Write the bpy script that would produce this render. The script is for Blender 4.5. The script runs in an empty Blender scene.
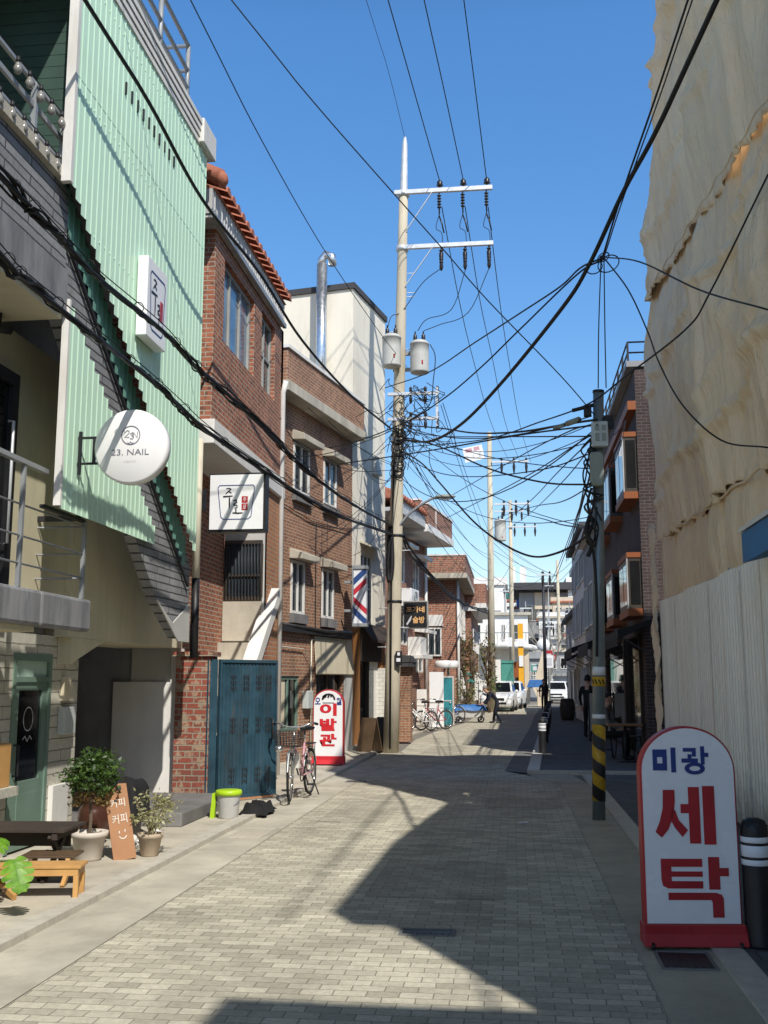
import bpy, bmesh, math, random
from mathutils import Vector, Matrix
random.seed(11)
R = math.radians
sc = bpy.context.scene
COL = sc.collection
XF = {}          # world matrix of every thing and part, kept by hand

# ------------------------------------------------------------------ materials
def nd(nt, t, **k):
    n = nt.nodes.new(t)
    for a, v in k.items():
        if a == 'inp':
            for i, x in v.items(): n.inputs[i].default_value = x
        else: setattr(n, a, v)
    return n
def c4(c): return (c[0], c[1], c[2], 1)
def newmat(name):
    m = bpy.data.materials.new(name); m.use_nodes = True
    nt = m.node_tree; nt.nodes.clear()
    out = nd(nt, 'ShaderNodeOutputMaterial'); b = nd(nt, 'ShaderNodeBsdfPrincipled')
    nt.links.new(b.outputs[0], out.inputs[0])
    return m, nt, b
def mixc(nt, fac, a, b, blend='MIX'):
    n = nd(nt, 'ShaderNodeMix', data_type='RGBA', blend_type=blend)
    for s, v in ((0, fac), (6, a), (7, b)):
        if hasattr(v, 'links'): nt.links.new(v, n.inputs[s])
        else: n.inputs[s].default_value = v
    return n.outputs[2]
def ramp(nt, src, stops):
    r = nd(nt, 'ShaderNodeValToRGB')
    e = r.color_ramp.elements
    e[0].position, e[0].color = stops[0][0], stops[0][1]
    e[1].position, e[1].color = stops[-1][0], stops[-1][1]
    for p, c in stops[1:-1]:
        x = e.new(p); x.color = c
    nt.links.new(src, r.inputs[0]); return r.outputs[0]
def noise(nt, vec, scale, detail=5, rough=.6):
    n = nd(nt, 'ShaderNodeTexNoise'); n.inputs['Scale'].default_value = scale
    n.inputs['Detail'].default_value = detail; n.inputs['Roughness'].default_value = rough
    nt.links.new(vec, n.inputs['Vector']); return n.outputs['Fac']
def mapped(nt, s=(1, 1, 1), out='Object'):
    t = nd(nt, 'ShaderNodeTexCoord'); m = nd(nt, 'ShaderNodeMapping')
    m.inputs['Scale'].default_value = s
    nt.links.new(t.outputs[out], m.inputs[0]); return m.outputs[0]
def dark(c, k): return (c[0]*k, c[1]*k, c[2]*k, 1)
def M(name, c, var=.18, scale=2.5, rough=.75, metal=0, bump=.15, bscale=60, streak=0, grime=.0, grimec=(.05, .045, .04), spec=.4, rust=0, foot=0):
    m, nt, b = newmat(name)
    v = mapped(nt, (1, 1, .18) if streak else (1, 1, 1))
    n = noise(nt, v, scale)
    col = ramp(nt, n, [(.3, dark(c, 1-var)), (.7, dark(c, 1+var*.6))])
    v2 = mapped(nt)
    if grime:
        g = noise(nt, mapped(nt, (1.3, 1.3, .25)), scale*.9+.7, 8, .7)
        f = ramp(nt, g, [(.48, (0, 0, 0, 1)), (.72, (grime, grime, grime, 1))])
        col = mixc(nt, f, col, c4(grimec))
    if rust:       # runs of rust below fixings and along cut edges
        g = noise(nt, mapped(nt, (5, 5, .55)), 1.3, 6, .75)
        col = mixc(nt, ramp(nt, g, [(.64, (0, 0, 0, 1)), (.78, (rust, rust, rust, 1))]), col, (.30, .15, .055, 1))
    if foot:       # splashed dirt near the ground
        sz = nd(nt, 'ShaderNodeSeparateXYZ'); nt.links.new(v2, sz.inputs[0])
        zz = nd(nt, 'ShaderNodeMapRange', inp={1: .0, 2: foot, 3: 1., 4: 0.}); nt.links.new(sz.outputs[2], zz.inputs[0])
        g = noise(nt, v2, 5, 6, .7); mu = nd(nt, 'ShaderNodeMath', operation='MULTIPLY'); nt.links.new(zz.outputs[0], mu.inputs[0]); nt.links.new(g, mu.inputs[1])
        col = mixc(nt, ramp(nt, mu.outputs[0], [(.12, (0, 0, 0, 1)), (.5, (.85, .85, .85, 1))]), col, (.16, .14, .11, 1))
    nt.links.new(col, b.inputs['Base Color'])
    b.inputs['Metallic'].default_value = metal
    rr = nd(nt, 'ShaderNodeMapRange', inp={1: .2, 2: .8, 3: max(.02, rough-.1), 4: min(1, rough+.12)})
    nt.links.new(n, rr.inputs[0]); nt.links.new(rr.outputs[0], b.inputs['Roughness'])
    b.inputs['Specular IOR Level'].default_value = spec
    if bump:
        bn = nd(nt, 'ShaderNodeBump'); bn.inputs['Strength'].default_value = bump; bn.inputs['Distance'].default_value = .01
        nt.links.new(noise(nt, v2, bscale, 3), bn.inputs['Height']); nt.links.new(bn.outputs[0], b.inputs['Normal'])
    return m
def wallvec(nt):
    "along-wall and height coordinates in the object's own frame, whichever way the face looks"
    t = nd(nt, 'ShaderNodeTexCoord')
    sp = nd(nt, 'ShaderNodeSeparateXYZ'); nt.links.new(t.outputs['Object'], sp.inputs[0])
    sn = nd(nt, 'ShaderNodeSeparateXYZ'); nt.links.new(t.outputs['Normal'], sn.inputs[0])
    def ma(op, a, b=None):
        n = nd(nt, 'ShaderNodeMath', operation=op)
        for i, x in enumerate((a, b)):
            if x is None: continue
            if hasattr(x, 'links'): nt.links.new(x, n.inputs[i])
            else: n.inputs[i].default_value = x
        return n.outputs[0]
    ax = ma('ABSOLUTE', sn.outputs[0]); st = ma('GREATER_THAN', ax, .7)
    u = ma('ADD', ma('MULTIPLY', sp.outputs[1], st), ma('MULTIPLY', sp.outputs[0], ma('SUBTRACT', 1.0, st)))
    cb = nd(nt, 'ShaderNodeCombineXYZ'); nt.links.new(u, cb.inputs[0]); nt.links.new(sp.outputs[2], cb.inputs[1])
    return cb.outputs[0], t.outputs['Object']
def brick(name, c1, c2, mortar, bw=.2, bh=.067, ms=.008, bump=.5, var=.35, grime=.25, flat=False, rough=.85, c3=None, grimec=(.06, .05, .045), offset=.5):
    m, nt, b = newmat(name)
    if flat:
        vec = mapped(nt); ob = vec
    else: vec, ob = wallvec(nt)
    br = nd(nt, 'ShaderNodeTexBrick', offset=offset)
    br.inputs['Scale'].default_value = 1; br.inputs['Brick Width'].default_value = bw; br.inputs['Row Height'].default_value = bh
    br.inputs['Mortar Size'].default_value = ms; br.inputs['Mortar Smooth'].default_value = .25; br.inputs['Bias'].default_value = 0
    br.inputs['Color1'].default_value = c4(c1); br.inputs['Color2'].default_value = c4(c2); br.inputs['Mortar'].default_value = c4(mortar)
    # wobble the joints slightly
    wn = nd(nt, 'ShaderNodeTexNoise'); wn.inputs['Scale'].default_value = 6; nt.links.new(ob, wn.inputs['Vector'])
    vm = nd(nt, 'ShaderNodeVectorMath', operation='SUBTRACT'); nt.links.new(wn.outputs['Color'], vm.inputs[0]); vm.inputs[1].default_value = (.5, .5, .5)
    vs = nd(nt, 'ShaderNodeVectorMath', operation='SCALE'); nt.links.new(vm.outputs[0], vs.inputs[0]); vs.inputs['Scale'].default_value = min(bw, bh)*.16
    va = nd(nt, 'ShaderNodeVectorMath', operation='ADD'); nt.links.new(vec, va.inputs[0]); nt.links.new(vs.outputs[0], va.inputs[1])
    nt.links.new(va.outputs[0], br.inputs['Vector'])
    col = br.outputs['Color']
    if c3:
        n3 = noise(nt, ob, 9, 2); f = ramp(nt, n3, [(.52, (0, 0, 0, 1)), (.6, (.8, .8, .8, 1))])
        mm = mixc(nt, f, col, c4(c3)); 
        col = mixc(nt, br.outputs['Fac'], mm, c4(mortar))
    n1 = noise(nt, ob, 1.1, 8, .65)
    col = mixc(nt, 1.0, col, ramp(nt, n1, [(.25, (1-var,)*3+(1,)), (.75, (1+var*.4,)*3+(1,))]), 'MULTIPLY')
    n2 = noise(nt, ob, 28, 4, .7)
    col = mixc(nt, 1.0, col, ramp(nt, n2, [(.3, (.8, .8, .8, 1)), (.7, (1.12, 1.12, 1.12, 1))]), 'MULTIPLY')
    if grime:
        g = noise(nt, mapped(nt, (1.2, 1.2, .3) if not flat else (1, .7, 1)), 1.6, 8, .7)
        col = mixc(nt, ramp(nt, g, [(.5, (0, 0, 0, 1)), (.75, (grime,)*3+(1,))]), col, c4(grimec))
    nt.links.new(col, b.inputs['Base Color']); b.inputs['Roughness'].default_value = rough; b.inputs['Specular IOR Level'].default_value = .25
    bn = nd(nt, 'ShaderNodeBump', invert=True); bn.inputs['Strength'].default_value = bump; bn.inputs['Distance'].default_value = .01
    nt.links.new(br.outputs['Fac'], bn.inputs['Height'])
    bn2 = nd(nt, 'ShaderNodeBump'); bn2.inputs['Strength'].default_value = .25; bn2.inputs['Distance'].default_value = .006
    nt.links.new(n2, bn2.inputs['Height']); nt.links.new(bn.outputs[0], bn2.inputs['Normal'])
    nt.links.new(bn2.outputs[0], b.inputs['Normal'])
    return m
def glass(name, c=(.03, .04, .05), rough=.06):
    m, nt, b = newmat(name)
    n = noise(nt, mapped(nt), 1.3, 2)
    nt.links.new(ramp(nt, n, [(.35, dark(c, .6)), (.65, dark(c, 1.5))]), b.inputs['Base Color'])
    b.inputs['Roughness'].default_value = rough; b.inputs['Specular IOR Level'].default_value = .9
    bn = nd(nt, 'ShaderNodeBump'); bn.inputs['Strength'].default_value = .08; bn.inputs['Distance'].default_value = .02
    nt.links.new(noise(nt, mapped(nt), 2.0, 1), bn.inputs['Height']); nt.links.new(bn.outputs[0], b.inputs['Normal'])
    return m
def leafmat(name, c, c2, tr=.35):
    m = bpy.data.materials.new(name); m.use_nodes = True; nt = m.node_tree; nt.nodes.clear()
    out = nd(nt, 'ShaderNodeOutputMaterial'); d = nd(nt, 'ShaderNodeBsdfPrincipled'); t = nd(nt, 'ShaderNodeBsdfTranslucent'); mx = nd(nt, 'ShaderNodeMixShader')
    n = noise(nt, mapped(nt), 17, 2)
    col = ramp(nt, n, [(.35, c4(c)), (.65, c4(c2))])
    nt.links.new(col, d.inputs['Base Color']); nt.links.new(mixc(nt, 1., col, (1.1, 1.2, .5, 1), 'MULTIPLY'), t.inputs[0])
    d.inputs['Roughness'].default_value = .45
    mx.inputs[0].default_value = tr
    nt.links.new(d.outputs[0], mx.inputs[1]); nt.links.new(t.outputs[0], mx.inputs[2]); nt.links.new(mx.outputs[0], out.inputs[0])
    return m
def stripemat(name, fn, rough=.5):
    "fn(nt, sep_xyz) -> scalar; colours by stops"
    pass

MT = {}
MT['paver'] = brick('cobble paver', (.42, .39, .305), (.62, .58, .46), (.255, .235, .185), .175, .098, .0036, .6, .32, .45, True, .8, None, (.22, .20, .165))
MT['paver_dark'] = brick('sidewalk paver', (.105, .11, .115), (.14, .145, .15), (.07, .07, .07), .2, .2, .006, .4, .2, .3, True)
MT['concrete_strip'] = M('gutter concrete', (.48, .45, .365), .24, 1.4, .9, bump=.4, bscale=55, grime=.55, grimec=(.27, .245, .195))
MT['concrete_strip2'] = M('shaded gutter concrete', (.42, .385, .30), .2, 1.4, .9, bump=.35, bscale=55, grime=.4, grimec=(.2, .18, .145))  # darker copy of the gutter concrete, shade put into the colour
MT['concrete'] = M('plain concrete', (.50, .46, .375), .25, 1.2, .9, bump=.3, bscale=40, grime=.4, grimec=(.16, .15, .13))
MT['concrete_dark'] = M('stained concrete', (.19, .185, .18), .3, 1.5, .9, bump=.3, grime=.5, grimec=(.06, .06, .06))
MT['granite'] = M('granite kerb', (.50, .47, .40), .15, 9, .8, bump=.25, bscale=120, grime=.25, grimec=(.2, .18, .15))
MT['ground'] = M('city ground', (.2, .185, .16), .25, .3, .95, bump=.2, bscale=8)
MT['hill'] = M('wooded hill', (.16, .16, .15), .4, .3, 1, bump=.5, bscale=2)
MT['whitebrick'] = brick('white painted brick', (.60, .58, .49), (.54, .52, .44), (.26, .245, .2), 1.3, .115, .006, .8, .15, .3, rough=.7, grimec=(.3, .28, .22))
MT['greybrick'] = brick('grey painted brick', (.33, .335, .34), (.27, .275, .285), (.08, .08, .085), .9, .085, .009, 1.0, .3, .4)
MT['redbrick'] = brick('red house brick', (.46, .17, .095), (.34, .125, .075), (.42, .36, .29), .2, .067, .009, .5, .3, .25, c3=(.15, .075, .055))
MT['tanbrick'] = brick('tan house brick', (.41, .195, .108), (.31, .142, .08), (.44, .37, .285), .19, .067, .008, .5, .34, .45, c3=(.21, .10, .065))
MT['pierbrick'] = brick('pier brick', (.34, .095, .065), (.24, .08, .055), (.36, .30, .23), .2, .078, .010, .8, .35, .35, c3=(.42, .32, .22))
MT['brightbrick'] = brick('orange house brick', (.40, .145, .08), (.29, .105, .06), (.44, .37, .3), .2, .067, .009, .5, .35, .4, c3=(.22, .09, .06))
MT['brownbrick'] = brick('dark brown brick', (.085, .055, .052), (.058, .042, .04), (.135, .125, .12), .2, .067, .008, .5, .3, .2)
MT['orangebrick'] = brick('orange column brick', (.50, .22, .10), (.42, .18, .09), (.40, .33, .26), .2, .075, .01, .5, .2, .15)
MT['green'] = M('mint painted steel', (.61, .86, .655), .06, 1.2, .5, bump=.03, streak=1, grime=.3, grimec=(.47, .64, .50), spec=.3, rust=.45)
MT['green_shade'] = M('shaded mint steel', (.16, .34, .27), .15, 1.2, .55, bump=.03)  # mint darkened so the recessed strip carries shade in its colour
MT['granite2'] = M('pale kerb stone', (.62, .60, .54), .12, 9, .8, bump=.25, bscale=120, grime=.2, grimec=(.3, .28, .24))
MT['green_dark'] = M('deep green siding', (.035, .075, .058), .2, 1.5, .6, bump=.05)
MT['white_trim'] = M('white trim', (.72, .71, .67), .1, 3, .6, bump=.05, grime=.3, grimec=(.4, .33, .24))
MT['white_paint'] = M('white paint', (.74, .73, .69), .1, 2, .6, bump=.06, grime=.2, grimec=(.45, .42, .36))
MT['white_enamel'] = M('white enamel', (.80, .80, .79), .04, 2, .35, bump=0, grime=.08, grimec=(.5, .48, .44))  # plain white enamel, one even tone
MT['acrylic'] = M('white acrylic panel', (.80, .80, .80), .05, 2, .25, bump=.02, bscale=12, grime=.14, grimec=(.5, .48, .44))
MT['olive'] = M('olive plaster', (.64, .59, .42), .12, 1.2, .85, bump=.15, grime=.3, grimec=(.22, .19, .12))
MT['cream'] = M('cream stucco', (.80, .755, .64), .12, .9, .85, bump=.2, streak=1, grime=.3, grimec=(.36, .31, .23))
MT['creampanel'] = M('cream panel', (.60, .54, .40), .1, 2, .7, bump=.05, grime=.2, grimec=(.35, .3, .2))
MT['greywall'] = M('grey plaster', (.30, .31, .33), .2, 1.5, .9, bump=.2, grime=.3)
MT['lightgrey'] = M('light grey plaster', (.5, .495, .47), .12, 1.5, .85, bump=.15, grime=.25, grimec=(.3, .29, .26))
MT['slab'] = M('stained slab', (.25, .255, .265), .35, 3, .85, bump=.2, streak=1, grime=.9, grimec=(.075, .085, .10))
MT['greysteel'] = M('grey painted steel', (.30, .32, .33), .12, 4, .45, .2, bump=.03, grime=.15)
MT['galv'] = M('galvanised steel', (.62, .64, .65), .12, 6, .5, .35, bump=.03)
MT['duct'] = M('bright duct steel', (.62, .65, .68), .1, 8, .28, .85, bump=.05, bscale=20)
MT['darksteel'] = M('dark steel', (.035, .036, .04), .3, 4, .5, .3, bump=.05)
MT['black'] = M('black plastic', (.014, .014, .016), .3, 5, .45, bump=.05)
MT['cable'] = M('black cable rubber', (.012, .012, .013), .3, 5, .55, bump=0)
MT['pipe_white'] = M('white drain pipe', (.72, .71, .68), .08, 3, .5, bump=.02, grime=.3, grimec=(.45, .4, .33))
MT['pipe_beige'] = M('beige pipe', (.62, .57, .45), .12, 3, .6, bump=.05, grime=.4, grimec=(.3, .25, .18))
MT['rooftile'] = M('terracotta tile', (.42, .15, .09), .35, 5, .75, bump=.3, grime=.35, grimec=(.12, .07, .05))
MT['fascia'] = M('grey fascia', (.52, .52, .51), .2, 3, .6, bump=.05, streak=1, grime=.5, grimec=(.16, .16, .16))
MT['glass'] = glass('window glass')
MT['glass_blue'] = glass('sky lit glass', (.10, .17, .25), .08)  # sky reflection put into the blue base colour
MT['glass_dark'] = glass('dark shop glass', (.010, .011, .012), .05)
MT['inside'] = M('dark interior', (.012, .011, .010), .3, 2, .9, bump=0)
MT['alu'] = M('aluminium frame', (.48, .49, .49), .1, 5, .45, .3, bump=.02)
MT['bronze'] = M('bronze frame', (.075, .06, .048), .15, 5, .45, .3, bump=.02)
MT['greyframe'] = M('old window frame', (.33, .33, .31), .12, 5, .55, .1, bump=.02)
MT['bluegate'] = M('blue painted steel gate', (.026, .072, .105), .4, 3, .55, .1, bump=.08, grime=.5, grimec=(.05, .05, .05), rust=.8)
MT['doorgreen'] = M('green door paint', (.16, .245, .195), .12, 3, .5, bump=.05)
MT['doorlite'] = M('mint door paint', (.45, .60, .51), .1, 3, .5, bump=.05)
MT['wood'] = M('varnished pine', (.52, .29, .10), .22, 3, .5, bump=.1, bscale=30)
MT['woodboard'] = M('plywood board', (.37, .185, .088), .15, 3, .65, bump=.12, bscale=30)
MT['woodpost'] = M('orange brown wood', (.30, .135, .045), .25, 3, .5, bump=.1, bscale=30, streak=1)
MT['darkwood'] = M('dark stained wood', (.05, .038, .03), .3, 4, .85, bump=.12, bscale=30)
MT['brownwood'] = M('brown folding wood', (.11, .07, .04), .3, 4, .5, bump=.1)
MT['pot'] = M('pale clay pot', (.60, .55, .48), .12, 4, .75, bump=.1, grime=.3, grimec=(.36, .3, .23))
MT['pot2'] = M('weathered clay pot', (.50, .40, .29), .2, 5, .8, bump=.15, grime=.5, grimec=(.3, .26, .2))
MT['jar'] = M('brown glazed jar', (.07, .028, .018), .3, 5, .25, bump=.05)
MT['bark'] = M('bark', (.13, .095, .065), .3, 8, .9, bump=.5, bscale=60)
MT['soil'] = M('soil', (.04, .03, .02), .3, 9, 1, bump=.5)
MT['leaf'] = leafmat('glossy green leaf', (.035, .085, .015), (.10, .17, .03), .3)
MT['leaf_dark'] = leafmat('dark green leaf', (.02, .05, .012), (.05, .09, .02), .2)  # darker leaf tone, mixed at random through the foliage
MT['leaf_brown'] = leafmat('faded leaf', (.16, .085, .03), (.22, .15, .05), .2)
MT['leaf_pale'] = leafmat('pale dry leaf', (.30, .30, .15), (.45, .43, .25), .3)
MT['leaf_mon'] = leafmat('monstera leaf', (.10, .25, .015), (.20, .40, .03), .3)
MT['leaf_far'] = leafmat('autumn leaf', (.11, .10, .03), (.24, .20, .05), .3)
MT['leaf_hill'] = leafmat('hill tree leaf', (.10, .11, .07), (.20, .19, .12), .3)
MT['lime'] = M('lime plastic', (.40, .62, .02), .1, 4, .4, bump=.02)
MT['bucket'] = M('grey white plastic', (.52, .52, .50), .1, 4, .45, bump=.03, grime=.2, grimec=(.3, .28, .24))
MT['red'] = M('red print', (.58, .02, .03), .1, 4, .45, bump=.02)
MT['dullred'] = M('dark red paint', (.40, .02, .026), .2, 4, .45, bump=.03, grime=.3, grimec=(.22, .05, .04))
MT['navy'] = M('navy print', (.022, .045, .20), .1, 4, .45, bump=0)
MT['ink'] = M('black ink', (.015, .015, .017), .1, 4, .5, bump=0)
MT['greyink'] = M('grey ink', (.17, .17, .21), .1, 4, .5, bump=0)
MT['paleink'] = M('pale grey ink', (.55, .55, .58), .05, 4, .5, bump=0)
MT['chalk'] = M('white chalk', (.74, .70, .62), .1, 20, .9, bump=0)
MT['poleconc'] = M('pole concrete', (.54, .485, .37), .15, 2, .85, bump=.2, streak=1, grime=.6, grimec=(.2, .17, .11))
MT['polesteel'] = M('blue grey pole steel', (.22, .26, .27), .2, 5, .45, .4, bump=.04, grime=.2)
MT['trafo'] = M('beige transformer enamel', (.50, .50, .455), .12, 3, .5, bump=.03, grime=.3, grimec=(.3, .26, .2))
MT['porcelain'] = M('brown porcelain', (.022, .017, .016), .2, 5, .3, bump=0)
MT['boxgrey'] = M('grey green box', (.28, .31, .27), .12, 3, .55, bump=.03, grime=.2)
MT['boxpale'] = M('pale meter box', (.52, .56, .54), .12, 3, .5, bump=.03, grime=.25)
MT['yellow'] = M('warning yellow', (.62, .36, .02), .12, 4, .5, bump=.03)
MT['reflect'] = M('reflective white band', (.75, .76, .78), .05, 4, .35, bump=0)
MT['awn_black'] = M('black canvas', (.012, .012, .014), .3, 3, .8, bump=.15)
MT['awn_blue'] = M('blue canvas', (.045, .19, .42), .2, 3, .7, bump=.1)
MT['orange'] = M('orange trim', (.28, .082, .022), .12, 4, .6, bump=.05)
MT['carwhite'] = M('white car paint', (.76, .77, .78), .02, 2, .22, bump=0, spec=.6)
MT['tyre'] = M('tyre rubber', (.02, .02, .02), .2, 9, .85, bump=.1)
MT['lamp'] = M('lamp lens', (.65, .67, .7), .1, 9, .15, bump=0, spec=.8)
MT['skin'] = M('skin', (.50, .29, .20), .08, 9, .55, bump=.03)
MT['hairgrey'] = M('grey hair', (.20, .19, .18), .2, 30, .7, bump=.2)
MT['hairblack'] = M('black hair', (.015, .012, .011), .2, 30, .6, bump=.2)
MT['clothnavy'] = M('navy cloth', (.012, .016, .03), .25, 6, .85, bump=.3, bscale=40)
MT['clothblack'] = M('black cloth', (.011, .011, .012), .25, 6, .85, bump=.3, bscale=40)
MT['clothgrey'] = M('grey beige cloth', (.22, .20, .17), .2, 6, .85, bump=.3, bscale=40)
MT['blueplastic'] = M('blue tarpaulin', (.045, .16, .42), .15, 4, .5, bump=.15)
MT['teal'] = M('teal paint', (.03, .23, .27), .15, 4, .5, bump=.03)
MT['tealcloth'] = M('mint cloth', (.07, .27, .22), .15, 4, .7, bump=.1)
MT['pink'] = M('pink paint', (.55, .30, .34), .1, 4, .35, bump=0)
MT['redpaint'] = M('red bicycle paint', (.45, .03, .05), .1, 4, .35, bump=0)
MT['bluepaint'] = M('blue bicycle paint', (.03, .08, .30), .1, 4, .35, bump=0)
MT['chrome'] = M('chrome', (.62, .62, .62), .08, 9, .2, .9, bump=0)
MT['farwhite'] = M('far white wall', (.78, .77, .73), .15, .6, .85, bump=.05, grime=.4, grimec=(.4, .38, .34))
MT['fargrey'] = M('far grey wall', (.30, .31, .32), .2, .6, .85, bump=.05, grime=.4, grimec=(.15, .15, .15))
MT['farbeige'] = M('far beige wall', (.62, .53, .40), .15, .6, .85, bump=.05, grime=.3, grimec=(.3, .25, .2))
MT['fardark'] = M('far dark roof', (.06, .06, .065), .2, .6, .85, bump=.05)
MT['fence_white'] = M('white corrugated hoarding', (.90, .86, .76), .08, 2, .42, .0, bump=.05, streak=1, grime=.35, grimec=(.5, .46, .38), rust=.3, foot=.9)
MT['bulb'] = M('clear glass bulb', (.24, .23, .20), .1, 5, .1, bump=0, spec=.9)
MT['litter'] = M('paper scrap', (.7, .7, .7), .1, 5, .7)
def mathn(nt, op, a, b=None):
    n = nd(nt, 'ShaderNodeMath', operation=op)
    for i, x in enumerate((a, b)):
        if x is None: continue
        if hasattr(x, 'links'): nt.links.new(x, n.inputs[i])
        else: n.inputs[i].default_value = x
    return n.outputs[0]
def sepobj(nt):
    s = nd(nt, 'ShaderNodeSeparateXYZ'); nt.links.new(mapped(nt), s.inputs[0]); return s.outputs
def pole_stripes():
    m, nt, b = newmat('yellow black hazard stripes')
    x, y, z = sepobj(nt)
    a = mathn(nt, 'MULTIPLY', mathn(nt, 'ARCTAN2', y, x), 1/(2*math.pi))
    t = mathn(nt, 'FRACT', mathn(nt, 'ADD', mathn(nt, 'MULTIPLY', z, 1/.30), a))
    f = mathn(nt, 'GREATER_THAN', t, .5)
    n = noise(nt, mapped(nt), 14, 6)
    ye = ramp(nt, n, [(.3, (.36, .20, .012, 1)), (.65, (.58, .35, .02, 1))])
    nt.links.new(mixc(nt, f, ye, (.018, .018, .02, 1)), b.inputs['Base Color']); b.inputs['Roughness'].default_value = .55
    return m
def barber_stripes():
    m, nt, b = newmat('barber chevron stripes')
    x, y, z = sepobj(nt)
    d = mathn(nt, 'SUBTRACT', mathn(nt, 'ABSOLUTE', z), mathn(nt, 'MULTIPLY', x, .95))
    r = nd(nt, 'ShaderNodeValToRGB'); r.color_ramp.interpolation = 'CONSTANT'
    W = (.72, .74, .76, 1); RD = (.50, .03, .05, 1); BL = (.03, .07, .22, 1)
    e = r.color_ramp.elements; e[0].position = 0; e[0].color = W; e[1].position = .31; e[1].color = RD
    for p, c in ((.43, W), (.51, BL), (.65, W)):
        q = e.new(p); q.color = c
    mp = nd(nt, 'ShaderNodeMapRange', inp={1: -.35, 2: .85, 3: 0, 4: 1}); nt.links.new(d, mp.inputs[0])
    nt.links.new(mp.outputs[0], r.inputs[0])
    nt.links.new(r.outputs[0], b.inputs['Base Color']); b.inputs['Roughness'].default_value = .3
    return m
def tarpmat(name, c):
    m, nt, b = newmat(name)
    n = noise(nt, mapped(nt, (1, 1, .25)), 1.1, 7, .6)
    col = ramp(nt, n, [(.28, dark(c, .84)), (.5, c4(c)), (.75, dark(c, 1.08))])
    s = noise(nt, mapped(nt, (1, 2.2, .12)), 2.2, 5, .65)
    col = mixc(nt, ramp(nt, s, [(.5, (0, 0, 0, 1)), (.8, (.28, .28, .28, 1))]), col, (.6, .42, .22, 1))
    nt.links.new(col, b.inputs['Base Color']); b.inputs['Roughness'].default_value = .75; b.inputs['Specular IOR Level'].default_value = .3
    # woven sheet, creased: crossing fine folds
    w = noise(nt, mapped(nt, (1, 5, .6)), 2.2, 6, .65); k = noise(nt, mapped(nt, (1, 1, 1)), 5, 6, .65)
    bn = nd(nt, 'ShaderNodeBump'); bn.inputs['Strength'].default_value = .8; bn.inputs['Distance'].default_value = .10
    nt.links.new(w, bn.inputs['Height'])
    # sharp creases where the sheet was once folded, and the fine weave
    v = nd(nt, 'ShaderNodeTexVoronoi', feature='DISTANCE_TO_EDGE'); v.inputs['Scale'].default_value = 1.5; v.inputs['Randomness'].default_value = 1
    wv = nd(nt, 'ShaderNodeVectorMath', operation='ADD'); wn = nd(nt, 'ShaderNodeTexNoise'); wn.inputs['Scale'].default_value = 1.3
    ob = mapped(nt, (1, 1, .6)); nt.links.new(ob, wn.inputs['Vector']); nt.links.new(ob, wv.inputs[0]); nt.links.new(wn.outputs['Color'], wv.inputs[1]); nt.links.new(wv.outputs[0], v.inputs['Vector'])
    cr = ramp(nt, v.outputs['Distance'], [(0, (1, 1, 1, 1)), (.05, (.2, .2, .2, 1)), (.2, (0, 0, 0, 1))])
    kk = mathn(nt, 'ADD', k, mathn(nt, 'MULTIPLY', cr, .35))
    bn2 = nd(nt, 'ShaderNodeBump'); bn2.inputs['Strength'].default_value = .5; bn2.inputs['Distance'].default_value = .05
    nt.links.new(kk, bn2.inputs['Height']); nt.links.new(bn.outputs[0], bn2.inputs['Normal'])
    nt.links.new(bn2.outputs[0], b.inputs['Normal'])
    return m
MT['hazard'] = pole_stripes(); MT['barber'] = barber_stripes()
MT['tarp_hi'] = tarpmat('upper dust sheet', (.98, .77, .53))
MT['tarp_lo'] = tarpmat('lower dust sheet', (.94, .745, .52))

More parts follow.
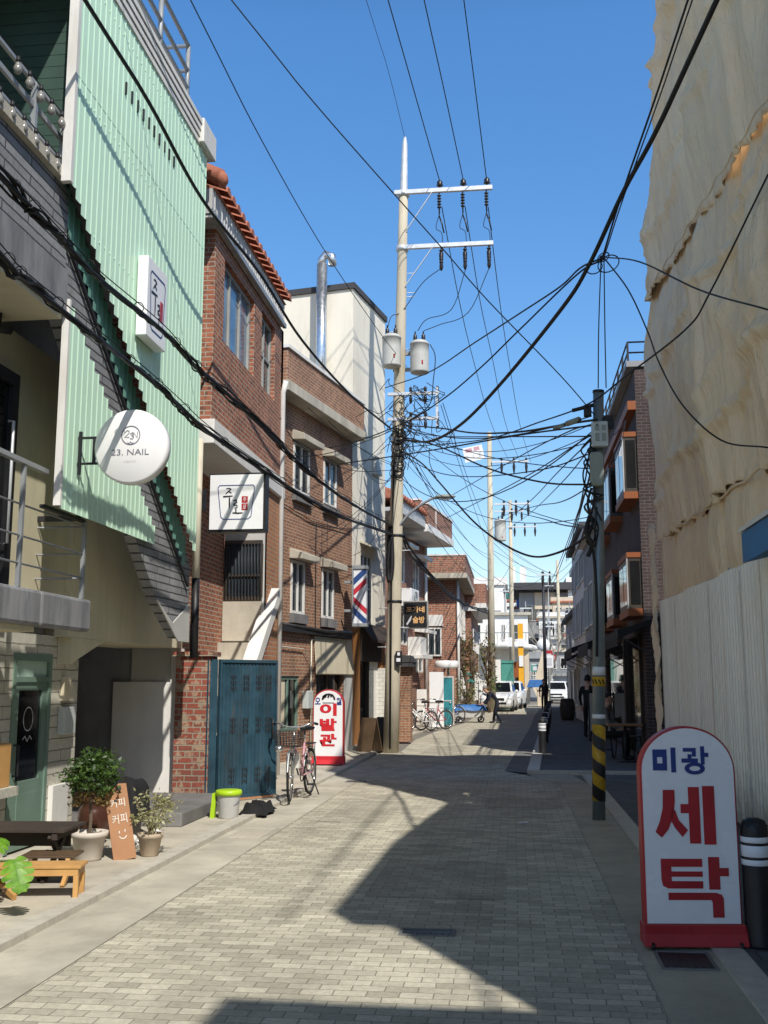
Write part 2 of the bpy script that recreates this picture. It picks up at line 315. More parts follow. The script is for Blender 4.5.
# ------------------------------------------------------------------ mesh building
class MB:
    def __init__(s): s.v = []; s.f = []; s.mi = []; s.cur = 0; s.sm = []; s.smooth = False
    def poly(s, pts):
        i = len(s.v); s.v += [tuple(p) for p in pts]; s.f.append(tuple(range(i, i+len(pts)))); s.mi.append(s.cur); s.sm.append(s.smooth)
    def faces(s, vs, fs):
        i = len(s.v); s.v += [tuple(p) for p in vs]
        for f in fs: s.f.append(tuple(i+k for k in f)); s.mi.append(s.cur); s.sm.append(s.smooth)
    def box(s, x0, x1, y0, y1, z0, z1):
        if x0 > x1: x0, x1 = x1, x0
        if y0 > y1: y0, y1 = y1, y0
        if z0 > z1: z0, z1 = z1, z0
        s.faces([(x0,y0,z0),(x1,y0,z0),(x1,y1,z0),(x0,y1,z0),(x0,y0,z1),(x1,y0,z1),(x1,y1,z1),(x0,y1,z1)],
                [(0,3,2,1),(4,5,6,7),(0,1,5,4),(1,2,6,5),(2,3,7,6),(3,0,4,7)])
    def obox(s, c, size, mat=None):
        a, b, d = size[0]/2, size[1]/2, size[2]/2
        vs = [Vector(p) for p in ((-a,-b,-d),(a,-b,-d),(a,b,-d),(-a,b,-d),(-a,-b,d),(a,-b,d),(a,b,d),(-a,b,d))]
        if mat is not None: vs = [mat @ v for v in vs]
        s.faces([tuple(v+Vector(c)) for v in vs], [(0,3,2,1),(4,5,6,7),(0,1,5,4),(1,2,6,5),(2,3,7,6),(3,0,4,7)])
    def bar(s, p, q, w, h=None, up=(0, 0, 1)):
        "rectangular bar from p to q"
        h = h or w; p, q = Vector(p), Vector(q); d = (q-p).normalized(); u = Vector(up)
        if abs(d.dot(u)) > .98: u = Vector((1, 0, 0))
        r = d.cross(u).normalized(); u = r.cross(d)
        vs = [tuple(e + r*a*w/2 + u*b*h/2) for e in (p, q) for a, b in ((-1,-1),(1,-1),(1,1),(-1,1))]
        s.faces(vs, [(0,1,2,3),(7,6,5,4),(0,4,5,1),(1,5,6,2),(2,6,7,3),(3,7,4,0)])
    def prism(s, pts, fr, a, b):
        "polygon pts (u,v) extruded from a to b; fr(u,v,w)->xyz"
        n = len(pts); lo = [fr(u, v, a) for u, v in pts]; hi = [fr(u, v, b) for u, v in pts]
        s.faces(lo+hi, [tuple(range(n))[::-1], tuple(range(n, 2*n))] + [(i, (i+1) % n, n+(i+1) % n, n+i) for i in range(n)])
    def tube(s, pts, r, n=6, caps=True):
        pts = [Vector(p) for p in pts]; m = len(pts)
        rs = r if isinstance(r, (list, tuple)) else [r]*m
        vs = []; ref = None
        for i, p in enumerate(pts):
            d = (pts[min(i+1, m-1)]-pts[max(i-1, 0)]).normalized()
            if ref is None or abs(ref.dot(d)) > .97:
                ref = Vector((0, 0, 1)) if abs(d.z) < .9 else Vector((1, 0, 0))
            u = d.cross(ref).normalized(); w = u.cross(d).normalized(); ref = w
            for k in range(n):
                a = 2*math.pi*k/n; vs.append(tuple(p + (u*math.cos(a)+w*math.sin(a))*rs[i]))
        fs = [(i*n+k, i*n+(k+1) % n, (i+1)*n+(k+1) % n, (i+1)*n+k) for i in range(m-1) for k in range(n)]
        if caps: fs += [tuple(range(n))[::-1], tuple(range((m-1)*n, m*n))]
        o = s.smooth; s.smooth = n > 5; s.faces(vs, fs); s.smooth = o
    def cyl(s, p, q, r, r2=None, n=16): s.tube([p, q], [r, r if r2 is None else r2], n)
    def lathe(s, prof, c, n=20, sx=1, sy=1):
        "profile of (r,z) turned about the vertical through c"
        vs = []; m = len(prof)
        for r, z in prof:
            for k in range(n):
                a = 2*math.pi*k/n; vs.append((c[0]+r*math.cos(a)*sx, c[1]+r*math.sin(a)*sy, c[2]+z))
        fs = [(i*n+k, i*n+(k+1) % n, (i+1)*n+(k+1) % n, (i+1)*n+k) for i in range(m-1) for k in range(n)]
        fs += [tuple(range(n))[::-1], tuple(range((m-1)*n, m*n))]
        o = s.smooth; s.smooth = True; s.faces(vs, fs); s.smooth = o
    def torus(s, c, R_, r, ax1, ax2, n=24, k=6, a0=0, a1=2*math.pi):
        ax1, ax2 = Vector(ax1), Vector(ax2); full = abs(a1-a0-2*math.pi) < 1e-4; m = n if full else n+1
        nz = ax1.cross(ax2); vs = []
        for i in range(m):
            a = a0+(a1-a0)*i/n; d = ax1*math.cos(a)+ax2*math.sin(a)
            for j in range(k):
                b = 2*math.pi*j/k; vs.append(tuple(Vector(c)+d*(R_+r*math.cos(b))+nz*r*math.sin(b)))
        fs = []
        for i in range(n):
            i2 = (i+1) % m
            for j in range(k): fs.append((i*k+j, i2*k+j, i2*k+(j+1) % k, i*k+(j+1) % k))
        o = s.smooth; s.smooth = True; s.faces(vs, fs); s.smooth = o
    def ball(s, c, rx, ry=None, rz=None, n=12, m=8):
        ry = ry or rx; rz = rz or rx
        vs = [(c[0], c[1], c[2]-rz)]
        for i in range(1, m):
            t = math.pi*i/m
            for k in range(n):
                a = 2*math.pi*k/n; vs.append((c[0]+rx*math.sin(t)*math.cos(a), c[1]+ry*math.sin(t)*math.sin(a), c[2]-rz*math.cos(t)))
        vs.append((c[0], c[1], c[2]+rz)); L = len(vs)-1
        fs = [(0, 1+(k+1) % n, 1+k) for k in range(n)]
        for i in range(m-2):
            for k in range(n): fs.append((1+i*n+k, 1+i*n+(k+1) % n, 1+(i+1)*n+(k+1) % n, 1+(i+1)*n+k))
        fs += [(L, 1+(m-2)*n+k, 1+(m-2)*n+(k+1) % n) for k in range(n)]
        o = s.smooth; s.smooth = True; s.faces(vs, fs); s.smooth = o
    def facade(s, fr, u0, u1, v0, v1, holes=(), t=.15, border=False):
        "wall sheet with real openings; fr(u,v,w): w=0 is the outer face, -t the inner"
        us = sorted({u0, u1, *[x for h in holes for x in h[:2] if u0 < x < u1]}); vs = sorted({v0, v1, *[x for h in holes for x in h[2:4] if v0 < x < v1]})
        for i in range(len(us)-1):
            for j in range(len(vs)-1):
                a, b, c, d = us[i], us[i+1], vs[j], vs[j+1]; mu, mv = (a+b)/2, (c+d)/2
                if any(h[0] < mu < h[1] and h[2] < mv < h[3] for h in holes): continue
                s.poly([fr(a,c,0), fr(b,c,0), fr(b,d,0), fr(a,d,0)]); s.poly([fr(a,c,-t), fr(a,d,-t), fr(b,d,-t), fr(b,c,-t)])
        for h in list(holes)+([(u0, u1, v0, v1)] if border else []):
            a, b, c, d = h[:4]
            a, b, c, d = max(a, u0), min(b, u1), max(c, v0), min(d, v1)
            for p, q in (((a,c),(b,c)), ((b,c),(b,d)), ((b,d),(a,d)), ((a,d),(a,c))):
                s.poly([fr(*p, 0), fr(*q, 0), fr(*q, -t), fr(*p, -t)])
    def corr(s, fr, u0, u1, top, bot, pitch=.16, dep=.025, t=0, rib=.28):
        "ribbed sheet; every pitch has its own flat top/bottom, so slanting edges come out stepped"
        n = max(1, round((u1-u0)/pitch)); p = (u1-u0)/n
        for i in range(n):
            a = u0+i*p; um = a+p/2
            z1 = top(um) if callable(top) else top; z0 = bot(um) if callable(bot) else bot
            if z1 <= z0+.01: continue
            k = [(a, 0), (a+p*(1-rib)*.86, 0), (a+p*(1-rib), dep), (a+p*.94, dep), (a+p, 0)]
            for j in range(4):
                (ua, wa), (ub, wb) = k[j], k[j+1]
                s.poly([fr(ua, z0, wa), fr(ub, z0, wb), fr(ub, z1, wb), fr(ua, z1, wa)])
            if t:
                s.poly([fr(a, z0, -t), fr(a, z1, -t), fr(a+p, z1, -t), fr(a+p, z0, -t)])
                s.poly([fr(a, z0, 0), fr(a, z0, -t), fr(a+p, z0, -t), fr(a+p, z0, 0)])
    def build(s, name, mats, parent=None, local=False, bevel=0, smooth=None):
        if not isinstance(mats, (list, tuple)): mats = [mats]
        me = bpy.data.meshes.new(name)
        vs = s.v
        if parent is not None and not local:
            inv = XF[parent].inverted(); vs = [tuple(inv @ Vector(v)) for v in vs]
        me.from_pydata(vs, [], s.f)
        for m in mats: me.materials.append(MT[m] if isinstance(m, str) else m)
        me.polygons.foreach_set('material_index', s.mi)
        me.polygons.foreach_set('use_smooth', s.sm if smooth is None else [smooth]*len(s.f))
        me.update()
        o = bpy.data.objects.new(name, me); COL.objects.link(o)
        if parent is not None: o.parent = parent; XF[o] = XF[parent].copy()
        else: XF[o] = Matrix.Identity(4)
        if bevel:
            md = o.modifiers.new('bevel', 'BEVEL'); md.width = bevel; md.segments = 2; md.limit_method = 'ANGLE'; md.angle_limit = R(40); md.harden_normals = False
        return o
def tag(o, label, cat, group=None, kind=None):
    if label: o['label'] = label
    if cat: o['category'] = cat
    if group: o['group'] = group
    if kind: o['kind'] = kind
    return o
def thing(name, label, cat, loc=(0, 0, 0), rz=0, group=None):
    o = bpy.data.objects.new(name, None); COL.objects.link(o); o.empty_display_size = .2
    o.location = loc; o.rotation_euler = (0, 0, rz); XF[o] = Matrix.Translation(loc) @ Matrix.Rotation(rz, 4, 'Z')
    return tag(o, label, cat, group)
def struct(name, mb, mat):
    o = mb.build(name, mat); o['kind'] = 'structure'; return o
def copy_tree(o, parent=None, first=True):
    c = o.copy(); COL.objects.link(c)
    if parent is not None: c.parent = parent
    XF[c] = XF[o].copy()
    for ch in list(o.children): copy_tree(ch, c, False)
    return c
def put(o, loc, rz, label=None, group=None):
    o.location = loc; o.rotation_euler = (0, 0, rz); XF[o] = Matrix.Translation(loc) @ Matrix.Rotation(rz, 4, 'Z')
    if label: o['label'] = label
    if group: o['group'] = group
    return o
# frames: a street-side wall looking +x (left houses), -x (right houses), and walls looking -y
def FX(x): return lambda u, v, w: (x+w, u, v)
def FXr(x): return lambda u, v, w: (x-w, u, v)
def FY(y): return lambda u, v, w: (u, y-w, v)
def window(parent, fr, u0, u1, v0, v1, set_=.08, fw=.05, mat='greyframe', gl='glass', cols=2, rows=1, local=True, bars=None):
    f = MB()
    def b(a, c, d, e, w0=-set_, w1=-set_+.05):
        f.prism([(a, d), (c, d), (c, e), (a, e)], fr, w0, w1)
    b(u0, u1, v0, v0+fw); b(u0, u1, v1-fw, v1); b(u0, u0+fw, v0+fw, v1-fw); b(u1-fw, u1, v0+fw, v1-fw)
    for i in range(1, cols):
        x = u0+(u1-u0)*i/cols; b(x-fw*.4, x+fw*.4, v0+fw, v1-fw, -set_, -set_+.045)
    for i in range(1, rows):
        z = v0+(v1-v0)*i/rows; b(u0+fw, u1-fw, z-fw*.35, z+fw*.35, -set_, -set_+.04)
    w = f.build('window', mat, parent, local=local)
    g = MB(); g.prism([(u0+.01, v0+.01), (u1-.01, v0+.01), (u1-.01, v1-.01), (u0+.01, v1-.01)], fr, -set_-.012, -set_+.012)
    g.build('pane', gl, w, local=local)
    return w
def text_on(name, body, mat, parent, fr, cx, cz, w=None, h=None, bold=0.0, off=.004, local=False, shear=0, rot=0):
    cu = bpy.data.curves.new(name, 'FONT'); cu.body = body; cu.size = 1; cu.align_x = 'LEFT'; cu.offset = bold; cu.shear = shear; cu.resolution_u = 3
    ob = bpy.data.objects.new(name, cu); COL.objects.link(ob)
    bpy.context.view_layer.update()
    me = bpy.data.meshes.new_from_object(ob.evaluated_get(bpy.context.evaluated_depsgraph_get()))
    bpy.data.objects.remove(ob); bpy.data.curves.remove(cu)
    xs = [v.co.x for v in me.vertices]; ys = [v.co.y for v in me.vertices]
    x0, x1, y0, y1 = min(xs), max(xs), min(ys), max(ys)
    kx = w/(x1-x0) if w else None; ky = h/(y1-y0) if h else None
    kx = kx or ky; ky = ky or kx
    inv = Matrix.Identity(4) if local else XF[parent].inverted()
    cr, sr = math.cos(rot), math.sin(rot)
    for v in me.vertices:
        a, b_ = (v.co.x-(x0+x1)/2)*kx, (v.co.y-(y0+y1)/2)*ky
        v.co = inv @ Vector(fr(cx+a*cr-b_*sr, cz+a*sr+b_*cr, off))
    me.materials.clear(); me.materials.append(MT[mat])
    o = bpy.data.objects.new(name, me); COL.objects.link(o); o.parent = parent; XF[o] = XF[parent].copy()
    return o
def stroke(mb, fr, pts, w, off=.004, th=.003):
    "a pen stroke as mitred ribbon on the plane of fr; w a number or one width per point"
    ws = w if isinstance(w, (list, tuple)) else [w]*len(pts); P = [Vector((p[0], p[1])) for p in pts]; n = len(P); Lf, Rt = [], []
    for i, p in enumerate(P):
        a = (P[i]-P[i-1]).normalized() if i else None; b = (P[i+1]-P[i]).normalized() if i < n-1 else None
        d = (a+b).normalized() if a and b and (a+b).length > .01 else (a or b)
        nr = Vector((-d.y, d.x)); k = 1
        if a and b: k = min(1.6, 1/max(.4, nr.dot(Vector((-a.y, a.x)))))
        Lf.append(p+nr*ws[i]/2*k); Rt.append(p-nr*ws[i]/2*k)
    for i in range(n-1): mb.poly([fr(q.x, q.y, off) for q in (Lf[i], Rt[i], Rt[i+1], Lf[i+1])])
def ringpts(cx, cz, rx, rz, n=28, a0=0, a1=2*math.pi): return [(cx+rx*math.cos(a0+(a1-a0)*i/n), cz+rz*math.sin(a0+(a1-a0)*i/n)) for i in range(n+1)]
def catmull(pts, k=6):
    P = [Vector(p) for p in pts]
    if len(P) < 3: return P
    out = []
    for i in range(len(P)-1):
        a = P[i-1] if i else P[0]*2-P[1]; b, c = P[i], P[i+1]; d = P[i+2] if i+2 < len(P) else P[-1]*2-P[-2]
        for j in range(k):
            t = j/k; out.append(.5*((2*b)+(c-a)*t+(2*a-5*b+4*c-d)*t*t+(3*b-a-3*c+d)*t**3))
    return out+[P[-1]]
def leaves(mb, c, r, n, size, squash=1, mats=1, rnd=None, hollow=.5, curl=True):
    "leaf-sized faces in clumps through an ellipsoid"
    rnd = rnd or random; c = Vector(c)
    rx, ry, rz = r if isinstance(r, (tuple, list)) else (r, r, r*squash)
    cl = []
    for _ in range(max(6, n//22)):
        d = Vector((rnd.gauss(0, 1), rnd.gauss(0, 1), rnd.gauss(0, 1))).normalized()*(hollow+(1-hollow)*rnd.random()**.5)
        cl.append((Vector((d.x*rx, d.y*ry, d.z*rz)), rnd.randrange(mats)))
    for i in range(n):
        q, mi = cl[i % len(cl)]
        p = c+q+Vector((rnd.gauss(0, 1)*rx, rnd.gauss(0, 1)*ry, rnd.gauss(0, 1)*rz))*.17
        a = Vector((rnd.gauss(0, 1), rnd.gauss(0, 1), rnd.gauss(0, .7))).normalized(); b = a.cross(Vector((rnd.gauss(0, 1), rnd.gauss(0, 1), rnd.gauss(0, 1)))).normalized()
        s = size*rnd.uniform(.6, 1.3); mb.cur = mi if rnd.random() < .8 else rnd.randrange(mats)
        mb.poly([p-a*s, p+b*s*.42-a*s*.1, p+a*s, p-b*s*.42-a*s*.1])
    mb.cur = 0
# ------------------------------------------------------------------ camera, light, sky
SUN_EL, SUN_AZ = R(47.0), R(28.5)      # azimuth: travel direction leans this far left of +Y
def setup_view():
    cd = bpy.data.cameras.new('camera'); cam = bpy.data.objects.new('camera', cd); COL.objects.link(cam)
    cam.location = (0, 0, 1.6); cam.rotation_euler = (R(90+9.1967), 0, R(6.9149))
    cd.sensor_fit = 'VERTICAL'; cd.sensor_height = 24; cd.lens = 1050/1024*24; cd.clip_start = .05; cd.clip_end = 2000
    sc.camera = cam
    sc.render.resolution_x, sc.render.resolution_y = 768, 1024
    ld = bpy.data.lights.new('sun', 'SUN'); ld.energy = 5.0; ld.angle = R(.53); ld.color = (1, .945, .86)
    so = bpy.data.objects.new('sun', ld); COL.objects.link(so)
    d = Vector((-math.sin(SUN_AZ)*math.cos(SUN_EL), math.cos(SUN_AZ)*math.cos(SUN_EL), -math.sin(SUN_EL)))
    so.rotation_euler = d.to_track_quat('-Z', 'Y').to_euler(); so.location = (10, -20, 30)
    w = bpy.data.worlds.new('World'); sc.world = w; w.use_nodes = True; nt = w.node_tree; nt.nodes.clear()
    out = nd(nt, 'ShaderNodeOutputWorld'); bg = nd(nt, 'ShaderNodeBackground'); sk = nd(nt, 'ShaderNodeTexSky', sky_type='NISHITA')
    sk.sun_disc = False; sk.sun_elevation = SUN_EL; sk.sun_rotation = math.atan2(-d.x, -d.y); sk.air_density = 1.0; sk.dust_density = .6; sk.ozone_density = 3.0; sk.altitude = 50
    hs = nd(nt, 'ShaderNodeHueSaturation'); hs.inputs['Saturation'].default_value = 1.24; hs.inputs['Value'].default_value = 1.0
    tc = nd(nt, 'ShaderNodeTexCoord'); sz = nd(nt, 'ShaderNodeSeparateXYZ'); nt.links.new(tc.outputs['Generated'], sz.inputs[0])
    # added gain on the sky: boosted low, cut overhead to deepen ground shade
    gr = ramp(nt, sz.outputs[2], [(.0, (1.75, 1.42, 1.22, 1)), (.14, (1.85, 1.62, 1.45, 1)), (.32, (1.8, 1.76, 1.72, 1)), (.56, (2.0, 2.0, 2.0, 1)), (.68, (1.3, 1.3, 1.3, 1)), (.8, (.36, .36, .36, 1)), (1, (.15, .15, .15, 1))])
    nt.links.new(sk.outputs[0], hs.inputs['Color']); nt.links.new(mixc(nt, 1.0, hs.outputs[0], gr, 'MULTIPLY'), bg.inputs[0])
    bg.inputs[1].default_value = .115
    nt.links.new(bg.outputs[0], out.inputs[0])
    sc.view_settings.view_transform = 'Standard'; sc.view_settings.look = 'None'; sc.view_settings.exposure = 0; sc.view_settings.gamma = 1
    sc.render.engine = 'CYCLES'; sc.cycles.max_bounces = 6; sc.cycles.use_denoising = True
setup_view()

# ------------------------------------------------------------------ the setting
def sheet(name, pts, z, mat):
    b = MB(); b.poly([(x, y, z) for x, y in pts]); return struct(name, b, mat)
sheet('ground', [(-400, -200), (400, -200), (400, 800), (-400, 800)], -.02, 'ground')
LW = [(-2.55, -9), (-2.55, 20), (-2.62, 25), (-2.75, 30), (-2.5, 36), (-1.95, 42), (-1.75, 50), (-1.6, 60), (-1.2, 78)]
RW = [(.71, -9), (.71, 17.2), (.30, 18.7), (-.18, 19.7), (.15, 28), (.55, 38), (1.0, 52), (1.45, 62), (2.4, 78)]
sheet('road', LW+RW[::-1], 0, 'paver')
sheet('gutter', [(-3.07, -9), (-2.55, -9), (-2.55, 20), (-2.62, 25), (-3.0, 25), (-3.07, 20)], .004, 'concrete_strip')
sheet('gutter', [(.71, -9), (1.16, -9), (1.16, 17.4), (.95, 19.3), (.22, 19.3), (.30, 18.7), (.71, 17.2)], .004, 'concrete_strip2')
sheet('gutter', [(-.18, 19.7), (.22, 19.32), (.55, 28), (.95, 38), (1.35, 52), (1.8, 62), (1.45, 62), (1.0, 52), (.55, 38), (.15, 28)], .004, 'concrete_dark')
b = MB(); b.box(-3.22, -3.07, -9, 24.0, -.02, .05); o = struct('kerb', b, 'granite')
b = MB(); b.box(1.16, 1.34, -9, 18.9, -.02, .022); struct('kerb', b, 'granite')
b = MB()
E0 = [(.22, 19.4), (.55, 28), (.95, 38), (1.35, 52), (1.8, 62), (2.2, 72)]
for (a, c), (d, e) in zip(E0, E0[1:]): b.prism([(a, c), (a+.22, c), (d+.22, e), (d, e)], lambda u, v, w: (u, v, w), -.02, .055)
struct('kerb', b, 'granite2')
b = MB(); b.prism([(1.341, -9), (2.9, -9), (2.9, 19.0), (1.341, 19.0)], lambda u, v, w: (u, v, w), -.02, .018); struct('sidewalk', b, 'paver_dark')
b = MB(); b.prism([(.443, 19.4), (.773, 28), (1.173, 38), (1.573, 52), (2.02, 62), (2.42, 72), (9, 72), (9, 19.4)], lambda u, v, w: (u, v, w), -.02, .05); struct('sidewalk', b, 'paver_dark')
b = MB(); b.box(.23, 9, 19.24, 19.39, -.02, .052); struct('kerb', b, 'granite')
b = MB(); b.prism([(-12, -9), (-3.222, -9), (-3.222, 25.0), (-3.05, 25.001), (-3.0, 33), (-2.4, 41), (-2.2, 52), (-2.0, 78), (-12, 78)], lambda u, v, w: (u, v, w), -.02, .036); struct('sidewalk', b, 'concrete')
# far wooded rise behind the town
b = MB()
hx = [(-260, 16), (-120, 20), (-60, 15), (-20, 13.2), (0, 14.2), (18, 14.8), (40, 15.5), (90, 24), (260, 20)]
for (x0, z0), (x1, z1) in zip(hx, hx[1:]):
    for k in range(5):
        a, c = x0+(x1-x0)*k/5, x0+(x1-x0)*(k+1)/5; za = z0+(z1-z0)*k/5+.8*math.sin(a*.7); zc = z0+(z1-z0)*(k+1)/5+.8*math.sin(c*.7)
        b.poly([(a, 150, -1), (c, 150, -1), (c, 185, zc), (a, 185, za)]); b.poly([(a, 185, za), (c, 185, zc), (c, 300, zc*.6), (a, 300, za*.6)])
struct('hill', b, 'hill')
b = MB(); rr = random.Random(5)
for k in range(46):
    x = rr.uniform(-26, 44); leaves(b, (x, 183, 13.4+rr.uniform(0, 1.8)), (1.6, 1.6, rr.uniform(1.2, 2.6)), 90, .34, rnd=rr)
tag(b.build('distant_trees', 'leaf_hill'), 'hazy row of bare brown trees along the far hilltop', 'trees', kind='stuff')
# paving details: relaid patches of the brick road
MT['paver_patch'] = brick('relaid paver', (.37, .34, .27), (.50, .465, .37), (.25, .23, .185), .175, .098, .004, .6, .25, .5, True, .85, None, (.16, .145, .12))
for k, (x0, x1, y0, y1) in enumerate(((-1.15, -.1, 8.2, 9.9), (-2.3, -1.5, 12.4, 14.6), (-.4, .6, 14.0, 15.2), (-2.1, -1.2, 24, 27))):
    sheet('road_patch', [(x0, y0), (x1, y0), (x1, y1), (x0, y1)], .0035, 'paver_patch')
def drain(x0, x1, y0, y1, z, label):
    t = thing('drain_cover', label, 'drain cover', ((x0+x1)/2, (y0+y1)/2, z))
    f = MB(); w = .02
    f.box(x0, x1, y0, y0+w, z, z+.008); f.box(x0, x1, y1-w, y1, z, z+.008); f.box(x0, x0+w, y0+w, y1-w, z, z+.008); f.box(x1-w, x1, y0+w, y1-w, z, z+.008)
    f.build('frame', 'granite' if 'pale' in label else 'concrete_dark', t)
    pale = 'pale' in label
    g = MB(); g.box(x0+w, x1-w, y0+w, y1-w, z, z+.003); n = max(3, int((x1-x0)/.045))
    for i in range(n): 
        a = x0+w+(x1-x0-2*w)*(i+.25)/n; g.box(a, a+.018, y0+w+.03, y1-w-.03, z+.003, z+.006)
    g.build('grate', 'concrete' if pale else 'darksteel', t)
drain(.80, 1.12, 6.38, 6.78, .005, 'iron drain grate in the gutter in front of the red and white laundry sign')
drain(-.76, -.40, 7.02, 7.20, .001, 'dark narrow slot drain in the brick road at the tip of the sunlit notch')
drain(-2.98, -2.62, 11.0, 11.75, .005, 'pale concrete drain lid in the left gutter before the lime lidded bucket')
drain(-2.72, -2.40, 17.2, 17.45, .005, 'small dark drain lid in the left gutter near the barber sign')
b = MB(); b.poly([(.02, 12.5, .006), (.13, 12.47, .012), (.15, 12.6, .02), (.04, 12.64, .006)]); tag(b.build('paper_scrap', 'litter'), 'white scrap of paper lying on the shaded road', 'litter')

# ------------------------------------------------------------------ mint green building with the stair, nail shop and cafe
G = thing('green_building', 'tall building clad in mint green ribbed steel with an outside stair and cafe below', 'building', (-3.9, 10.5, 0))
def up_edge(y): return 5.965-.72*(y-8.35)
def low_edge(y): return 5.0-.70*(y-8.64)
f = FX(-3.80)
b = MB(); b.corr(f, 8.3, 12.3, 8.28, lambda y: max(2.94, up_edge(y)), .125, .006, rib=.16)
for k in range(31):        # screw heads and the lap of two sheets
    for z in (3.3, 4.5, 5.7, 6.9, 8.1):
        y = 8.36+k*.127
        if z > up_edge(y)+.1: b.box(-3.799, -3.795, y-.008, y+.008, z-.008, z+.008)
b.box(-3.7995, -3.797, 8.3, 12.3, 7.02, 7.03); b.build('upper_cladding', 'green', G)
b = MB(); b.corr(FX(-3.93), 8.35, 12.3, lambda y: up_edge(y)+.2, lambda y: max(2.96, up_edge(y)-.17), .125, .006, rib=.16); b.build('shaded_cladding', 'green_shade', G)
b = MB(); b.corr(FX(-3.905), 8.64, 11.12, low_edge, 3.1, .125, .006, rib=.16); b.build('lower_cladding', 'green', G)
b = MB(); b.box(-3.86, -3.772, 8.24, 8.298, 5.95, 8.28); b.build('edge_trim', 'white_trim', G)
b = MB(); b.box(-3.95, -3.885, 8.605, 8.638, 3.12, 5.0); b.build('edge_trim', 'white_trim', G)
for i in range(10):
    b = MB(); y = 9.46+i*.171; b.box(-3.802, -3.782, y, y+.022, 7.50, 7.63); b.build('vent_slot', 'ink', G)
b = MB()
for k in range(4): b.box(-3.9, -3.78+.012*k, 4, 12.3+.02*k, 8.285+k*.082, 8.345+k*.082)
b.build('roof_ledge', 'white_trim', G)
b = MB(); b.box(-3.9, -3.72, 11.9, 12.45, 8.30, 8.62); b.box(-10, -3.9, 4, 12.42, 8.35, 8.6); b.build('roof_edge', 'white_trim', G, bevel=.01)
b = MB()
for z in (8.93, 9.16, 9.5): b.tube([(-3.9, 4, z), (-3.9, 11.72, z), (-6.5, 11.72, z)], .03, 6)
for y in (5.5, 7, 8.5, 9.6, 10.7, 11.72): b.tube([(-3.9, y, 8.6), (-3.9, y, 9.5)], .03, 6)
b.build('roof_railing', 'greysteel', G)
# solid core behind the cladding
b = MB(); b.box(-9, -3.92, 8.58, 12.25, 6.15, 8.3); b.box(-9, -5.35, 4, 12.25, 0, 8.3); b.build('core', 'greywall', G)
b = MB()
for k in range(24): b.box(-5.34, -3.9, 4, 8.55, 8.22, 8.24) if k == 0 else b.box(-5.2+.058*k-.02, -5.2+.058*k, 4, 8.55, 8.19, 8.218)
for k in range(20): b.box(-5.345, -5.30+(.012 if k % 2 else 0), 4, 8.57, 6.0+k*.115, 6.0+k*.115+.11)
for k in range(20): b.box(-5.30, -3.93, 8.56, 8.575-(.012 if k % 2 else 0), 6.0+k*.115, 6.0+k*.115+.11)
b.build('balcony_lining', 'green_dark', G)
b = MB(); b.box(-5.3, -3.92, 4, 8.55, 5.24, 6.0); b.build('balcony_wall', 'greybrick', G)
b = MB(); b.box(-5.34, -3.90, 4, 8.575, 4.86, 5.24); b.build('balcony_beam', 'slab', G)
b = MB(); b.box(-5.3, -3.86, 4, 8.4, 6.0, 6.1); b.build('balcony_sill', 'concrete', G)
rb = MB()
for z in (6.2, 6.41, 6.62): rb.bar((-3.93, 4, z), (-3.93, 8.4, z), .03, .045)
for y in (6.4, 7.1, 7.8, 8.38): rb.box(-3.95, -3.90, y-.02, y+.02, 6.1, 6.62)
rb.build('balcony_railing', 'greysteel', G)
# stair parapet in grey painted brick
b = MB(); b.prism([(8.5, 6.2), (12.6, 3.05), (12.6, 2.12), (12.2, 2.12), (11.4, 2.52), (8.5, 4.9)], FX(-4.08), 0, .12); b.build('stair_parapet', 'greybrick', G)
b = MB(); b.bar((-3.99, 8.6, 5.62), (-3.99, 12.55, 2.80), .05, .05); b.bar((-3.93, 8.6, 5.52), (-3.93, 12.45, 2.76), .03, .03); b.build('stair_handrail', 'darksteel', G)
b = MB(); b.prism([(11.38, 2.5), (11.95, 2.28), (12.58, 2.55), (12.58, 2.08), (12.15, 2.08)], FX(-3.955), .003, .02); b.build('parapet_end', 'lightgrey', G)
b = MB(); b.prism([(10.2, 2.05), (13.92, 2.05), (13.92, 3.3), (11.6, 3.4), (10.2, 4.5)], FX(-4.6), 0, .15); b.box(-5.34, -4.6, 11.6, 13.92, 2.052, 2.3); b.build('stair_soffit', 'olive', G)
b = MB(); b.box(-4.62, -4.5, 4, 11.0, 2.38, 4.79); b.box(-5.2, -3.94, 4, 8.57, 4.80, 4.857); b.build('upstairs_wall', 'olive', G)
d = MB(); d.box(-4.5, -4.43, 8.14, 8.2, 2.38, 4.25); d.box(-4.5, -4.43, 8.72, 8.84, 2.38, 4.25); d.box(-4.5, -4.43, 6.6, 8.84, 4.25, 4.37); d.box(-4.5, -4.43, 6.6, 6.68, 2.38, 4.25)
dd = d.build('upstairs_door', 'black', G)
d = MB(); d.box(-4.495, -4.47, 6.68, 8.72, 2.4, 4.25); d.build('pane', 'glass_dark', dd)
d = MB(); d.tube([(-4.43, 8.66, 2.8), (-4.38, 8.66, 2.8), (-4.38, 8.66, 3.9), (-4.43, 8.66, 3.9)], .015, 6); d.build('handle', 'galv', dd)
b = MB(); b.box(-4.6, -4.55, 10.25, 10.62, .03, .58); tag(b.build('white_board', 'white_paint'), 'low white board leaning on the cafe wall under the meter box', 'board')
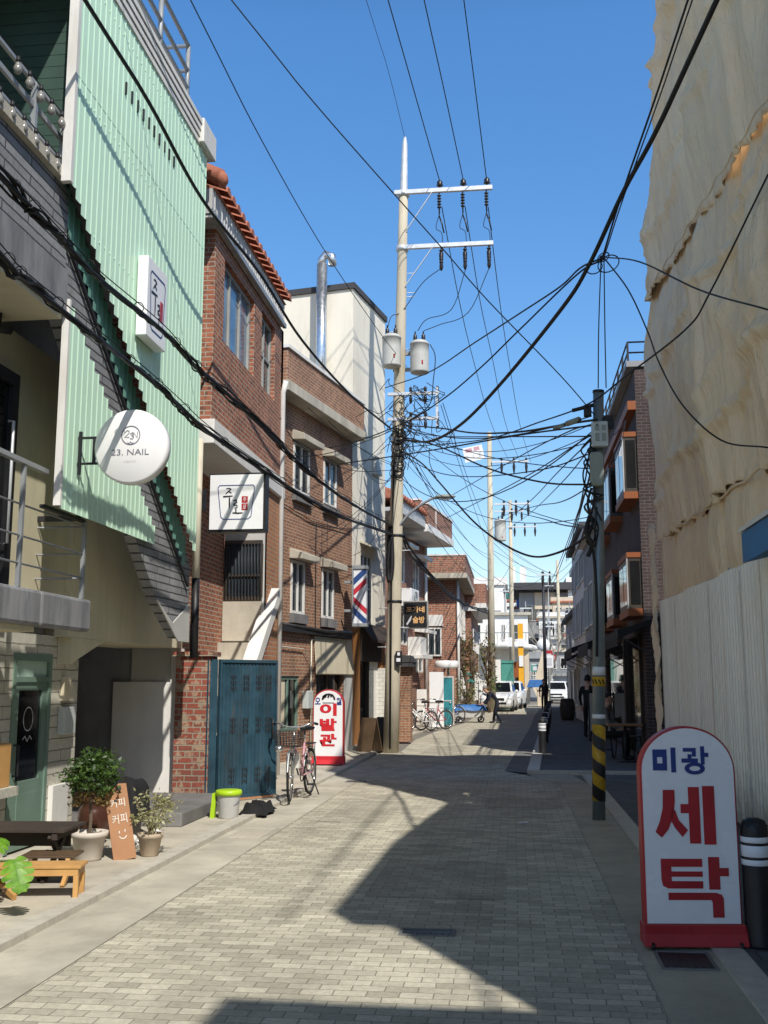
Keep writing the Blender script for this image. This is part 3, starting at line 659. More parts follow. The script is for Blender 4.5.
# first floor slab and railing
b = MB(); b.box(-5.34, -4.0, 4, 8.6, 2.07, 2.375); b.box(-4.12, -4.0, 8.6, 9.68, 2.07, 2.375); b.build('balcony_slab', 'slab', G, bevel=.03)
b = MB(); b.box(-5.2, -4.05, 4, 8.58, 2.02, 2.068); b.build('slab_soffit', 'olive', G)
b = MB()
for y, t in ((6.6, 3.4), (8.2, 3.4), (9.5, 3.12)): b.box(-4.05, -4.015, y-.018, y+.018, 2.375, t)
b.box(-4.06, -4.005, 4, 8.62, 3.40, 3.44); b.build('railing_post', 'greysteel', G)
b = MB()
for z in (2.57, 2.80, 3.06):
    b.tube([(-4.035, 4, z), (-4.035, 9.5, z)], .009, 6); b.tube([(-4.035, 9.5, z), (-5.2, 9.5, z)], .010, 6)
b.build('railing_bars', 'greysteel', G)
b = MB(); b.box(-4.07, -4.02, 8.6, 9.5, 3.10, 3.13); b.box(-5.2, -4.07, 9.48, 9.52, 3.12, 3.17); b.build('railing_return', 'darksteel', G)
# cafe front
CX_ = -4.6
fw_ = FX(CX_)
b = MB(); b.facade(fw_, 4, 10.85, 0, 2.06, [(9.36, 10.18, 0, 1.87)], .12); b.box(-8, CX_-.12, 10.80, 10.85, 0, 2.06); b.build('cafe_wall', 'whitebrick', G)
b = MB(); b.box(-5.34, CX_-.03, 4, 10.85, 2.06, 2.07); b.box(-7, -6.9, 4, 10.8, 0, 2.06); b.build('cafe_interior', 'inside', G)
b = MB()
for y0, y1, z0, z1 in ((9.36, 9.42, .05, 1.87), (10.12, 10.18, .05, 1.87), (9.42, 10.12, 1.80, 1.87), (9.42, 10.12, 1.60, 1.65)): b.box(CX_-.08, CX_+.012, y0, y1, z0, z1)
fr_ = b.build('door_frame', 'doorgreen', G)
b = MB(); b.box(CX_-.05, CX_-.02, 9.42, 10.12, 1.65, 1.80); b.build('transom', 'doorlite', fr_)
b = MB()
for y0, y1, z0, z1 in ((9.42, 9.52, .06, 1.6), (10.02, 10.12, .06, 1.6), (9.52, 10.02, 1.52, 1.6), (9.52, 10.02, .06, .68)): b.box(CX_-.055, CX_-.005, y0, y1, z0, z1)
b.box(CX_-.006, CX_+.002, 9.57, 9.97, .14, .56)
dr = b.build('door', 'doorgreen', G)
b = MB(); b.box(CX_-.04, CX_-.025, 9.52, 10.02, .68, 1.52); b.build('pane', 'glass_dark', dr)
b = MB(); b.tube([(CX_-.005, 9.47, .74), (CX_+.04, 9.47, .74), (CX_+.04, 9.47, 1.02), (CX_-.005, 9.47, 1.02)], .012, 6); b.build('handle', 'darksteel', dr)
b = MB(); stroke(b, FX(CX_-.025), ringpts(9.77, 1.25, .10, .11), .010); stroke(b, FX(CX_-.025), [(9.67, 1.06), (9.72, 1.09), (9.77, 1.04), (9.82, 1.09), (9.87, 1.05)], .010); b.build('lettering', 'paleink', dr)
b = MB(); b.box(CX_, CX_+.07, 10.38, 10.68, 1.07, 1.35); b.build('meter_box', 'boxpale', G, bevel=.01)
b = MB(); b.prism([(10.42, 1.41), (10.62, 1.41), (10.62, 1.51), (10.42, 1.65)], fw_, .003, .09); b.build('meter_hood', 'creampanel', G)
b = MB(); b.box(CX_, CX_+.12, 10.62, 10.82, 1.84, 1.98); b.build('wall_lamp', 'black', G)
b = MB(); b.box(CX_, CX_+.13, 8.75, 9.15, .68, 1.06); b.build('menu_shelf', 'wood', G, bevel=.008)
b = MB(); b.box(CX_, CX_+.18, 8.5, 9.22, .60, .68); b.build('window_ledge', 'whitebrick', G)
# passage under the stair
b = MB(); b.box(-8, -5.17, 14.02, 14.12, 0, 2.3); b.box(-8.1, -8, 12, 15, 0, 2.3); b.box(-8, -4.6, 12.32, 14.0, 2.31, 2.4); b.build('passage_wall', 'greywall', G)
b = MB(); b.box(-5.17, -4.62, 13.98, 14.018, 1.55, 2.06); b.build('passage_panel', 'lightgrey', G)
b = MB(); b.box(-5.40, -4.47, 13.93, 13.975, .03, 1.6); b.box(-4.60, -4.47, 13.93, 14.1, 1.6, 2.05); b.build('white_wall', 'white_paint', G)
b = MB(); b.prism([(10.3, 1.78), (10.3, 2.048), (11.2, 2.048)], FX(-4.598), 0, .146); b.build('chamfer', 'olive', G)
# black spotlight under the third floor
b = MB(); b.cyl((-4.4, 8.35, 4.8), (-4.4, 8.35, 4.70), .012, n=8); b.tube([(-4.47, 8.25, 4.66), (-4.33, 8.42, 4.66)], [.055, .04], 10); tag(b.build('spotlight', 'black'), 'small black spotlight under the third floor of the green building', 'lamp')
# bulbs on a string along the third floor railing
SL = thing('string_lights', 'strings of clear bulbs hanging on the third floor balcony railing', 'string lights', (-3.9, 7.5, 6.5))
b = MB()
for z in (6.60, 6.18): b.tube([(-3.885, 4, z), (-3.885, 8.38, z)], .006, 5)
b.build('cord', 'cable', SL)
for z, y0 in ((6.58, 7.38), (6.16, 7.12)):
    for k in range(6):
        b = MB(); y = y0+k*.21; b.lathe([(.016, 0), (.016, -.045), (.034, -.085), (.036, -.105), (.024, -.135), (.003, -.142)], (-3.872, y, z), 10); bb = b.build('bulb', 'bulb', SL)
        b = MB(); b.lathe([(.017, .012), (.018, -.04), (.003, -.041)], (-3.872, y, z), 8); b.build('bulb_cap', 'ink', bb)
# concrete step outside the passage
b = MB(); b.box(-5.0, -3.62, 11.5, 13.55, .03, .19); tag(b.build('concrete_step', 'concrete_dark', bevel=.02), 'low grey concrete step before the passage under the stair', 'step')
b = MB(); b.box(-4.46, -3.99, 13.72, 14.06, .03, 1.94); P = thing('brick_pillar', 'red brick gate pillar with pale mortar left of the blue gate', 'pillar', (-4.2, 13.9, 0)); b.build('shaft', 'pierbrick', P)
b = MB(); b.box(-4.50, -3.95, 13.68, 14.1, 1.94, 2.0); b.build('cap', 'pierbrick', P)

# ------------------------------------------------------------------ signs on the green building
S1 = thing('round_sign', 'round white nail shop sign reading 23. NAIL on a black bracket', 'sign', (-3.374, 8.95, 3.694))
b = MB(); b.tube([(-3.374, 8.885, 3.694), (-3.374, 8.90, 3.694), (-3.374, 8.985, 3.694), (-3.374, 9.0, 3.694)], [.322, .342, .342, .322], 56); b.build('disc', 'white_enamel', S1)
fs = lambda u, v, w: (u-.112, 8.885-w, v+.104)
b = MB(); stroke(b, fs, ringpts(-3.262, 3.69, .085, .085, 40), .008)
for pts in ([(-3.315, 3.715), (-3.30, 3.735), (-3.28, 3.73), (-3.278, 3.71), (-3.32, 3.672), (-3.275, 3.672)], [(-3.27, 3.70), (-3.245, 3.715), (-3.24, 3.698), (-3.255, 3.688), (-3.238, 3.678), (-3.245, 3.655), (-3.268, 3.66)], [(-3.235, 3.665), (-3.235, 3.715), (-3.20, 3.665), (-3.20, 3.72)], [(-3.29, 3.625), (-3.275, 3.612), (-3.262, 3.63), (-3.25, 3.612), (-3.235, 3.625)]): stroke(b, fs, pts, .006)
b.build('emblem', 'greyink', S1)
text_on('lettering', '23. NAIL', 'greyink', S1, fs, -3.262, 3.535, w=.35, h=.055, off=.004)
text_on('small_lettering', '네일아트', 'paleink', S1, fs, -3.262, 3.45, w=.12, h=.022, off=.004)
b = MB()
for z in (3.56, 3.80): b.bar((-3.9, 8.965, z), (-3.65, 8.965, z), .02)
b.bar((-3.745, 8.965, 3.56), (-3.745, 8.965, 3.80), .025); b.bar((-3.88, 8.965, 3.46), (-3.88, 8.965, 3.86), .025)
b.build('bracket', 'black', S1)
S2 = thing('box_sign', 'white box sign with vertical black Korean lettering on the mint green wall', 'sign', (-3.78, 11.1, 5.8))
b = MB(); b.box(-3.785, -3.67, 9.97, 10.58, 5.12, 5.98); b.build('case', 'white_enamel', S2, bevel=.008)
fs = lambda u, v, w: (-3.67+w, 10.275+(u-11.0)*.715, 5.55+(v-5.78)*.715)
b = MB(); stroke(b, fs, [(10.72, 6.2), (11.28, 6.2), (11.33, 6.15), (11.26, 5.38), (11.2, 5.33), (10.8, 5.33), (10.74, 5.38), (10.68, 6.14), (10.72, 6.2)], .022); b.build('outline', 'navy', S2)
def juro(mb, fs, cx, cz, k):
    "the brush written word: three strokes of the first block above, the second block lower right"
    Q = lambda L: [(cx+k*x, cz+k*z) for x, z in L]
    stroke(mb, fs, Q([(-.20, .42), (-.10, .43), (-.05, .40), (-.16, .30), (-.22, .24)]), [k*.03, k*.035, k*.04, k*.035, k*.02]); stroke(mb, fs, Q([(-.12, .33), (-.03, .27)]), k*.035)
    stroke(mb, fs, Q([(-.30, .16), (-.10, .17), (.02, .18)]), [k*.05, k*.045, k*.03]); stroke(mb, fs, Q([(-.09, .13), (-.085, -.08), (-.09, -.22)]), [k*.045, k*.05, k*.03])
    stroke(mb, fs, Q([(.03, .02), (.14, .04), (.15, -.04), (.06, -.09), (.07, -.13), (.16, -.12)]), k*.04); stroke(mb, fs, Q([(.16, -.12), (.17, -.20), (.08, -.22)]), k*.03)
    stroke(mb, fs, Q([(.13, -.24), (.13, -.36)]), k*.04); stroke(mb, fs, Q([(.02, -.37), (.18, -.385), (.36, -.375)]), [k*.04, k*.05, k*.03])
b = MB(); juro(b, lambda u, v, w: fs(11.0+(u-11.0)*1.0, v, w), 10.98, 5.76, .82); b.build('lettering', 'ink', S2)
b = MB(); b.box(-3.669, -3.665, 10.37, 10.45, 5.40, 5.62); b.build('seal', 'dullred', S2)
# ------------------------------------------------------------------ red brick house with the tiled roof edge
H1 = thing('brick_house', 'dark red brick house with terracotta tile roof edge and wide upper windows', 'house', (-3.9, 13.15, 0))
def loc(y): return y
f = FX(-3.9)
holes = [(13.62, 15.36, 6.27, 7.48), (15.85, 16.80, 6.27, 7.52)]
b = MB(); b.facade(f, 13.15, 17.45, 5.03, 7.70, holes, .2)
b.facade(FY(13.15), -9, -3.9, 5.03, 7.70, [], .2); b.box(-9, -3.9, 17.3, 17.45, 5.03, 7.70)
b.build('upper_wall', 'redbrick', H1)
b = MB(); b.box(-8.9, -4.3, 13.4, 17.2, 5.1, 7.66); b.build('inner_core', 'inside', H1)
window(H1, f, 13.62, 15.36, 6.27, 7.48, .12, .06, 'greyframe', 'glass_blue', 3, local=False)
window(H1, f, 15.85, 16.80, 6.27, 7.52, .12, .06, 'greyframe', 'glass', 2, 2, local=False)
b = MB(); b.box(-9, -3.84, 13.10, 17.5, 4.70, 5.03); b.build('floor_band', 'white_paint', H1, bevel=.01)
b = MB(); b.box(-9, -3.845, 12.78, 17.2, 7.70, 7.75); b.build('eave_soffit', 'fascia', H1)
b = MB(); b.corr(FX(-3.845), 12.76, 17.2, 8.10, 7.74, .12, .012); b.box(-9, -3.847, 12.76, 12.80, 7.75, 8.10); b.box(-3.87, -3.847, 12.80, 17.2, 7.75, 8.10); b.build('fascia', 'fascia', H1)
b = MB(); b.box(-3.86, -3.80, 12.74, 17.22, 7.68, 7.755); b.build('gutter_rail', 'greysteel', H1)
# barrel tiles along the eave
b = MB(); n = 17
b.prism([(-3.80, 8.10), (-5.2, 8.74), (-9, 8.74), (-9, 8.10)], lambda u, v, w: (u, w, v), 12.76, 17.2)
for i in range(n):
    y = 12.86+i*(17.14-12.86)/(n-1); m = 7
    for j in range(3):
        x0, x1 = -3.72-.46*j, -3.72-.46*(j+1)-.06; z0, z1 = 8.15+.21*j+.02, 8.15+.21*(j+1)
        for s_ in range(m):
            a0, a1 = math.pi*s_/m, math.pi*(s_+1)/m; r0, r1 = .105, .09
            b.poly([(x0, y-r0*math.cos(a0), z0+r0*math.sin(a0)), (x0, y-r0*math.cos(a1), z0+r0*math.sin(a1)), (x1, y-r1*math.cos(a1), z1+r1*math.sin(a1)), (x1, y-r1*math.cos(a0), z1+r1*math.sin(a0))])
        b.poly([(x0, y-.105*math.cos(math.pi*s_/m), z0+.105*math.sin(math.pi*s_/m)) for s_ in range(m+1)])
b.build('tile_roof', 'rooftile', H1)
b = MB(); o_ = b.smooth
for j in range(5):
    b.tube([(-3.76-.40*j, 12.80, 8.26+.2*j), (-4.2-.40*j, 12.80, 8.50+.2*j)], [.12, .10], 12)
b.ball((-3.74, 12.80, 8.24), .09, .11, .11); b.build('ridge_tiles', 'rooftile', H1)
# ground floor, stair recess
b = MB(); b.box(-4.15, -3.9, 16.35, 17.45, .03, 4.70); b.build('street_column', 'orangebrick', H1)
b = MB(); b.box(-9, -4.56, 14.16, 14.36, .03, 4.7); b.box(-4.76, -4.56, 14.36, 16.3, .03, 4.7); b.build('side_wall', 'redbrick', H1)
b = MB(); b.box(-4.56, -3.9, 16.32, 16.45, 2.22, 4.70); b.build('recess_wall', 'lightgrey', H1)
b = MB(); b.box(-4.55, -3.92, 16.25, 16.315, 2.24, 2.86); b.build('recess_panel', 'concrete', H1)
g = MB(); g.box(-4.54, -3.93, 16.27, 16.32, 2.88, 2.94); g.box(-4.54, -3.93, 16.27, 16.32, 3.78, 3.84); g.box(-4.54, -3.93, 16.27, 16.30, 3.26, 3.29); g.box(-4.55, -4.50, 16.275, 16.318, 2.94, 3.78); g.box(-3.97, -3.92, 16.275, 16.318, 2.94, 3.78)
gr = g.build('grille', 'bronze', H1)
g = MB()
for k in range(12): g.cyl((-4.52+k*.052, 16.26, 2.9), (-4.52+k*.052, 16.26, 3.8), .009, n=6)
g.build('grille_bars', 'darksteel', gr)
g = MB(); g.box(-4.53, -3.94, 16.305, 16.318, 2.94, 3.78); g.build('pane', 'glass', gr)
b = MB()
for k in range(8): b.box(-4.56, -3.92, 14.4+k*.235, 16.32, .03+k*.272, .03+(k+1)*.272)
b.build('steps', 'concrete', H1)
b = MB(); b.prism([(16.85, 3.12), (15.1, 1.72), (15.1, 1.45), (16.85, 2.86)], FX(-3.98), 0, .22); b.build('stair_stringer', 'white_paint', H1, bevel=.01)
b = MB(); b.prism([(16.34, .03), (16.34, 2.30), (15.1, 1.34), (14.9, 1.3), (14.9, .03)], FX(-3.96), 0, .12); b.build('stair_wall', 'redbrick', H1)
p = MB(); p.cyl((-3.98, 12.93, 2.9), (-3.985, 12.95, 4.72), .05, n=12); pp = p.build('support_post', 'pipe_beige', H1)
p = MB(); p.cyl((-3.97, 12.91, 1.9), (-3.98, 12.93, 2.9), .052, n=12); p.build('post_sleeve', 'black', pp)
p = MB(); p.tube([(-3.86, 17.30, .1), (-3.86, 17.30, 6.55), (-3.80, 17.25, 6.75)], .045, 10); p.build('drainpipe', 'pipe_white', H1)
# blue gate, swung open
GA = thing('blue_gate', 'blue painted ribbed steel gate standing half open beside the brick pillar', 'gate', (-3.90, 13.85, .04), R(-37))
fg = lambda u, v, w: (w, u, v)       # leaf along local +y, face looks +x
b = MB(); b.corr(fg, .02, .98, 1.82, .06, .062, .012, t=.02, rib=.4); lf = b.build('leaf', 'bluegate', GA, local=True)
b = MB(); b.box(-.022, .03, 0, .03, .03, 1.86); b.box(-.022, .03, .97, 1.0, .03, 1.86); b.box(-.022, .03, .03, .97, 1.82, 1.86); b.box(-.022, .03, .03, .97, .03, .07); b.build('frame', 'bluegate', GA, local=True)
for zc in (.22, .88, 1.45):
    for u in (.2, .42, .64, .82):
        b = MB()
        for k in range(3):
            for j in range(3): b.box(.0125, .0145, u+k*.035-.010, u+k*.035+.010, zc+j*.075, zc+j*.075+.05)
        b.build('cutout_pattern', 'darksteel', lf, local=True)
b = MB(); b.tube([(.03, .9, .78), (.06, .9, .78), (.06, .9, 1.05), (.03, .9, 1.05)], .012, 6); b.build('handle', 'darksteel', GA, local=True)
b = MB(); b.box(-.03, -.005, -.18, -.02, .02, 1.86); b.build('side_leaf', 'bluegate', GA, local=True)
b = MB(); b.box(-.05, .05, .15, .95, .002, .03); b.build('threshold', 'orangebrick', GA, local=True)
# square lightbox sign
S3 = thing('lightbox_sign', 'square white lightbox sign with black brush lettering and red seal in a black frame', 'sign', (-3.55, 13.0, 3.9))
y0 = 12.95
b = MB(); b.box(-3.84, -3.09, y0, y0+.16, 3.49, 4.26); b.build('case', 'black', S3, bevel=.006)
b = MB(); b.box(-3.825, -3.125, y0-.012, y0, 3.525, 4.235); b.build('panel', 'acrylic', S3)
fs = lambda u, v, w: (u+.07, y0-.012-w, v-.045)
b = MB(); stroke(b, fs, [(-3.77, 4.14), (-3.33, 4.14), (-3.31, 4.11), (-3.35, 3.73), (-3.39, 3.70), (-3.71, 3.70), (-3.745, 3.73), (-3.79, 4.11), (-3.77, 4.14)], .010); b.build('outline', 'navy', S3)
b = MB(); juro(b, fs, -3.60, 3.93, .40); b.build('lettering', 'ink', S3)
b = MB(); b.poly([fs(u, v, .003) for u, v in ((-3.475, 3.91), (-3.395, 3.91), (-3.395, 3.995), (-3.475, 3.995))]); b.poly([fs(u, v, .003) for u, v in ((-3.475, 3.815), (-3.395, 3.815), (-3.395, 3.90), (-3.475, 3.90))]); sl = b.build('seal', 'dullred', S3)
text_on('seal_lettering', '주', 'acrylic', sl, fs, -3.435, 3.952, h=.05, w=.045, off=.005); text_on('seal_lettering', '로', 'acrylic', sl, fs, -3.435, 3.858, h=.05, w=.045, off=.005)
b = MB(); b.box(-3.98, -3.90, y0+.03, y0+.09, 3.78, 4.06); b.build('bracket', 'black', S3)

# ------------------------------------------------------------------ tan brick house and barber shop building, turned a little to the right
O2, A2 = (-3.81, 24.75, 0), R(-11)
fl = FX(0)
H2 = thing('brick_house', 'tan brick two storey house with grey concrete window hoods beside the barber shop', 'house', O2, A2)
win = [(-3.65, -2.93, 3.0, 4.10), (-1.90, -1.18, 3.0, 4.10), (-3.60, -2.72, 5.55, 6.62), (-1.85, -1.05, 5.55, 6.62)]
b = MB(); b.facade(fl, -4.5, .1, .03, 7.40, win+[(-2.15, -.42, .05, 1.76), (-4.15, -3.1, .62, 1.72)], .2)
b.facade(FY(-4.5), -7, 0, .03, 7.40, [], .2); b.build('wall', 'tanbrick', H2, local=True)
b = MB(); b.box(-7, -.6, -4.25, .05, .05, 7.3); b.build('inner_core', 'inside', H2, local=True)
b = MB(); b.facade(FX(.30), -4.65, .1, 7.62, 8.30, [], .2); b.facade(FY(-4.65), -7, .30, 7.62, 8.30, [], .2); b.build('parapet', 'tanbrick', H2, local=True)
b = MB(); b.box(-7, .36, -4.72, .1, 7.40, 7.62); b.build('cornice', 'concrete', H2, local=True, bevel=.01)
b = MB(); b.box(.08, .34, -4.69, .1, 8.302, 8.37); b.build('coping', 'white_paint', H2, local=True)
for i, (a, c, z0, z1) in enumerate(win):
    w = window(H2, fl, a, c, z0, z1, .02, .055, 'white_trim', 'glass', 2)
    b = MB(); b.prism([(0, z1+.02), (.29, z1+.0), (.29, z1+.13), (0, z1+.24)], lambda u, v, w_: (u, w_, v), a-.08, c+.2); b.build('window_hood', 'concrete', w, local=True, bevel=.01)
    b = MB(); b.box(.001, .10, a-.05, c+.05, z0-.20, z0-.01); b.build('sill', 'concrete_dark', w, local=True)
b = MB(); b.box(.002, .12, -4.3, -.2, 2.60, 2.70); b.tube([(.10, -4.2, 2.74), (.14, -2, 2.70), (.10, -.2, 2.74)], .035, 6); b.build('ledge', 'darksteel', H2, local=True)
b = MB(); b.prism([(.003, 2.58), (.03, 2.58), (.10, 1.78), (.06, 1.76)], lambda u, v, w_: (u, w_, v), -2.32, 0.02); b.build('shop_canopy', 'creampanel', H2, local=True)
d = MB(); d.box(-.16, -.08, -2.15, -2.07, .05, 1.76); d.box(-.16, -.08, -.50, -.42, .05, 1.76); d.box(-.16, -.08, -1.33, -1.25, .05, 1.76); dr = d.build('shop_door', 'bronze', H2, local=True)
d = MB(); d.box(-.13, -.11, -2.07, -.5, .05, 1.76); d.build('pane', 'glass_dark', dr, local=True)
w = window(H2, fl, -4.15, -3.1, .62, 1.72, .08, .07, 'doorgreen', 'glass_dark', 2)
d = MB(); d.box(-.085, -.06, -3.95, -3.72, .7, 1.66); d.build('curtain', 'creampanel', w, local=True)
b = MB(); b.box(-.02, .05, -.42, 0.05, .03, 1.80); b.build('door_jamb', 'lightgrey', H2, local=True)
b = MB(); b.tube([(.04, -2.55, .05), (.04, -2.55, 2.5), (.04, -.9, 2.52)], .018, 6); b.tube([(.05, -4.35, 2.3), (.05, -3.0, 2.28), (.05, -2.6, 2.0), (.05, -2.6, 1.2)], .012, 5); b.build('gas_pipe', 'pipe_beige', H2, local=True)
b = MB(); b.box(.003, .14, -2.95, -2.66, 1.05, 1.42); b.build('gas_meter', 'boxpale', H2, local=True, bevel=.015)
b = MB(); b.tube([(.03, -4.4, 5.2), (.04, -2.6, 5.05), (.04, -.1, 5.15)], .010, 5); b.tube([(.03, -2.3, 5.05), (.03, -2.32, 4.6), (.03, -2.3, 2.75)], .009, 5); b.build('house_wiring', 'cable', H2, local=True)
# barber shop building
H3 = thing('barber_building', 'tall cream stucco building with dark roof coping above the barber shop', 'building', (O2[0]+.1*math.sin(-A2), O2[1]+.1*math.cos(A2), 0), A2)
sw = [(.62, 1.52, 3.06, 4.75)]
b = MB(); b.facade(fl, .005, 2.60, 3.02, 11.35, sw, .2); b.facade(FY(.005), -7, 0, 3.02, 11.35, [(-2.2, -1.6, 9.3, 9.95)], .2); b.box(-7, -.2, 2.45, 2.6, 3.02, 11.35); b.build('wall', 'cream', H3, local=True)
b = MB(); b.box(-6.9, -.5, .3, 2.4, 0.05, 11.2); b.build('inner_core', 'inside', H3, local=True)
b = MB(); b.box(-7, .05, -.05, 2.66, 11.35, 11.50); b.build('coping', 'fardark', H3, local=True)
window(H3, fl, .62, 1.52, 3.06, 4.75, .06, .05, 'white_trim', 'glass', 3, 2)
window(H3, FY(.005), -2.2, -1.6, 9.3, 9.95, .06, .05, 'alu', 'glass', 1, 2)
b = MB(); b.prism([(.002, 5.0), (.32, 4.86), (.32, 4.90), (.002, 5.06)], lambda u, v, w_: (u, w_, v), .55, 1.9); b.build('window_hood', 'concrete', H3, local=True)
b = MB(); b.box(.002, .14, 1.5, 1.95, 6.9, 7.35); b.build('wall_box', 'boxpale', H3, local=True, bevel=.01)
b = MB(); b.box(-7, -.0, .003, .63, .03, 3.015); b.box(-.12, 0, 2.25, 2.60, .03, 3.015); b.build('wood_post', 'woodpost', H3, local=True)
b = MB(); b.box(-.3, .02, .635, 2.245, 2.1, 3.012); b.prism([(.003, 2.98), (.02, 3.0), (.32, 2.62), (.32, 2.56)], lambda u, v, w_: (u, w_, v), .66, 2.55); b.build('shop_fascia', 'darkwood', H3, local=True)
d = MB(); d.box(-.18, -.12, .64, 1.45, .05, 2.1); sd = d.build('shop_window', 'glass_dark', H3, local=True)
d = MB(); d.box(-.15, -.08, 1.45, 2.24, .05, 2.1); wd = d.build('white_door', 'white_paint', H3, local=True)
d = MB(); d.box(-.08, -.065, 1.58, 1.86, .3, 1.9); d.build('pane', 'glass', wd, local=True)
d = MB(); d.box(-.12, -.04, .635, .70, .05, 2.1); d.box(-.12, -.04, 1.40, 1.45, .05, 2.1); d.build('frame', 'bronze', sd, local=True)
b = MB(); b.box(.01, .30, -.02, 2.6, .03, .13); b.build('door_step', 'concrete', H3, local=True)
# flue on the roof of the tan house
DU = thing('flue_pipe', 'shiny steel flue pipe with a hooked cap against the cream wall', 'flue', O2, A2)
b = MB(); b.cyl((-.72, -.22, 7.45), (-.72, -.22, 11.95), .135, n=18); b.build('pipe', 'duct', DU, local=True)
b = MB(); b.tube([(-.72, -.22, 11.90), (-.72, -.22, 12.08), (-.62, -.22, 12.2), (-.46, -.22, 12.12), (-.44, -.22, 11.9)], .11, 12); b.build('cap', 'duct', DU, local=True)
b = MB(); b.cyl((-.72, -.22, 9.6), (-.72, .08, 9.6), .03, n=8); b.build('wall_strut', 'galv', DU, local=True)
# barber stripe sign
BS = thing('barber_sign', 'upright barber sign with red, white and blue chevron stripes', 'sign', (-3.58, 23.98, 3.55), R(0))
b = MB(); b.box(-.02, .27, -.10, .10, -.62, .62); b.build('case', 'barber', BS, local=True)
b = MB()
for z0, z1 in ((-.70, -.622), (.622, .70)): b.box(-.05, .30, -.13, .13, z0, z1)
b.box(-.06, -.024, -.12, .12, -.62, .62); b.box(-.25, -.06, -.03, .03, .3, .36); b.box(-.25, -.06, -.03, .03, -.36, -.3); b.build('frame', 'greysteel', BS, local=True, bevel=.006)
# barber shop standing sign and laundry standing sign share their build
def standing_sign(name, label, loc, rz, w, h, th, band, frame, bandmat, facemat='white_enamel', feet=True):
    t = thing(name, label, 'sign', loc, rz)
    r = w/2; pts = [(-r, .0), (r, .0)] + [(r*math.cos(a), h-r*.92+r*.92*math.sin(a)) for a in [math.pi*k/24 for k in range(25)]]
    fr = lambda u, v, w_: (u, -w_, v)
    b = MB(); b.prism(pts, fr, -th/2, th/2); b.build('case', frame, t, local=True, bevel=.008)
    q = .012*w/.58 if frame == 'dullred' and w < .595 else .022*w/.58; pf = [(-r+q, band), (r-q, band)] + [((r-q)*math.cos(a), h-r*.92+(r*.92-q)*math.sin(a)) for a in [math.pi*k/24 for k in range(25)]]
    b = MB(); b.prism(pf, fr, th/2, th/2+.006); fc = b.build('face', facemat, t, local=True)
    b = MB(); b.box(-r-.012, r+.012, -th/2-.03, th/2+.012, .0, band*.98); b.prism([(th/2+.012, 0), (th/2+.06, 0), (th/2+.035, band*.45), (th/2+.012, band*.98)], lambda u, v, w_: (w_, -u, v), -r-.02, r+.02); b.build('base_band', bandmat, t, local=True, bevel=.006)
    if feet:
        for x in (-r+.03, r-.03):
            b = MB(); b.torus((x, -th/2-.05, -.0), .018, .010, (0, 1, 0), (0, 0, 1), 12, 6); b.build('castor', 'black', t, local=True)
    return t
SB = standing_sign('standing_sign', 'arched white barber shop sign with red lettering and a red base band', (-3.52, 20.25, .06), 0, .60, 1.40, .16, .15, 'dullred', 'red')
fs = lambda u, v, w: (u, -.086-w, v)
for i, chs in enumerate(('이', '발', '관')):
    text_on('lettering', chs, 'red', SB, fs, .0, 1.02-i*.285, w=.33, h=.235, bold=.045, local=True)
b = MB()
for k, pts in enumerate(([(-.115, 1.20), (-.10, 1.265), (-.05, 1.30), (.02, 1.31)], [(-.04, 1.29), (-.07, 1.24)], [(.02, 1.30), (-.01, 1.24)], [(.02, 1.31), (.08, 1.29), (.115, 1.24), (.12, 1.20)], [(.06, 1.29), (.05, 1.25)], [(-.075, 1.285), (-.095, 1.22)])): stroke(b, fs, pts, .034)
b.build('hair_emblem', 'ink', SB, local=True)
text_on('lettering', '오', 'navy', SB, fs, -.205, 1.18, w=.11, h=.13, bold=.03, local=True); text_on('lettering', '월', 'navy', SB, fs, .205, 1.175, w=.105, h=.14, bold=.03, local=True)
b = MB(); b.poly([fs(u, v, .004) for u, v in ((-.11, 1.135), (.11, 1.135), (.11, 1.155), (-.11, 1.155))]); b.build('emblem_line', 'greyink', SB, local=True)
# A-boards by the shop
def aboard(label, loc, rz, mat):
    t = thing('a_board', label, 'sign board', loc, rz)
    for s in (-1, 1):
        b = MB(); b.prism([(-.22, .0), (.22, .0), (.22, .75), (-.22, .75)], lambda u, v, w: (u, s*(.2-.2*v/.78)+w, v), -.012, .012); b.build('panel', mat, t, local=True)
    return t
aboard('dark wooden folding board by the barber shop doorway', (-3.28, 24.3, .04), R(-35), 'brownwood')
t = aboard('open wire frame board standing between the barber shop and the pole', (-2.98, 25.0, .04), R(20), 'darksteel')
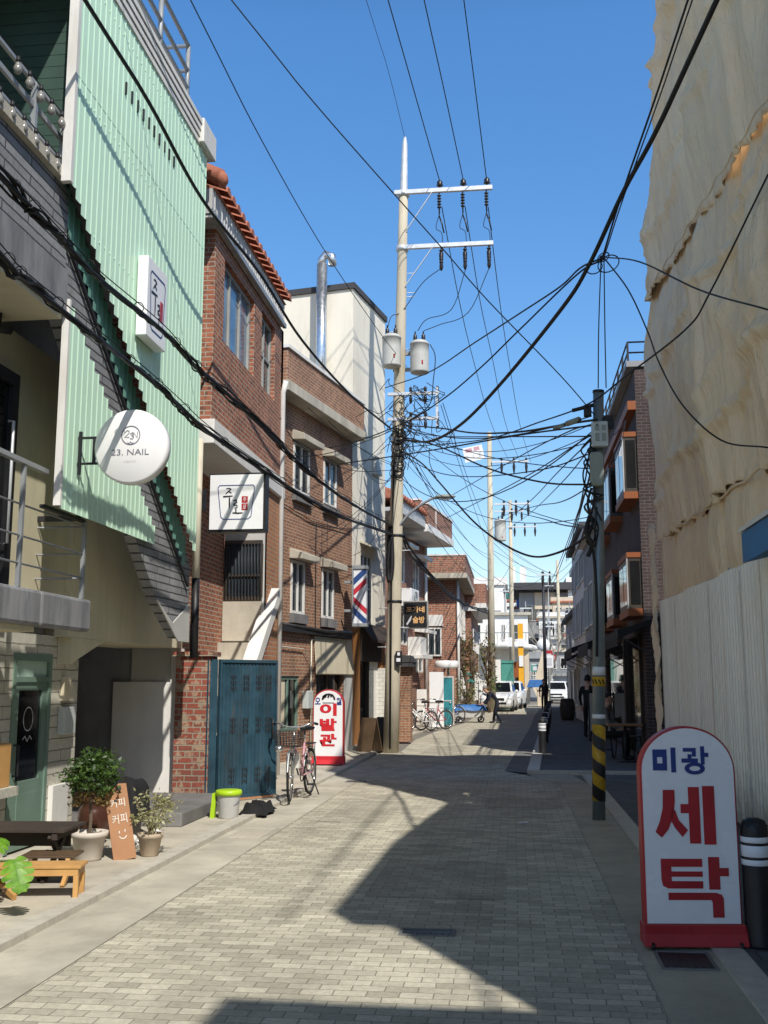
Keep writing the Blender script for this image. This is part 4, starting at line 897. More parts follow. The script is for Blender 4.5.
# ------------------------------------------------------------------ utility poles
def insulator_string(b, p, L=.55):
    "hanging string of dark sheds"
    prof = [(.012, 0)]
    for k in range(5): z = -.08-k*.075; prof += [(.02, z+.02), (.055, z), (.05, z-.02), (.02, z-.03)]
    prof += [(.012, -L)]
    b.lathe(prof, p, 10)
def pin_insulator(b, p):
    b.lathe([(.02, 0), (.03, .04), (.09, .07), (.06, .11), (.075, .15), (.05, .19), (.02, .22)], p, 12)
def transformer(t, x, y, z, r=.245, h=.84):
    b = MB(); b.lathe([(r*.8, 0), (r*.99, .02), (r, .05), (r, h*.3), (r, h*.6), (r, h*.88), (r*1.04, h*.885), (r*1.04, h*.93), (r*.8, h), (.05, h*1.03)], (x, y, z), 24); o = b.build('transformer', 'trafo', t)
    b = MB()
    for s in (-.11, .11): b.lathe([(.035, 0), (.055, .03), (.04, .05), (.055, .08), (.04, .10), (.05, .13), (.02, .16), (.015, .24)], (x+s*.9, y-.05, z+h), 10)
    b.build('bushing', 'porcelain', o)
    b = MB(); b.box(x-r*.3, x+r*.3, y+r*.9, y+r*1.25, z+.1, z+h*.8); b.build('bracket', 'greysteel', o)
    b = MB(); b.box(x+r*.3, x+r*.45, y-r*.99, y-r*.9, z+.18, z+.27); b.build('name_plate', 'dullred', o)
    return o
UP = thing('utility_pole', 'tall concrete utility pole with two grey cross arms and two transformers', 'utility pole', (-2.80, 24.4, 0))
pc = lambda z: (-2.80+.37*z/15.1, 24.4, z)
b = MB(); b.tube([pc(z) for z in (0, 2, 4, 6, 8, 10, 12, 13.55)], [.185-.0055*z for z in (0, 2, 4, 6, 8, 10, 12, 13.55)], 20); b.build('shaft', 'poleconc', UP)
b = MB(); b.tube([pc(13.55), pc(13.6), pc(14.9), pc(15.1)], [.105, .10, .07, .03], 16); b.build('top_cap', 'galv', UP)
for z in (13.58, 12.14):
    x0 = -2.80+.37*z/15.1; b = MB(); xs = x0-.22 if z > 13 else x0-.05
    b.box(xs, -.27, 24.26, 24.35, z-.05, z+.05); arm = b.build('cross_arm', 'galv', UP)
    b = MB(); b.bar((x0+.08, 24.30, z-1.0), (-1.75, 24.28, z-.05), .05, .012); b.build('brace', 'galv', arm)
    b = MB(); b.tube([(x0, 24.4, z-.06), (x0, 24.4, z+.06)], .15, 16); b.build('band', 'galv', arm)
    for x in (-1.56, -.98, -.40):
        b = MB()
        if z > 13: pin_insulator(b, (x, 24.30, z+.05)); insulator_string(b, (x-.02, 24.32, z-.05), .62); b.tube([(x-.02, 24.32, z-.67), (x+.05, 24.3, z-.9), (x+.09, 24.35, z-1.1)], .02, 6)
        else: insulator_string(b, (x+.02, 24.3, z-.05), .55); b.lathe([(.03, 0), (.055, -.1), (.04, -.3), (.05, -.42), (.02, -.5)], (x+.02, 24.3, z-.15), 8)
        b.build('insulator', 'porcelain', arm)
transformer(UP, -2.74, 24.12, 9.04, .225, .80); transformer(UP, -2.08, 24.25, 8.90, .225, .80)
b = MB(); b.box(-2.75, -1.9, 24.48, 24.56, 9.45, 9.55); b.box(-2.75, -1.9, 24.48, 24.56, 9.05, 9.13); b.build('transformer_frame', 'greysteel', UP)
for z, x1 in ((8.42, -1.62), (7.80, -1.62)):
    b = MB(); b.box(-2.85, x1, 24.25, 24.32, z-.035, z+.035); arm = b.build('low_arm', 'galv', UP)
    for x in (-2.3, -1.95, -1.66):
        b = MB(); b.lathe([(.02, 0), (.045, .03), (.03, .06), (.045, .09), (.02, .13)], (x, 24.28, z+.035), 8); b.lathe([(.015, -.25), (.04, -.2), (.04, -.1), (.02, -.04)], (x, 24.28, z), 8); b.build('insulator', 'porcelain', arm)
b = MB(); b.box(-1.70, -1.64, 24.24, 24.34, 7.6, 8.55); b.build('arm_upright', 'galv', UP)
rr = random.Random(3)
b = MB()
for k in range(44):        # tangle of jumper wires around the secondary rack
    z = rr.uniform(7.0, 8.6); x = rr.uniform(-2.7, -1.6); p = [(x, 24.2, z)]
    for j in range(3): p.append((p[-1][0]+rr.uniform(-.35, .35), 24.2+rr.uniform(-.25, .2), p[-1][2]+rr.uniform(-.45, .3)))
    b.tube(catmull(p, 5), .009, 5)
for k in range(24): z = rr.uniform(6.4, 7.8); b.torus((-2.6+rr.uniform(-.05, .15), 24.25, z), rr.uniform(.08, .2), .011, (1, 0, .2), (rr.uniform(-.3, .3), .3, 1), 16, 5)
b.tube(catmull([(-2.85, 24.15, 10.0), (-2.75, 24.2, 10.35), (-2.5, 24.3, 10.5), (-2.0, 24.3, 11.2), (-1.55, 24.3, 11.55)], 6), .01, 5)
b.tube(catmull([(-2.12, 24.2, 9.95), (-1.9, 24.25, 10.25), (-1.3, 24.3, 10.5), (-.95, 24.3, 11.5)], 6), .01, 5)
b.tube(catmull([(-1.96, 24.2, 9.95), (-1.6, 24.25, 10.1), (-.9, 24.3, 10.4), (-.38, 24.3, 11.5)], 6), .01, 5)
for x, z in ((-1.56, 12.0), (-.98, 12.0), (-.4, 12.0)): b.tube(catmull([(x, 24.3, 13.0), (x-.1, 24.3, 12.6), (x+.05, 24.3, 12.4), (x+.02, 24.3, 11.6)], 5), .009, 5)
b.tube(catmull([(-1.82, 24.2, 9.6), (-1.70, 24.2, 9.3), (-1.75, 24.2, 8.7), (-1.85, 24.2, 8.1), (-2.4, 24.2, 7.7)], 6), .012, 5)
b.build('jumper_wires', 'cable', UP)
b = MB()
for k in range(9):
    z = 2.4+k*.45+ (k > 6)*4; s = 1 if k % 2 else -1; x, y, _ = pc(z); b.cyl((x, y-.05, z), (x+s*.36, y-.05, z), .011, n=6)
for z in (10.9, 11.5, 11.0): x, y, _ = pc(z); b.cyl((x, y, z), (x+.32, y, z), .010, n=6)
b.build('step_bolts', 'galv', UP)
b = MB()
for z in (3.45, 5.0, 6.9): b.tube([(pc(z)[0], 24.4, z-.03), (pc(z)[0], 24.4, z+.03)], .20-.006*z, 16)
b.build('steel_band', 'darksteel', UP)
b = MB(); b.tube(catmull([(-2.80, 24.20, 5.2), (-2.82, 24.16, 4.7), (-2.84, 24.17, 4.15), (-2.79, 24.15, 3.9), (-2.74, 24.17, 4.3), (-2.76, 24.2, 5.0)], 6), .055, 7); b.tube([(-2.80, 24.2, .1), (-2.76, 24.21, 4.0), (-2.7, 24.23, 7.0)], .022, 6); b.build('cable_coil', 'cable', UP)
b = MB(); b.box(-2.66, -2.52, 24.14, 24.24, 1.98, 2.30); mb_ = b.build('meter_box', 'black', UP, bevel=.01)
b = MB(); b.box(-2.64, -2.55, 24.13, 24.139, 2.06, 2.14); b.box(-2.62, -2.56, 24.13, 24.139, 2.2, 2.27); b.build('label', 'reflect', mb_)
LMP = thing('street_lamp', 'grey street lamp head on a long arm reaching over the road from the concrete pole', 'street lamp', (-2.66, 24.4, 5.2))
b = MB(); b.tube(catmull([(-2.66, 24.3, 5.15), (-2.3, 24.3, 5.55), (-1.85, 24.3, 5.84), (-1.66, 24.3, 5.88)], 6), .03, 8); b.build('arm', 'greysteel', LMP)
b = MB(); b.ball((-1.50, 24.3, 5.90), .25, .1, .055, 14, 8); b.build('head', 'boxgrey', LMP)
b = MB(); b.ball((-1.46, 24.3, 5.865), .16, .07, .04, 12, 6); b.build('lens', 'lamp', LMP)
def far_pole(label, x, y, h, r0=.18, arms=(), trafo=(), lean=0, mat='poleconc'):
    t = thing('utility_pole', label, 'utility pole', (x, y, 0))
    b = MB(); b.tube([(x, y, 0), (x+lean, y, h)], [r0, r0*.55], 12); b.build('shaft', mat, t)
    for z, x0, x1 in arms:
        b = MB(); b.box(x+x0, x+x1, y-.2, y-.1, z-.05, z+.05); a = b.build('cross_arm', 'galv', t)
        b = MB(); n = max(2, round(abs(x1-x0)/.65))
        for k in range(n):
            xx = x+x0+(x1-x0)*(k+.8)/n; b.lathe([(.05, .2), (.07, .1), (.04, .05), (.05, -.1), (.09, -.3), (.05, -.6), (.02, -.7)], (xx, y-.15, z), 7)
        b.build('insulator', 'porcelain', a)
    for dx, z in trafo: transformer(t, x+dx, y-.3, z, .40, 1.5)
    return t
far_pole('second concrete utility pole, carrying a tilted white notice board near its top', -1.15, 58, 15.5, .22, ((13.75, .2, 2.25), (11.35, .3, 2.3)), lean=.1)
far_pole('slim concrete pole with one grey transformer behind the white parked cars', -.05, 72.6, 14.1, .2, ((13.3, -1.0, 1.0), (12.2, -.2, 1.9)), ((-.62, 11.2),), .1)
far_pole('black steel pole standing at the far end of the bollard row', 1.98, 66, 8.4, .13, ((8.2, -.4, .5),), mat='darksteel')
far_pole('short dark pole far down the street before white apartment block', 4.35, 84, 7.2, .13, ((6.9, -.5, .4),), mat='darksteel')
far_pole('pale concrete pole farthest down the street on the right', 4.15, 95, 12.4, .2, (), mat='poleconc')
far_pole('thin grey pole in the middle of the far street', 3.0, 88, 7.0, .1, ((6.5, -.3, .3),), mat='greysteel')
# tilted notice board on the second pole
NB = thing('notice_board', 'tilted white notice board with faded red blocks high on the second pole', 'sign', (-1.8, 57.85, 14.3))
mt = Matrix.Rotation(R(-11), 4, 'Y')
def nbf(u, v, w):
    p = mt @ Vector((u, 0, v)); return (-1.95+p.x, 57.85-w, 14.26+p.z)
b = MB(); b.prism([(-.55, -.42), (.55, -.42), (.55, .42), (-.55, .42)], nbf, -.03, .0); b.build('board', 'white_enamel', NB)
b = MB()
for u0, u1, v0, v1 in ((-.42, -.05, .12, .34), (.05, .38, .14, .36)): b.poly([nbf(u0, v0, .004), nbf(u1, v0, .004), nbf(u1, v1, .004), nbf(u0, v1, .004)])
b.build('red_print', 'pink', NB)
b = MB()
for u0, u1, v0, v1 in ((-.42, .40, -.29, -.25), (-.42, -.32, -.25, -.04), (-.08, .02, -.25, -.06), (.26, .40, -.25, .0)): b.poly([nbf(u0, v0, .004), nbf(u1, v0, .004), nbf(u1, v1, .004), nbf(u0, v1, .004)])
b.build('small_print', 'paleink', NB)
b = MB(); b.bar((-1.42, 57.9, 14.4), (-1.05, 57.95, 14.3), .04); b.bar((-1.42, 57.9, 14.05), (-1.05, 57.95, 13.95), .04); b.build('bracket', 'galv', NB)

# steel pole on the right with hazard stripes
RP = thing('steel_pole', 'blue grey steel pole with yellow and black hazard stripes at its foot', 'utility pole', (.97, 12.96, 0))
rp = lambda z: (.97+.16*z/5.18, 12.96, z)
b = MB(); b.tube([rp(0), rp(5.18)], [.075, .066], 20); b.build('shaft', 'polesteel', RP)
b = MB(); b.tube([rp(5.17), rp(5.20)], .072, 20); b.build('cap', 'black', RP)
hz = MB(); hz.tube([(rp(z)[0]-.97, 0, z) for z in (.22, 1.10)], .0785, 20); hz.build('hazard_band', 'hazard', RP, local=True)
b = MB(); b.tube([rp(1.55), rp(1.66)], .078, 20); bd = b.build('sticker_band', 'yellow', RP)
b = MB()
for k in range(4): a = R(-150+k*32); x = rp(1.6)[0]; b.obox((x+.081*math.cos(a), 12.96+.081*math.sin(a), 1.605), (.004, .016, .06), Matrix.Rotation(a, 3, 'Z') @ Matrix.Rotation(.5, 3, 'X'))
b.build('sticker_print', 'ink', bd)
b = MB(); b.tube([rp(1.68), rp(1.78)], .077, 20); b.build('white_band', 'reflect', RP)
b = MB(); b.tube([rp(1.17), rp(1.22)], .078, 20); b.build('white_band', 'reflect', RP)
b = MB(); b.box(1.02, 1.22, 12.80, 12.90, 4.45, 4.77); bx = b.build('junction_box', 'boxpale', RP, bevel=.015)
b = MB()
for k in range(2): b.box(1.06+k*.08, 1.11+k*.08, 12.792, 12.80, 4.52, 4.62); b.box(1.06+k*.08, 1.11+k*.08, 12.792, 12.80, 4.65, 4.72)
b.build('label', 'boxgrey', bx)
b = MB(); b.prism([(.985, 4.02), (1.02, 3.96), (1.13, 3.96), (1.15, 4.0), (1.15, 4.34), (1.11, 4.38), (1.0, 4.38), (.985, 4.34)], FY(12.90), 0, .13); b.build('terminal_case', 'boxgrey', RP, bevel=.015)
b = MB(); b.ball((1.02, 12.9, 4.42), .06, .06, .05); b.box(.94, 1.03, 12.85, 12.95, 4.86, 4.98); b.box(1.18, 1.30, 12.88, 12.96, 4.70, 4.86); b.cyl((1.06, 12.9, 5.0), (.8, 12.95, 4.95), .025, n=8)
rr = random.Random(8)
for k in range(9):
    z = rr.uniform(3.5, 4.9); p = [(1.05+rr.uniform(-.1, .1), 12.87, z)]
    for j in range(3): p.append((1.03+rr.uniform(-.14, .12), 12.87+rr.uniform(-.06, .04), p[-1][2]-rr.uniform(.05, .3)))
    b.tube(catmull(p, 5), .011, 5)
b.tube(catmull([(1.0, 12.86, 3.95), (.95, 12.88, 3.75), (1.0, 12.88, 3.5), (.93, 12.9, 3.3), (1.0, 12.9, 3.15), (1.02, 12.88, 2.5), (1.0, 12.88, 1.9)], 6), .018, 6)
b.tube(catmull([(.97, 12.9, 3.6), (.92, 12.85, 3.4), (.98, 12.85, 3.25), (.93, 12.85, 3.1)], 6), .03, 6)
b.build('cable_clutter', 'cable', RP)
# the knot of wires over the right pole is part of its drop cables (below)

# ------------------------------------------------------------------ cables in the air
CABLES = [
('hv',0.012,1,[(-2.16,18.46,14.71),(-1.89,21.28,14.36),(-1.56,24.81,13.94)]),
('hv',0.012,1,[(-1.51,19.14,15.13),(-1.26,21.8,14.62),(-0.98,24.81,13.96)]),
('hv',0.012,1,[(-0.77,20.68,16.14),(-0.59,22.58,15.04),(-0.4,24.58,13.81)]),
('top',0.006,1,[(-2.74,19.53,15.51),(-2.58,22.05,15.48),(-2.43,24.41,15.08)]),
('hv2',0.012,0,[(-1.57,25.21,13.57),(-1.37,29.81,12.79),(-1.14,35.45,12.62),(-0.71,45.69,12.87),(0.05,63.79,14.97)]),
('hv2',0.012,0,[(-0.98,25.27,13.57),(-0.77,30.36,12.97),(-0.49,36.75,13.0),(-0.09,46.25,12.99),(0.73,65.56,15.32)]),
('hv2',0.012,0,[(-0.39,25.01,13.41),(-0.18,30.14,12.86),(0.08,36.35,12.85),(0.55,47.67,13.32),(1.46,69.49,16.13)]),
('lowpair',0.009,0,[(-1.6,24.6,8.2),(-1.54,28.74,8.15),(-1.47,33.91,8.21),(-1.37,41.26,8.34),(-1.17,55.2,8.57)]),
('lowpair',0.009,0,[(-1.51,23.93,8.07),(-1.43,29.35,8.14),(-1.34,35.73,8.31),(-1.21,45.56,8.81),(-1.02,58.94,9.5)]),
('c1',0.022,1,[(-3.56,7.88,7.42),(-3.49,9.31,7.3),(-3.41,10.93,7.03),(-3.29,13.22,7.05),(-3.18,15.55,6.89),(-2.99,19.48,7.06),(-2.77,23.98,7.52)]),
('b2',0.03,1,[(-3.28,6.11,4.88),(-3.27,6.58,4.86),(-3.25,7.12,4.82),(-3.23,7.72,4.79),(-3.19,9.1,4.84),(-3.17,9.9,4.79),(-3.14,10.79,4.8),(-3.08,12.9,4.78),(-3.03,14.52,4.75),(-2.97,16.72,4.76),(-2.87,20.09,4.93),(-2.74,24.56,5.26)]),
('b3',0.03,1,[(-3.31,6.23,4.39),(-3.3,6.5,4.34),(-3.28,7.17,4.33),(-3.26,7.98,4.33),(-3.23,8.8,4.32),(-3.21,9.61,4.29),(-3.17,10.88,4.23),(-3.07,13.8,4.28),(-2.94,18.09,4.48),(-2.74,24.39,5.02)]),
('d',0.008,1,[(-3.42,10.29,9.1),(-3.26,13.01,8.89),(-3.04,16.74,8.85),(-2.74,21.88,9.14),(-2.52,25.64,9.5)]),
('e',0.007,1,[(-2.67,9.32,8.35),(-2.01,9.96,7.65),(-1.18,10.75,6.87),(-0.7,11.21,6.43),(-0.21,11.68,5.97),(0.64,12.5,5.28),(1.1,12.95,4.85)]),
('f',0.026,1,[(1.74,7.99,7.04),(1.42,9.24,6.64),(1.19,10.11,6.45),(0.91,11.19,6.12),(0.65,12.21,6.0),(-0.11,15.1,5.93),(-0.83,17.89,6.03),(-1.58,20.75,6.42),(-2.45,24.09,7.24)]),
('g',0.012,1,[(1.77,9.33,7.98),(1.6,10.33,7.63),(1.35,11.79,7.16),(1.21,12.6,6.82)]),
('g',0.008,1,[(1.8,9.27,7.94),(1.63,10.26,7.59),(1.37,11.7,7.12),(1.22,12.57,6.79)]),
('v',0.008,0,[(1.22,12.96,6.94),(1.16,12.96,5.99),(1.13,12.96,5.23)]),
('v',0.008,0,[(1.26,12.99,6.95),(1.24,12.99,6.0),(1.23,12.99,5.24)]),
('h',0.009,0,[(1.22,12.68,6.84),(1.51,11.49,6.27),(1.87,10.0,5.35),(2.18,8.74,4.68)]),
('h',0.009,0,[(1.24,12.74,6.85),(1.45,12.18,6.21),(1.6,11.8,5.57),(1.69,11.56,5.09),(1.85,11.14,4.5),(2.1,10.51,3.97),(2.37,9.8,3.73)]),
('i',0.01,0,[(2.31,8.97,6.0),(1.97,10.03,5.33),(1.81,10.55,5.14),(1.36,11.94,5.08),(1.01,13.06,5.06),(0.45,14.78,5.27),(-0.48,17.72,5.71),(-2.41,23.77,7.0)]),
('k3',0.012,0,[(1.22,12.75,6.86),(0.99,13.42,7.01),(0.75,14.07,7.01),(0.22,15.56,7.19),(-0.54,17.67,7.45),(-1.57,20.52,7.8),(-2.92,24.27,8.58)]),
('k3',0.012,0,[(1.22,12.82,6.86),(0.94,13.37,6.9),(0.2,14.83,6.68),(-0.42,16.06,6.49),(-1.09,17.38,6.37),(-1.98,19.12,6.39),(-3.72,22.56,6.79),(-5.92,26.9,7.66)]),
('j',0.016,0,[(-2.55,24.2,7.64),(-1.35,20.4,6.6),(-0.58,17.97,5.9),(0.18,15.59,5.33),(0.82,13.57,4.94),(1.08,12.73,4.77)]),
('j',0.01,0,[(-2.55,24.2,7.51),(-1.35,20.41,6.44),(-0.13,16.56,5.49),(1.06,12.81,4.58)]),
('j',0.014,0,[(-2.55,24.2,7.37),(-1.35,20.42,6.22),(-0.36,17.29,5.13),(0.47,14.66,4.37),(1.03,12.89,3.99)]),
('j',0.016,0,[(-2.7,24.66,7.18),(-1.9,22.15,6.29),(-1.36,20.44,5.49),(-0.7,18.35,4.46),(-0.21,16.82,3.85),(0.27,15.31,3.41),(0.62,14.19,3.31),(0.93,13.22,3.39),(1.02,12.92,3.56)]),
('j',0.012,0,[(-3.6,21.85,6.23),(-2.23,19.2,5.78),(-1.0,16.82,5.39),(0.17,14.57,5.04),(1.09,12.79,4.72)]),
('j',0.009,0,[(-2.63,24.43,7.03),(-1.62,21.26,5.93),(-0.69,18.31,5.19),(0.44,14.77,4.57),(1.04,12.86,4.39)]),
('k',0.009,0,[(1.03,12.88,4.75),(0.81,14.36,5.01),(0.2,18.37,5.55),(-1.7,30.9,7.11)]),
('k',0.009,0,[(1.03,12.9,4.61),(0.93,13.46,4.67),(0.18,17.75,5.0),(-1.73,28.7,6.08)]),
('k',0.009,0,[(1.03,12.91,4.57),(0.82,16.92,4.99),(0.29,27.17,6.04),(-0.99,52.03,9.07)]),
('k',0.009,0,[(1.03,12.94,4.49),(0.92,18.96,5.14),(0.63,34.26,7.03),(0.12,61.12,10.59)]),
('k',0.009,0,[(1.02,13.05,4.01),(0.82,17.06,4.49),(0.43,24.55,5.63),(-0.98,51.78,9.54)]),
('s',0.012,0,[(1.03,12.91,4.61),(1.39,21.18,5.02),(2.77,53.32,7.57)]),
('s',0.012,0,[(1.03,12.86,4.27),(1.66,26.32,5.47),(3.38,62.89,8.75)]),
('s',0.022,0,[(1.04,13.01,3.76),(1.2,16.38,4.08),(1.83,28.86,5.21),(3.01,52.43,7.46)]),
('n',0.03,0,[(-2.57,25.04,5.11),(-2.51,26.9,4.92),(-2.28,32.92,4.71),(-1.93,42.3,4.73),(-1.31,59.07,5.52)]),
('n',0.022,0,[(-2.57,25.03,4.99),(-2.52,26.47,4.77),(-2.34,31.15,4.66),(-1.99,40.18,4.62),(-1.29,58.18,5.29)]),
('m',0.012,0,[(0.27,53.18,10.14),(0.77,26.83,5.74),(0.91,19.26,4.45),(1.02,13.28,3.5)]),
('q',0.01,0,[(-4.61,20.17,6.15),(-4.13,21.17,6.27),(-3.49,22.5,6.74),(-2.61,24.32,7.59)]),
('q',0.008,0,[(-3.89,17.24,6.09),(-3.73,18.16,5.81),(-3.23,20.87,5.89),(-2.64,24.12,6.53)]),
]
CLAB = {
 'hv': ('power_cable', 'high voltage wire running overhead to the top cross arm of the concrete pole', 'cable', 'high voltage wires over the street'),
 'hv2': ('power_cable', 'high voltage wire going on from the concrete pole to the second pole', 'cable', 'far high voltage wires'),
 'top': ('power_cable', 'hair thin wire running to the very tip of the concrete pole', 'cable', None),
 'lowpair': ('power_cable', 'steep low wire falling away from the secondary rack of the concrete pole', 'cable', 'steep low wire pair'),
 'c1': ('power_cable', 'thick black cable slanting down across the mint green wall top', 'cable', None),
 'b2': ('cable_bundle', 'upper lashed cable bundle passing under the white box sign on the mint wall', 'cable', None),
 'b3': ('cable_bundle', 'lower lashed cable bundle passing just above the round nail sign', 'cable', None),
 'd': ('power_cable', 'thin black wire falling from the sky past the tile roof to the transformers', 'cable', None),
 'e': ('power_cable', 'long straight wire slanting across the whole sky down to the right pole', 'cable', None),
 'f': ('power_cable', 'thickest black cable sagging from the top right corner to the concrete pole', 'cable', None),
 'g': ('drop_wire', 'wire from the top right coming down to the knot above the right pole', 'cable', 'wires into the knot above the right pole'),
 'v': ('drop_wire', 'upright wire hanging from the knot to the top of the right pole', 'cable', 'upright wires above the right pole'),
 'h': ('drop_wire', 'wire looping from the knot over to the dust sheet', 'cable', 'wires looping to the dust sheet'),
 'i': ('drop_wire', 'wire slanting over the dust sheet and on across the street to the concrete pole', 'cable', None),
 'k3': ('drop_wire', 'wire bowing from the knot above the right pole to the left house fronts', 'cable', 'wires bowing to the left house fronts'),
 'j': ('telephone_cable', 'slack cable strung across the street between concrete pole and right pole', 'cable', 'slack cables strung across the street'),
 'k': ('service_wire', 'thin wire fanning out from the right pole to the left side far down the street', 'cable', 'fan of wires from the right pole'),
 's': ('service_wire', 'steep wire falling from the right pole toward the far right houses', 'cable', 'steep wires beyond the right pole'),
 'n': ('cable_bundle', 'black cable bundle slung low from the concrete pole to the second pole', 'cable', 'low bundles between the concrete poles'),
 'm': ('service_wire', 'sagging wire from the transformer pole far behind to the right pole', 'cable', None),
 'q': ('service_wire', 'thin wire from the tan house front to the concrete pole', 'cable', 'wires from the tan house'),
}
rr = random.Random(21)
for key, r, ext, pts in CABLES:
    P = [Vector(p) for p in pts]
    if ext:
        d = (P[0]-P[1]); k = min(12, (P[0].y+4)/max(.2, -d.y)) if d.y < -.05 else 3
        P = [P[0]+d*k, P[0]+d*k*.5] + P
    C = catmull(P, 7)
    b = MB()
    if key in ('b2', 'b3'):
        b.tube(C, .021, 7)
        for w in range(4):
            ph = rr.uniform(0, 6); b.tube([c+Vector((rr.uniform(-.012, .012)+.028*math.sin(i*.5+ph), 0, .035*math.cos(i*.37+ph)+rr.uniform(-.012, .012))) for i, c in enumerate(C)], rr.choice((.007, .009, .012)), 5)
        mes = [c+Vector((0, 0, .07)) for c in C]; b.tube(mes, .005, 5)
        for i in range(3, len(C), 6): b.torus(C[i]+Vector((0, 0, .03)), .046, .004, (1, 0, 0), (0, -.25, 1), 14, 4)
    elif key == 'n':
        b.tube(C, r, 6)
        for w in range(2): b.tube([c+Vector((rr.uniform(-.03, .03), 0, rr.uniform(-.05, .05))) for c in C], .014, 5)
    else: b.tube(C, r, 6)
    nm, lab, cat, grp = CLAB[key]; tag(b.build(nm, 'cable'), lab, cat, grp)
# thin drop wires: from the concrete pole to the house fronts, and more of them across the street
q = random.Random(77)
def thin(a, b_, sag, r, lab, grp):
    a, b_ = Vector(a), Vector(b_); m = MB()
    m.tube([a+(b_-a)*t-Vector((0, 0, sag*4*t*(1-t))) for t in [k/18 for k in range(19)]], r, 5)
    tag(m.build('drop_wire', 'cable'), lab, 'cable', grp)
for k in range(9):
    s_ = q.uniform(-4.2, 2.2); z = q.choice((4.6, 5.1, 6.9, 7.3, 7.6)); x, y = -3.81+.05+s_*math.sin(R(11)), 24.75+s_*math.cos(R(11))
    thin((-2.6+q.uniform(-.1, .1), 24.3, q.uniform(6.2, 7.9)), (x, y, z), q.uniform(.05, .35), .007, 'thin slack drop wire from the concrete pole to the nearby house fronts', 'drop wires at the concrete pole')
for k in range(8):
    thin((-2.55, 24.2, q.uniform(6.3, 7.8)), (1.03, 12.92, q.uniform(3.4, 4.9)), q.uniform(.1, .75), q.choice((.006, .007, .009)), 'slack thin cable strung across the street between concrete pole and right pole', 'slack cables strung across the street')
for k in range(6):
    thin((1.04, 12.95, q.uniform(3.5, 4.9)), q.choice(((2.4, 21.3, 6.9), (2.42, 24.5, 6.9), (2.6, 31, 6.2), (2.7, 39, 6.8))), q.uniform(.1, .5), .007, 'thin wire from the right pole to the dark buildings behind it', 'wires to the dark buildings')
for k in range(6):
    thin((-2.5, 24.5, q.uniform(6.0, 7.6)), (q.uniform(-1.2, -.9), 57.8, q.uniform(7, 10)), q.uniform(.2, .9), .009, 'thin wire running on from the concrete pole to the second pole', 'thin wires to the second pole')
for k in range(7):
    thin((-1.1, 58, q.uniform(6.5, 10)), q.choice(((1.98, 66, 8.1), (-.05, 72.6, 9.5), (4.35, 84, 6.8), (4.15, 95, 11))), q.uniform(.2, .8), .012, 'wire between the far poles down the street', 'wires between the far poles')
for k in range(5):
    thin((1.98, 66, 7.9-.2*k), q.choice(((2.75, 44, 5.5), (2.65, 34, 6.2), (1.03, 12.95, 4.2))), q.uniform(.2, .6), .009, 'wire from the black far pole back along the right side', 'wires to the black pole')
b = MB()
for k, (rad, dx, dz) in enumerate(((.10, -.1, -.10), (.13, .08, -.06), (.07, .02, .03))): b.torus((1.22+dx, 12.85, 6.88+dz), rad, .008, (1, 0, .1*k), (.2, .3, 1), 18, 5)
b.ball((1.22, 12.85, 6.9), .035); tag(b.build('wire_knot', 'cable'), 'small knot of looped wires hanging in the sky above the right pole', 'cable')
b = MB()
b.tube([(.63, 14.1, 5.01), (.75, 13.8, 4.98)], .03, 8); b.tube([(.78, 13.7, 4.97), (.9, 13.3, 4.92)], .04, 8); tag(b.build('cable_splice', 'boxgrey'), 'grey cable splice sleeve on the slack cable left of the right pole', 'cable splice')
# ------------------------------------------------------------------ right side: buildings that shade the road, the sheeted site, the hoarding
def shade_block(label, x0, y0, y1, prof, over, mat):
    t = thing('street_building', label, 'building', (x0, (y0+y1)/2, 0))
    n = len(prof)
    b = MB(); b.prism([(y0, 0), (y1, 0)]+[(y, z) for y, z in prof[::-1]], FX(x0), 0, 9); b.build('wall', mat, t)
    b = MB()
    for (ya, za), (yb, zb) in zip(prof, prof[1:]): b.prism([(ya-(over if ya == prof[0][0] else 0), za-.45), (yb, zb-.45), (yb, zb+.02), (ya-(over if ya == prof[0][0] else 0), za+.02)], FX(x0), -.003, .5)
    b.build('roof_edge', 'concrete', t)
    for k in range(3):
        y = y0+1+k*(y1-y0-2)/2.2; window(t, FXr(x0), y, y+1.2, 3.4, 4.7, -.01, .06, 'white_trim', 'glass', 2, local=False)
        window(t, FXr(x0), y, y+1.2, .8, 2.2, -.01, .06, 'white_trim', 'glass', 2, local=False)
    return t
shade_block('plain rendered house on the right behind the camera that shades the near road', 2.42, -12, -1.65, [(-12, 8.8), (-1.65, 8.8)], 0, 'farbeige')
shade_block('rendered house on the right next to the sheeted site', 2.42, 1.25, 8.42, [(1.25, 8.35), (4.2, 8.2), (8.42, 7.45)], .45, 'farbeige')

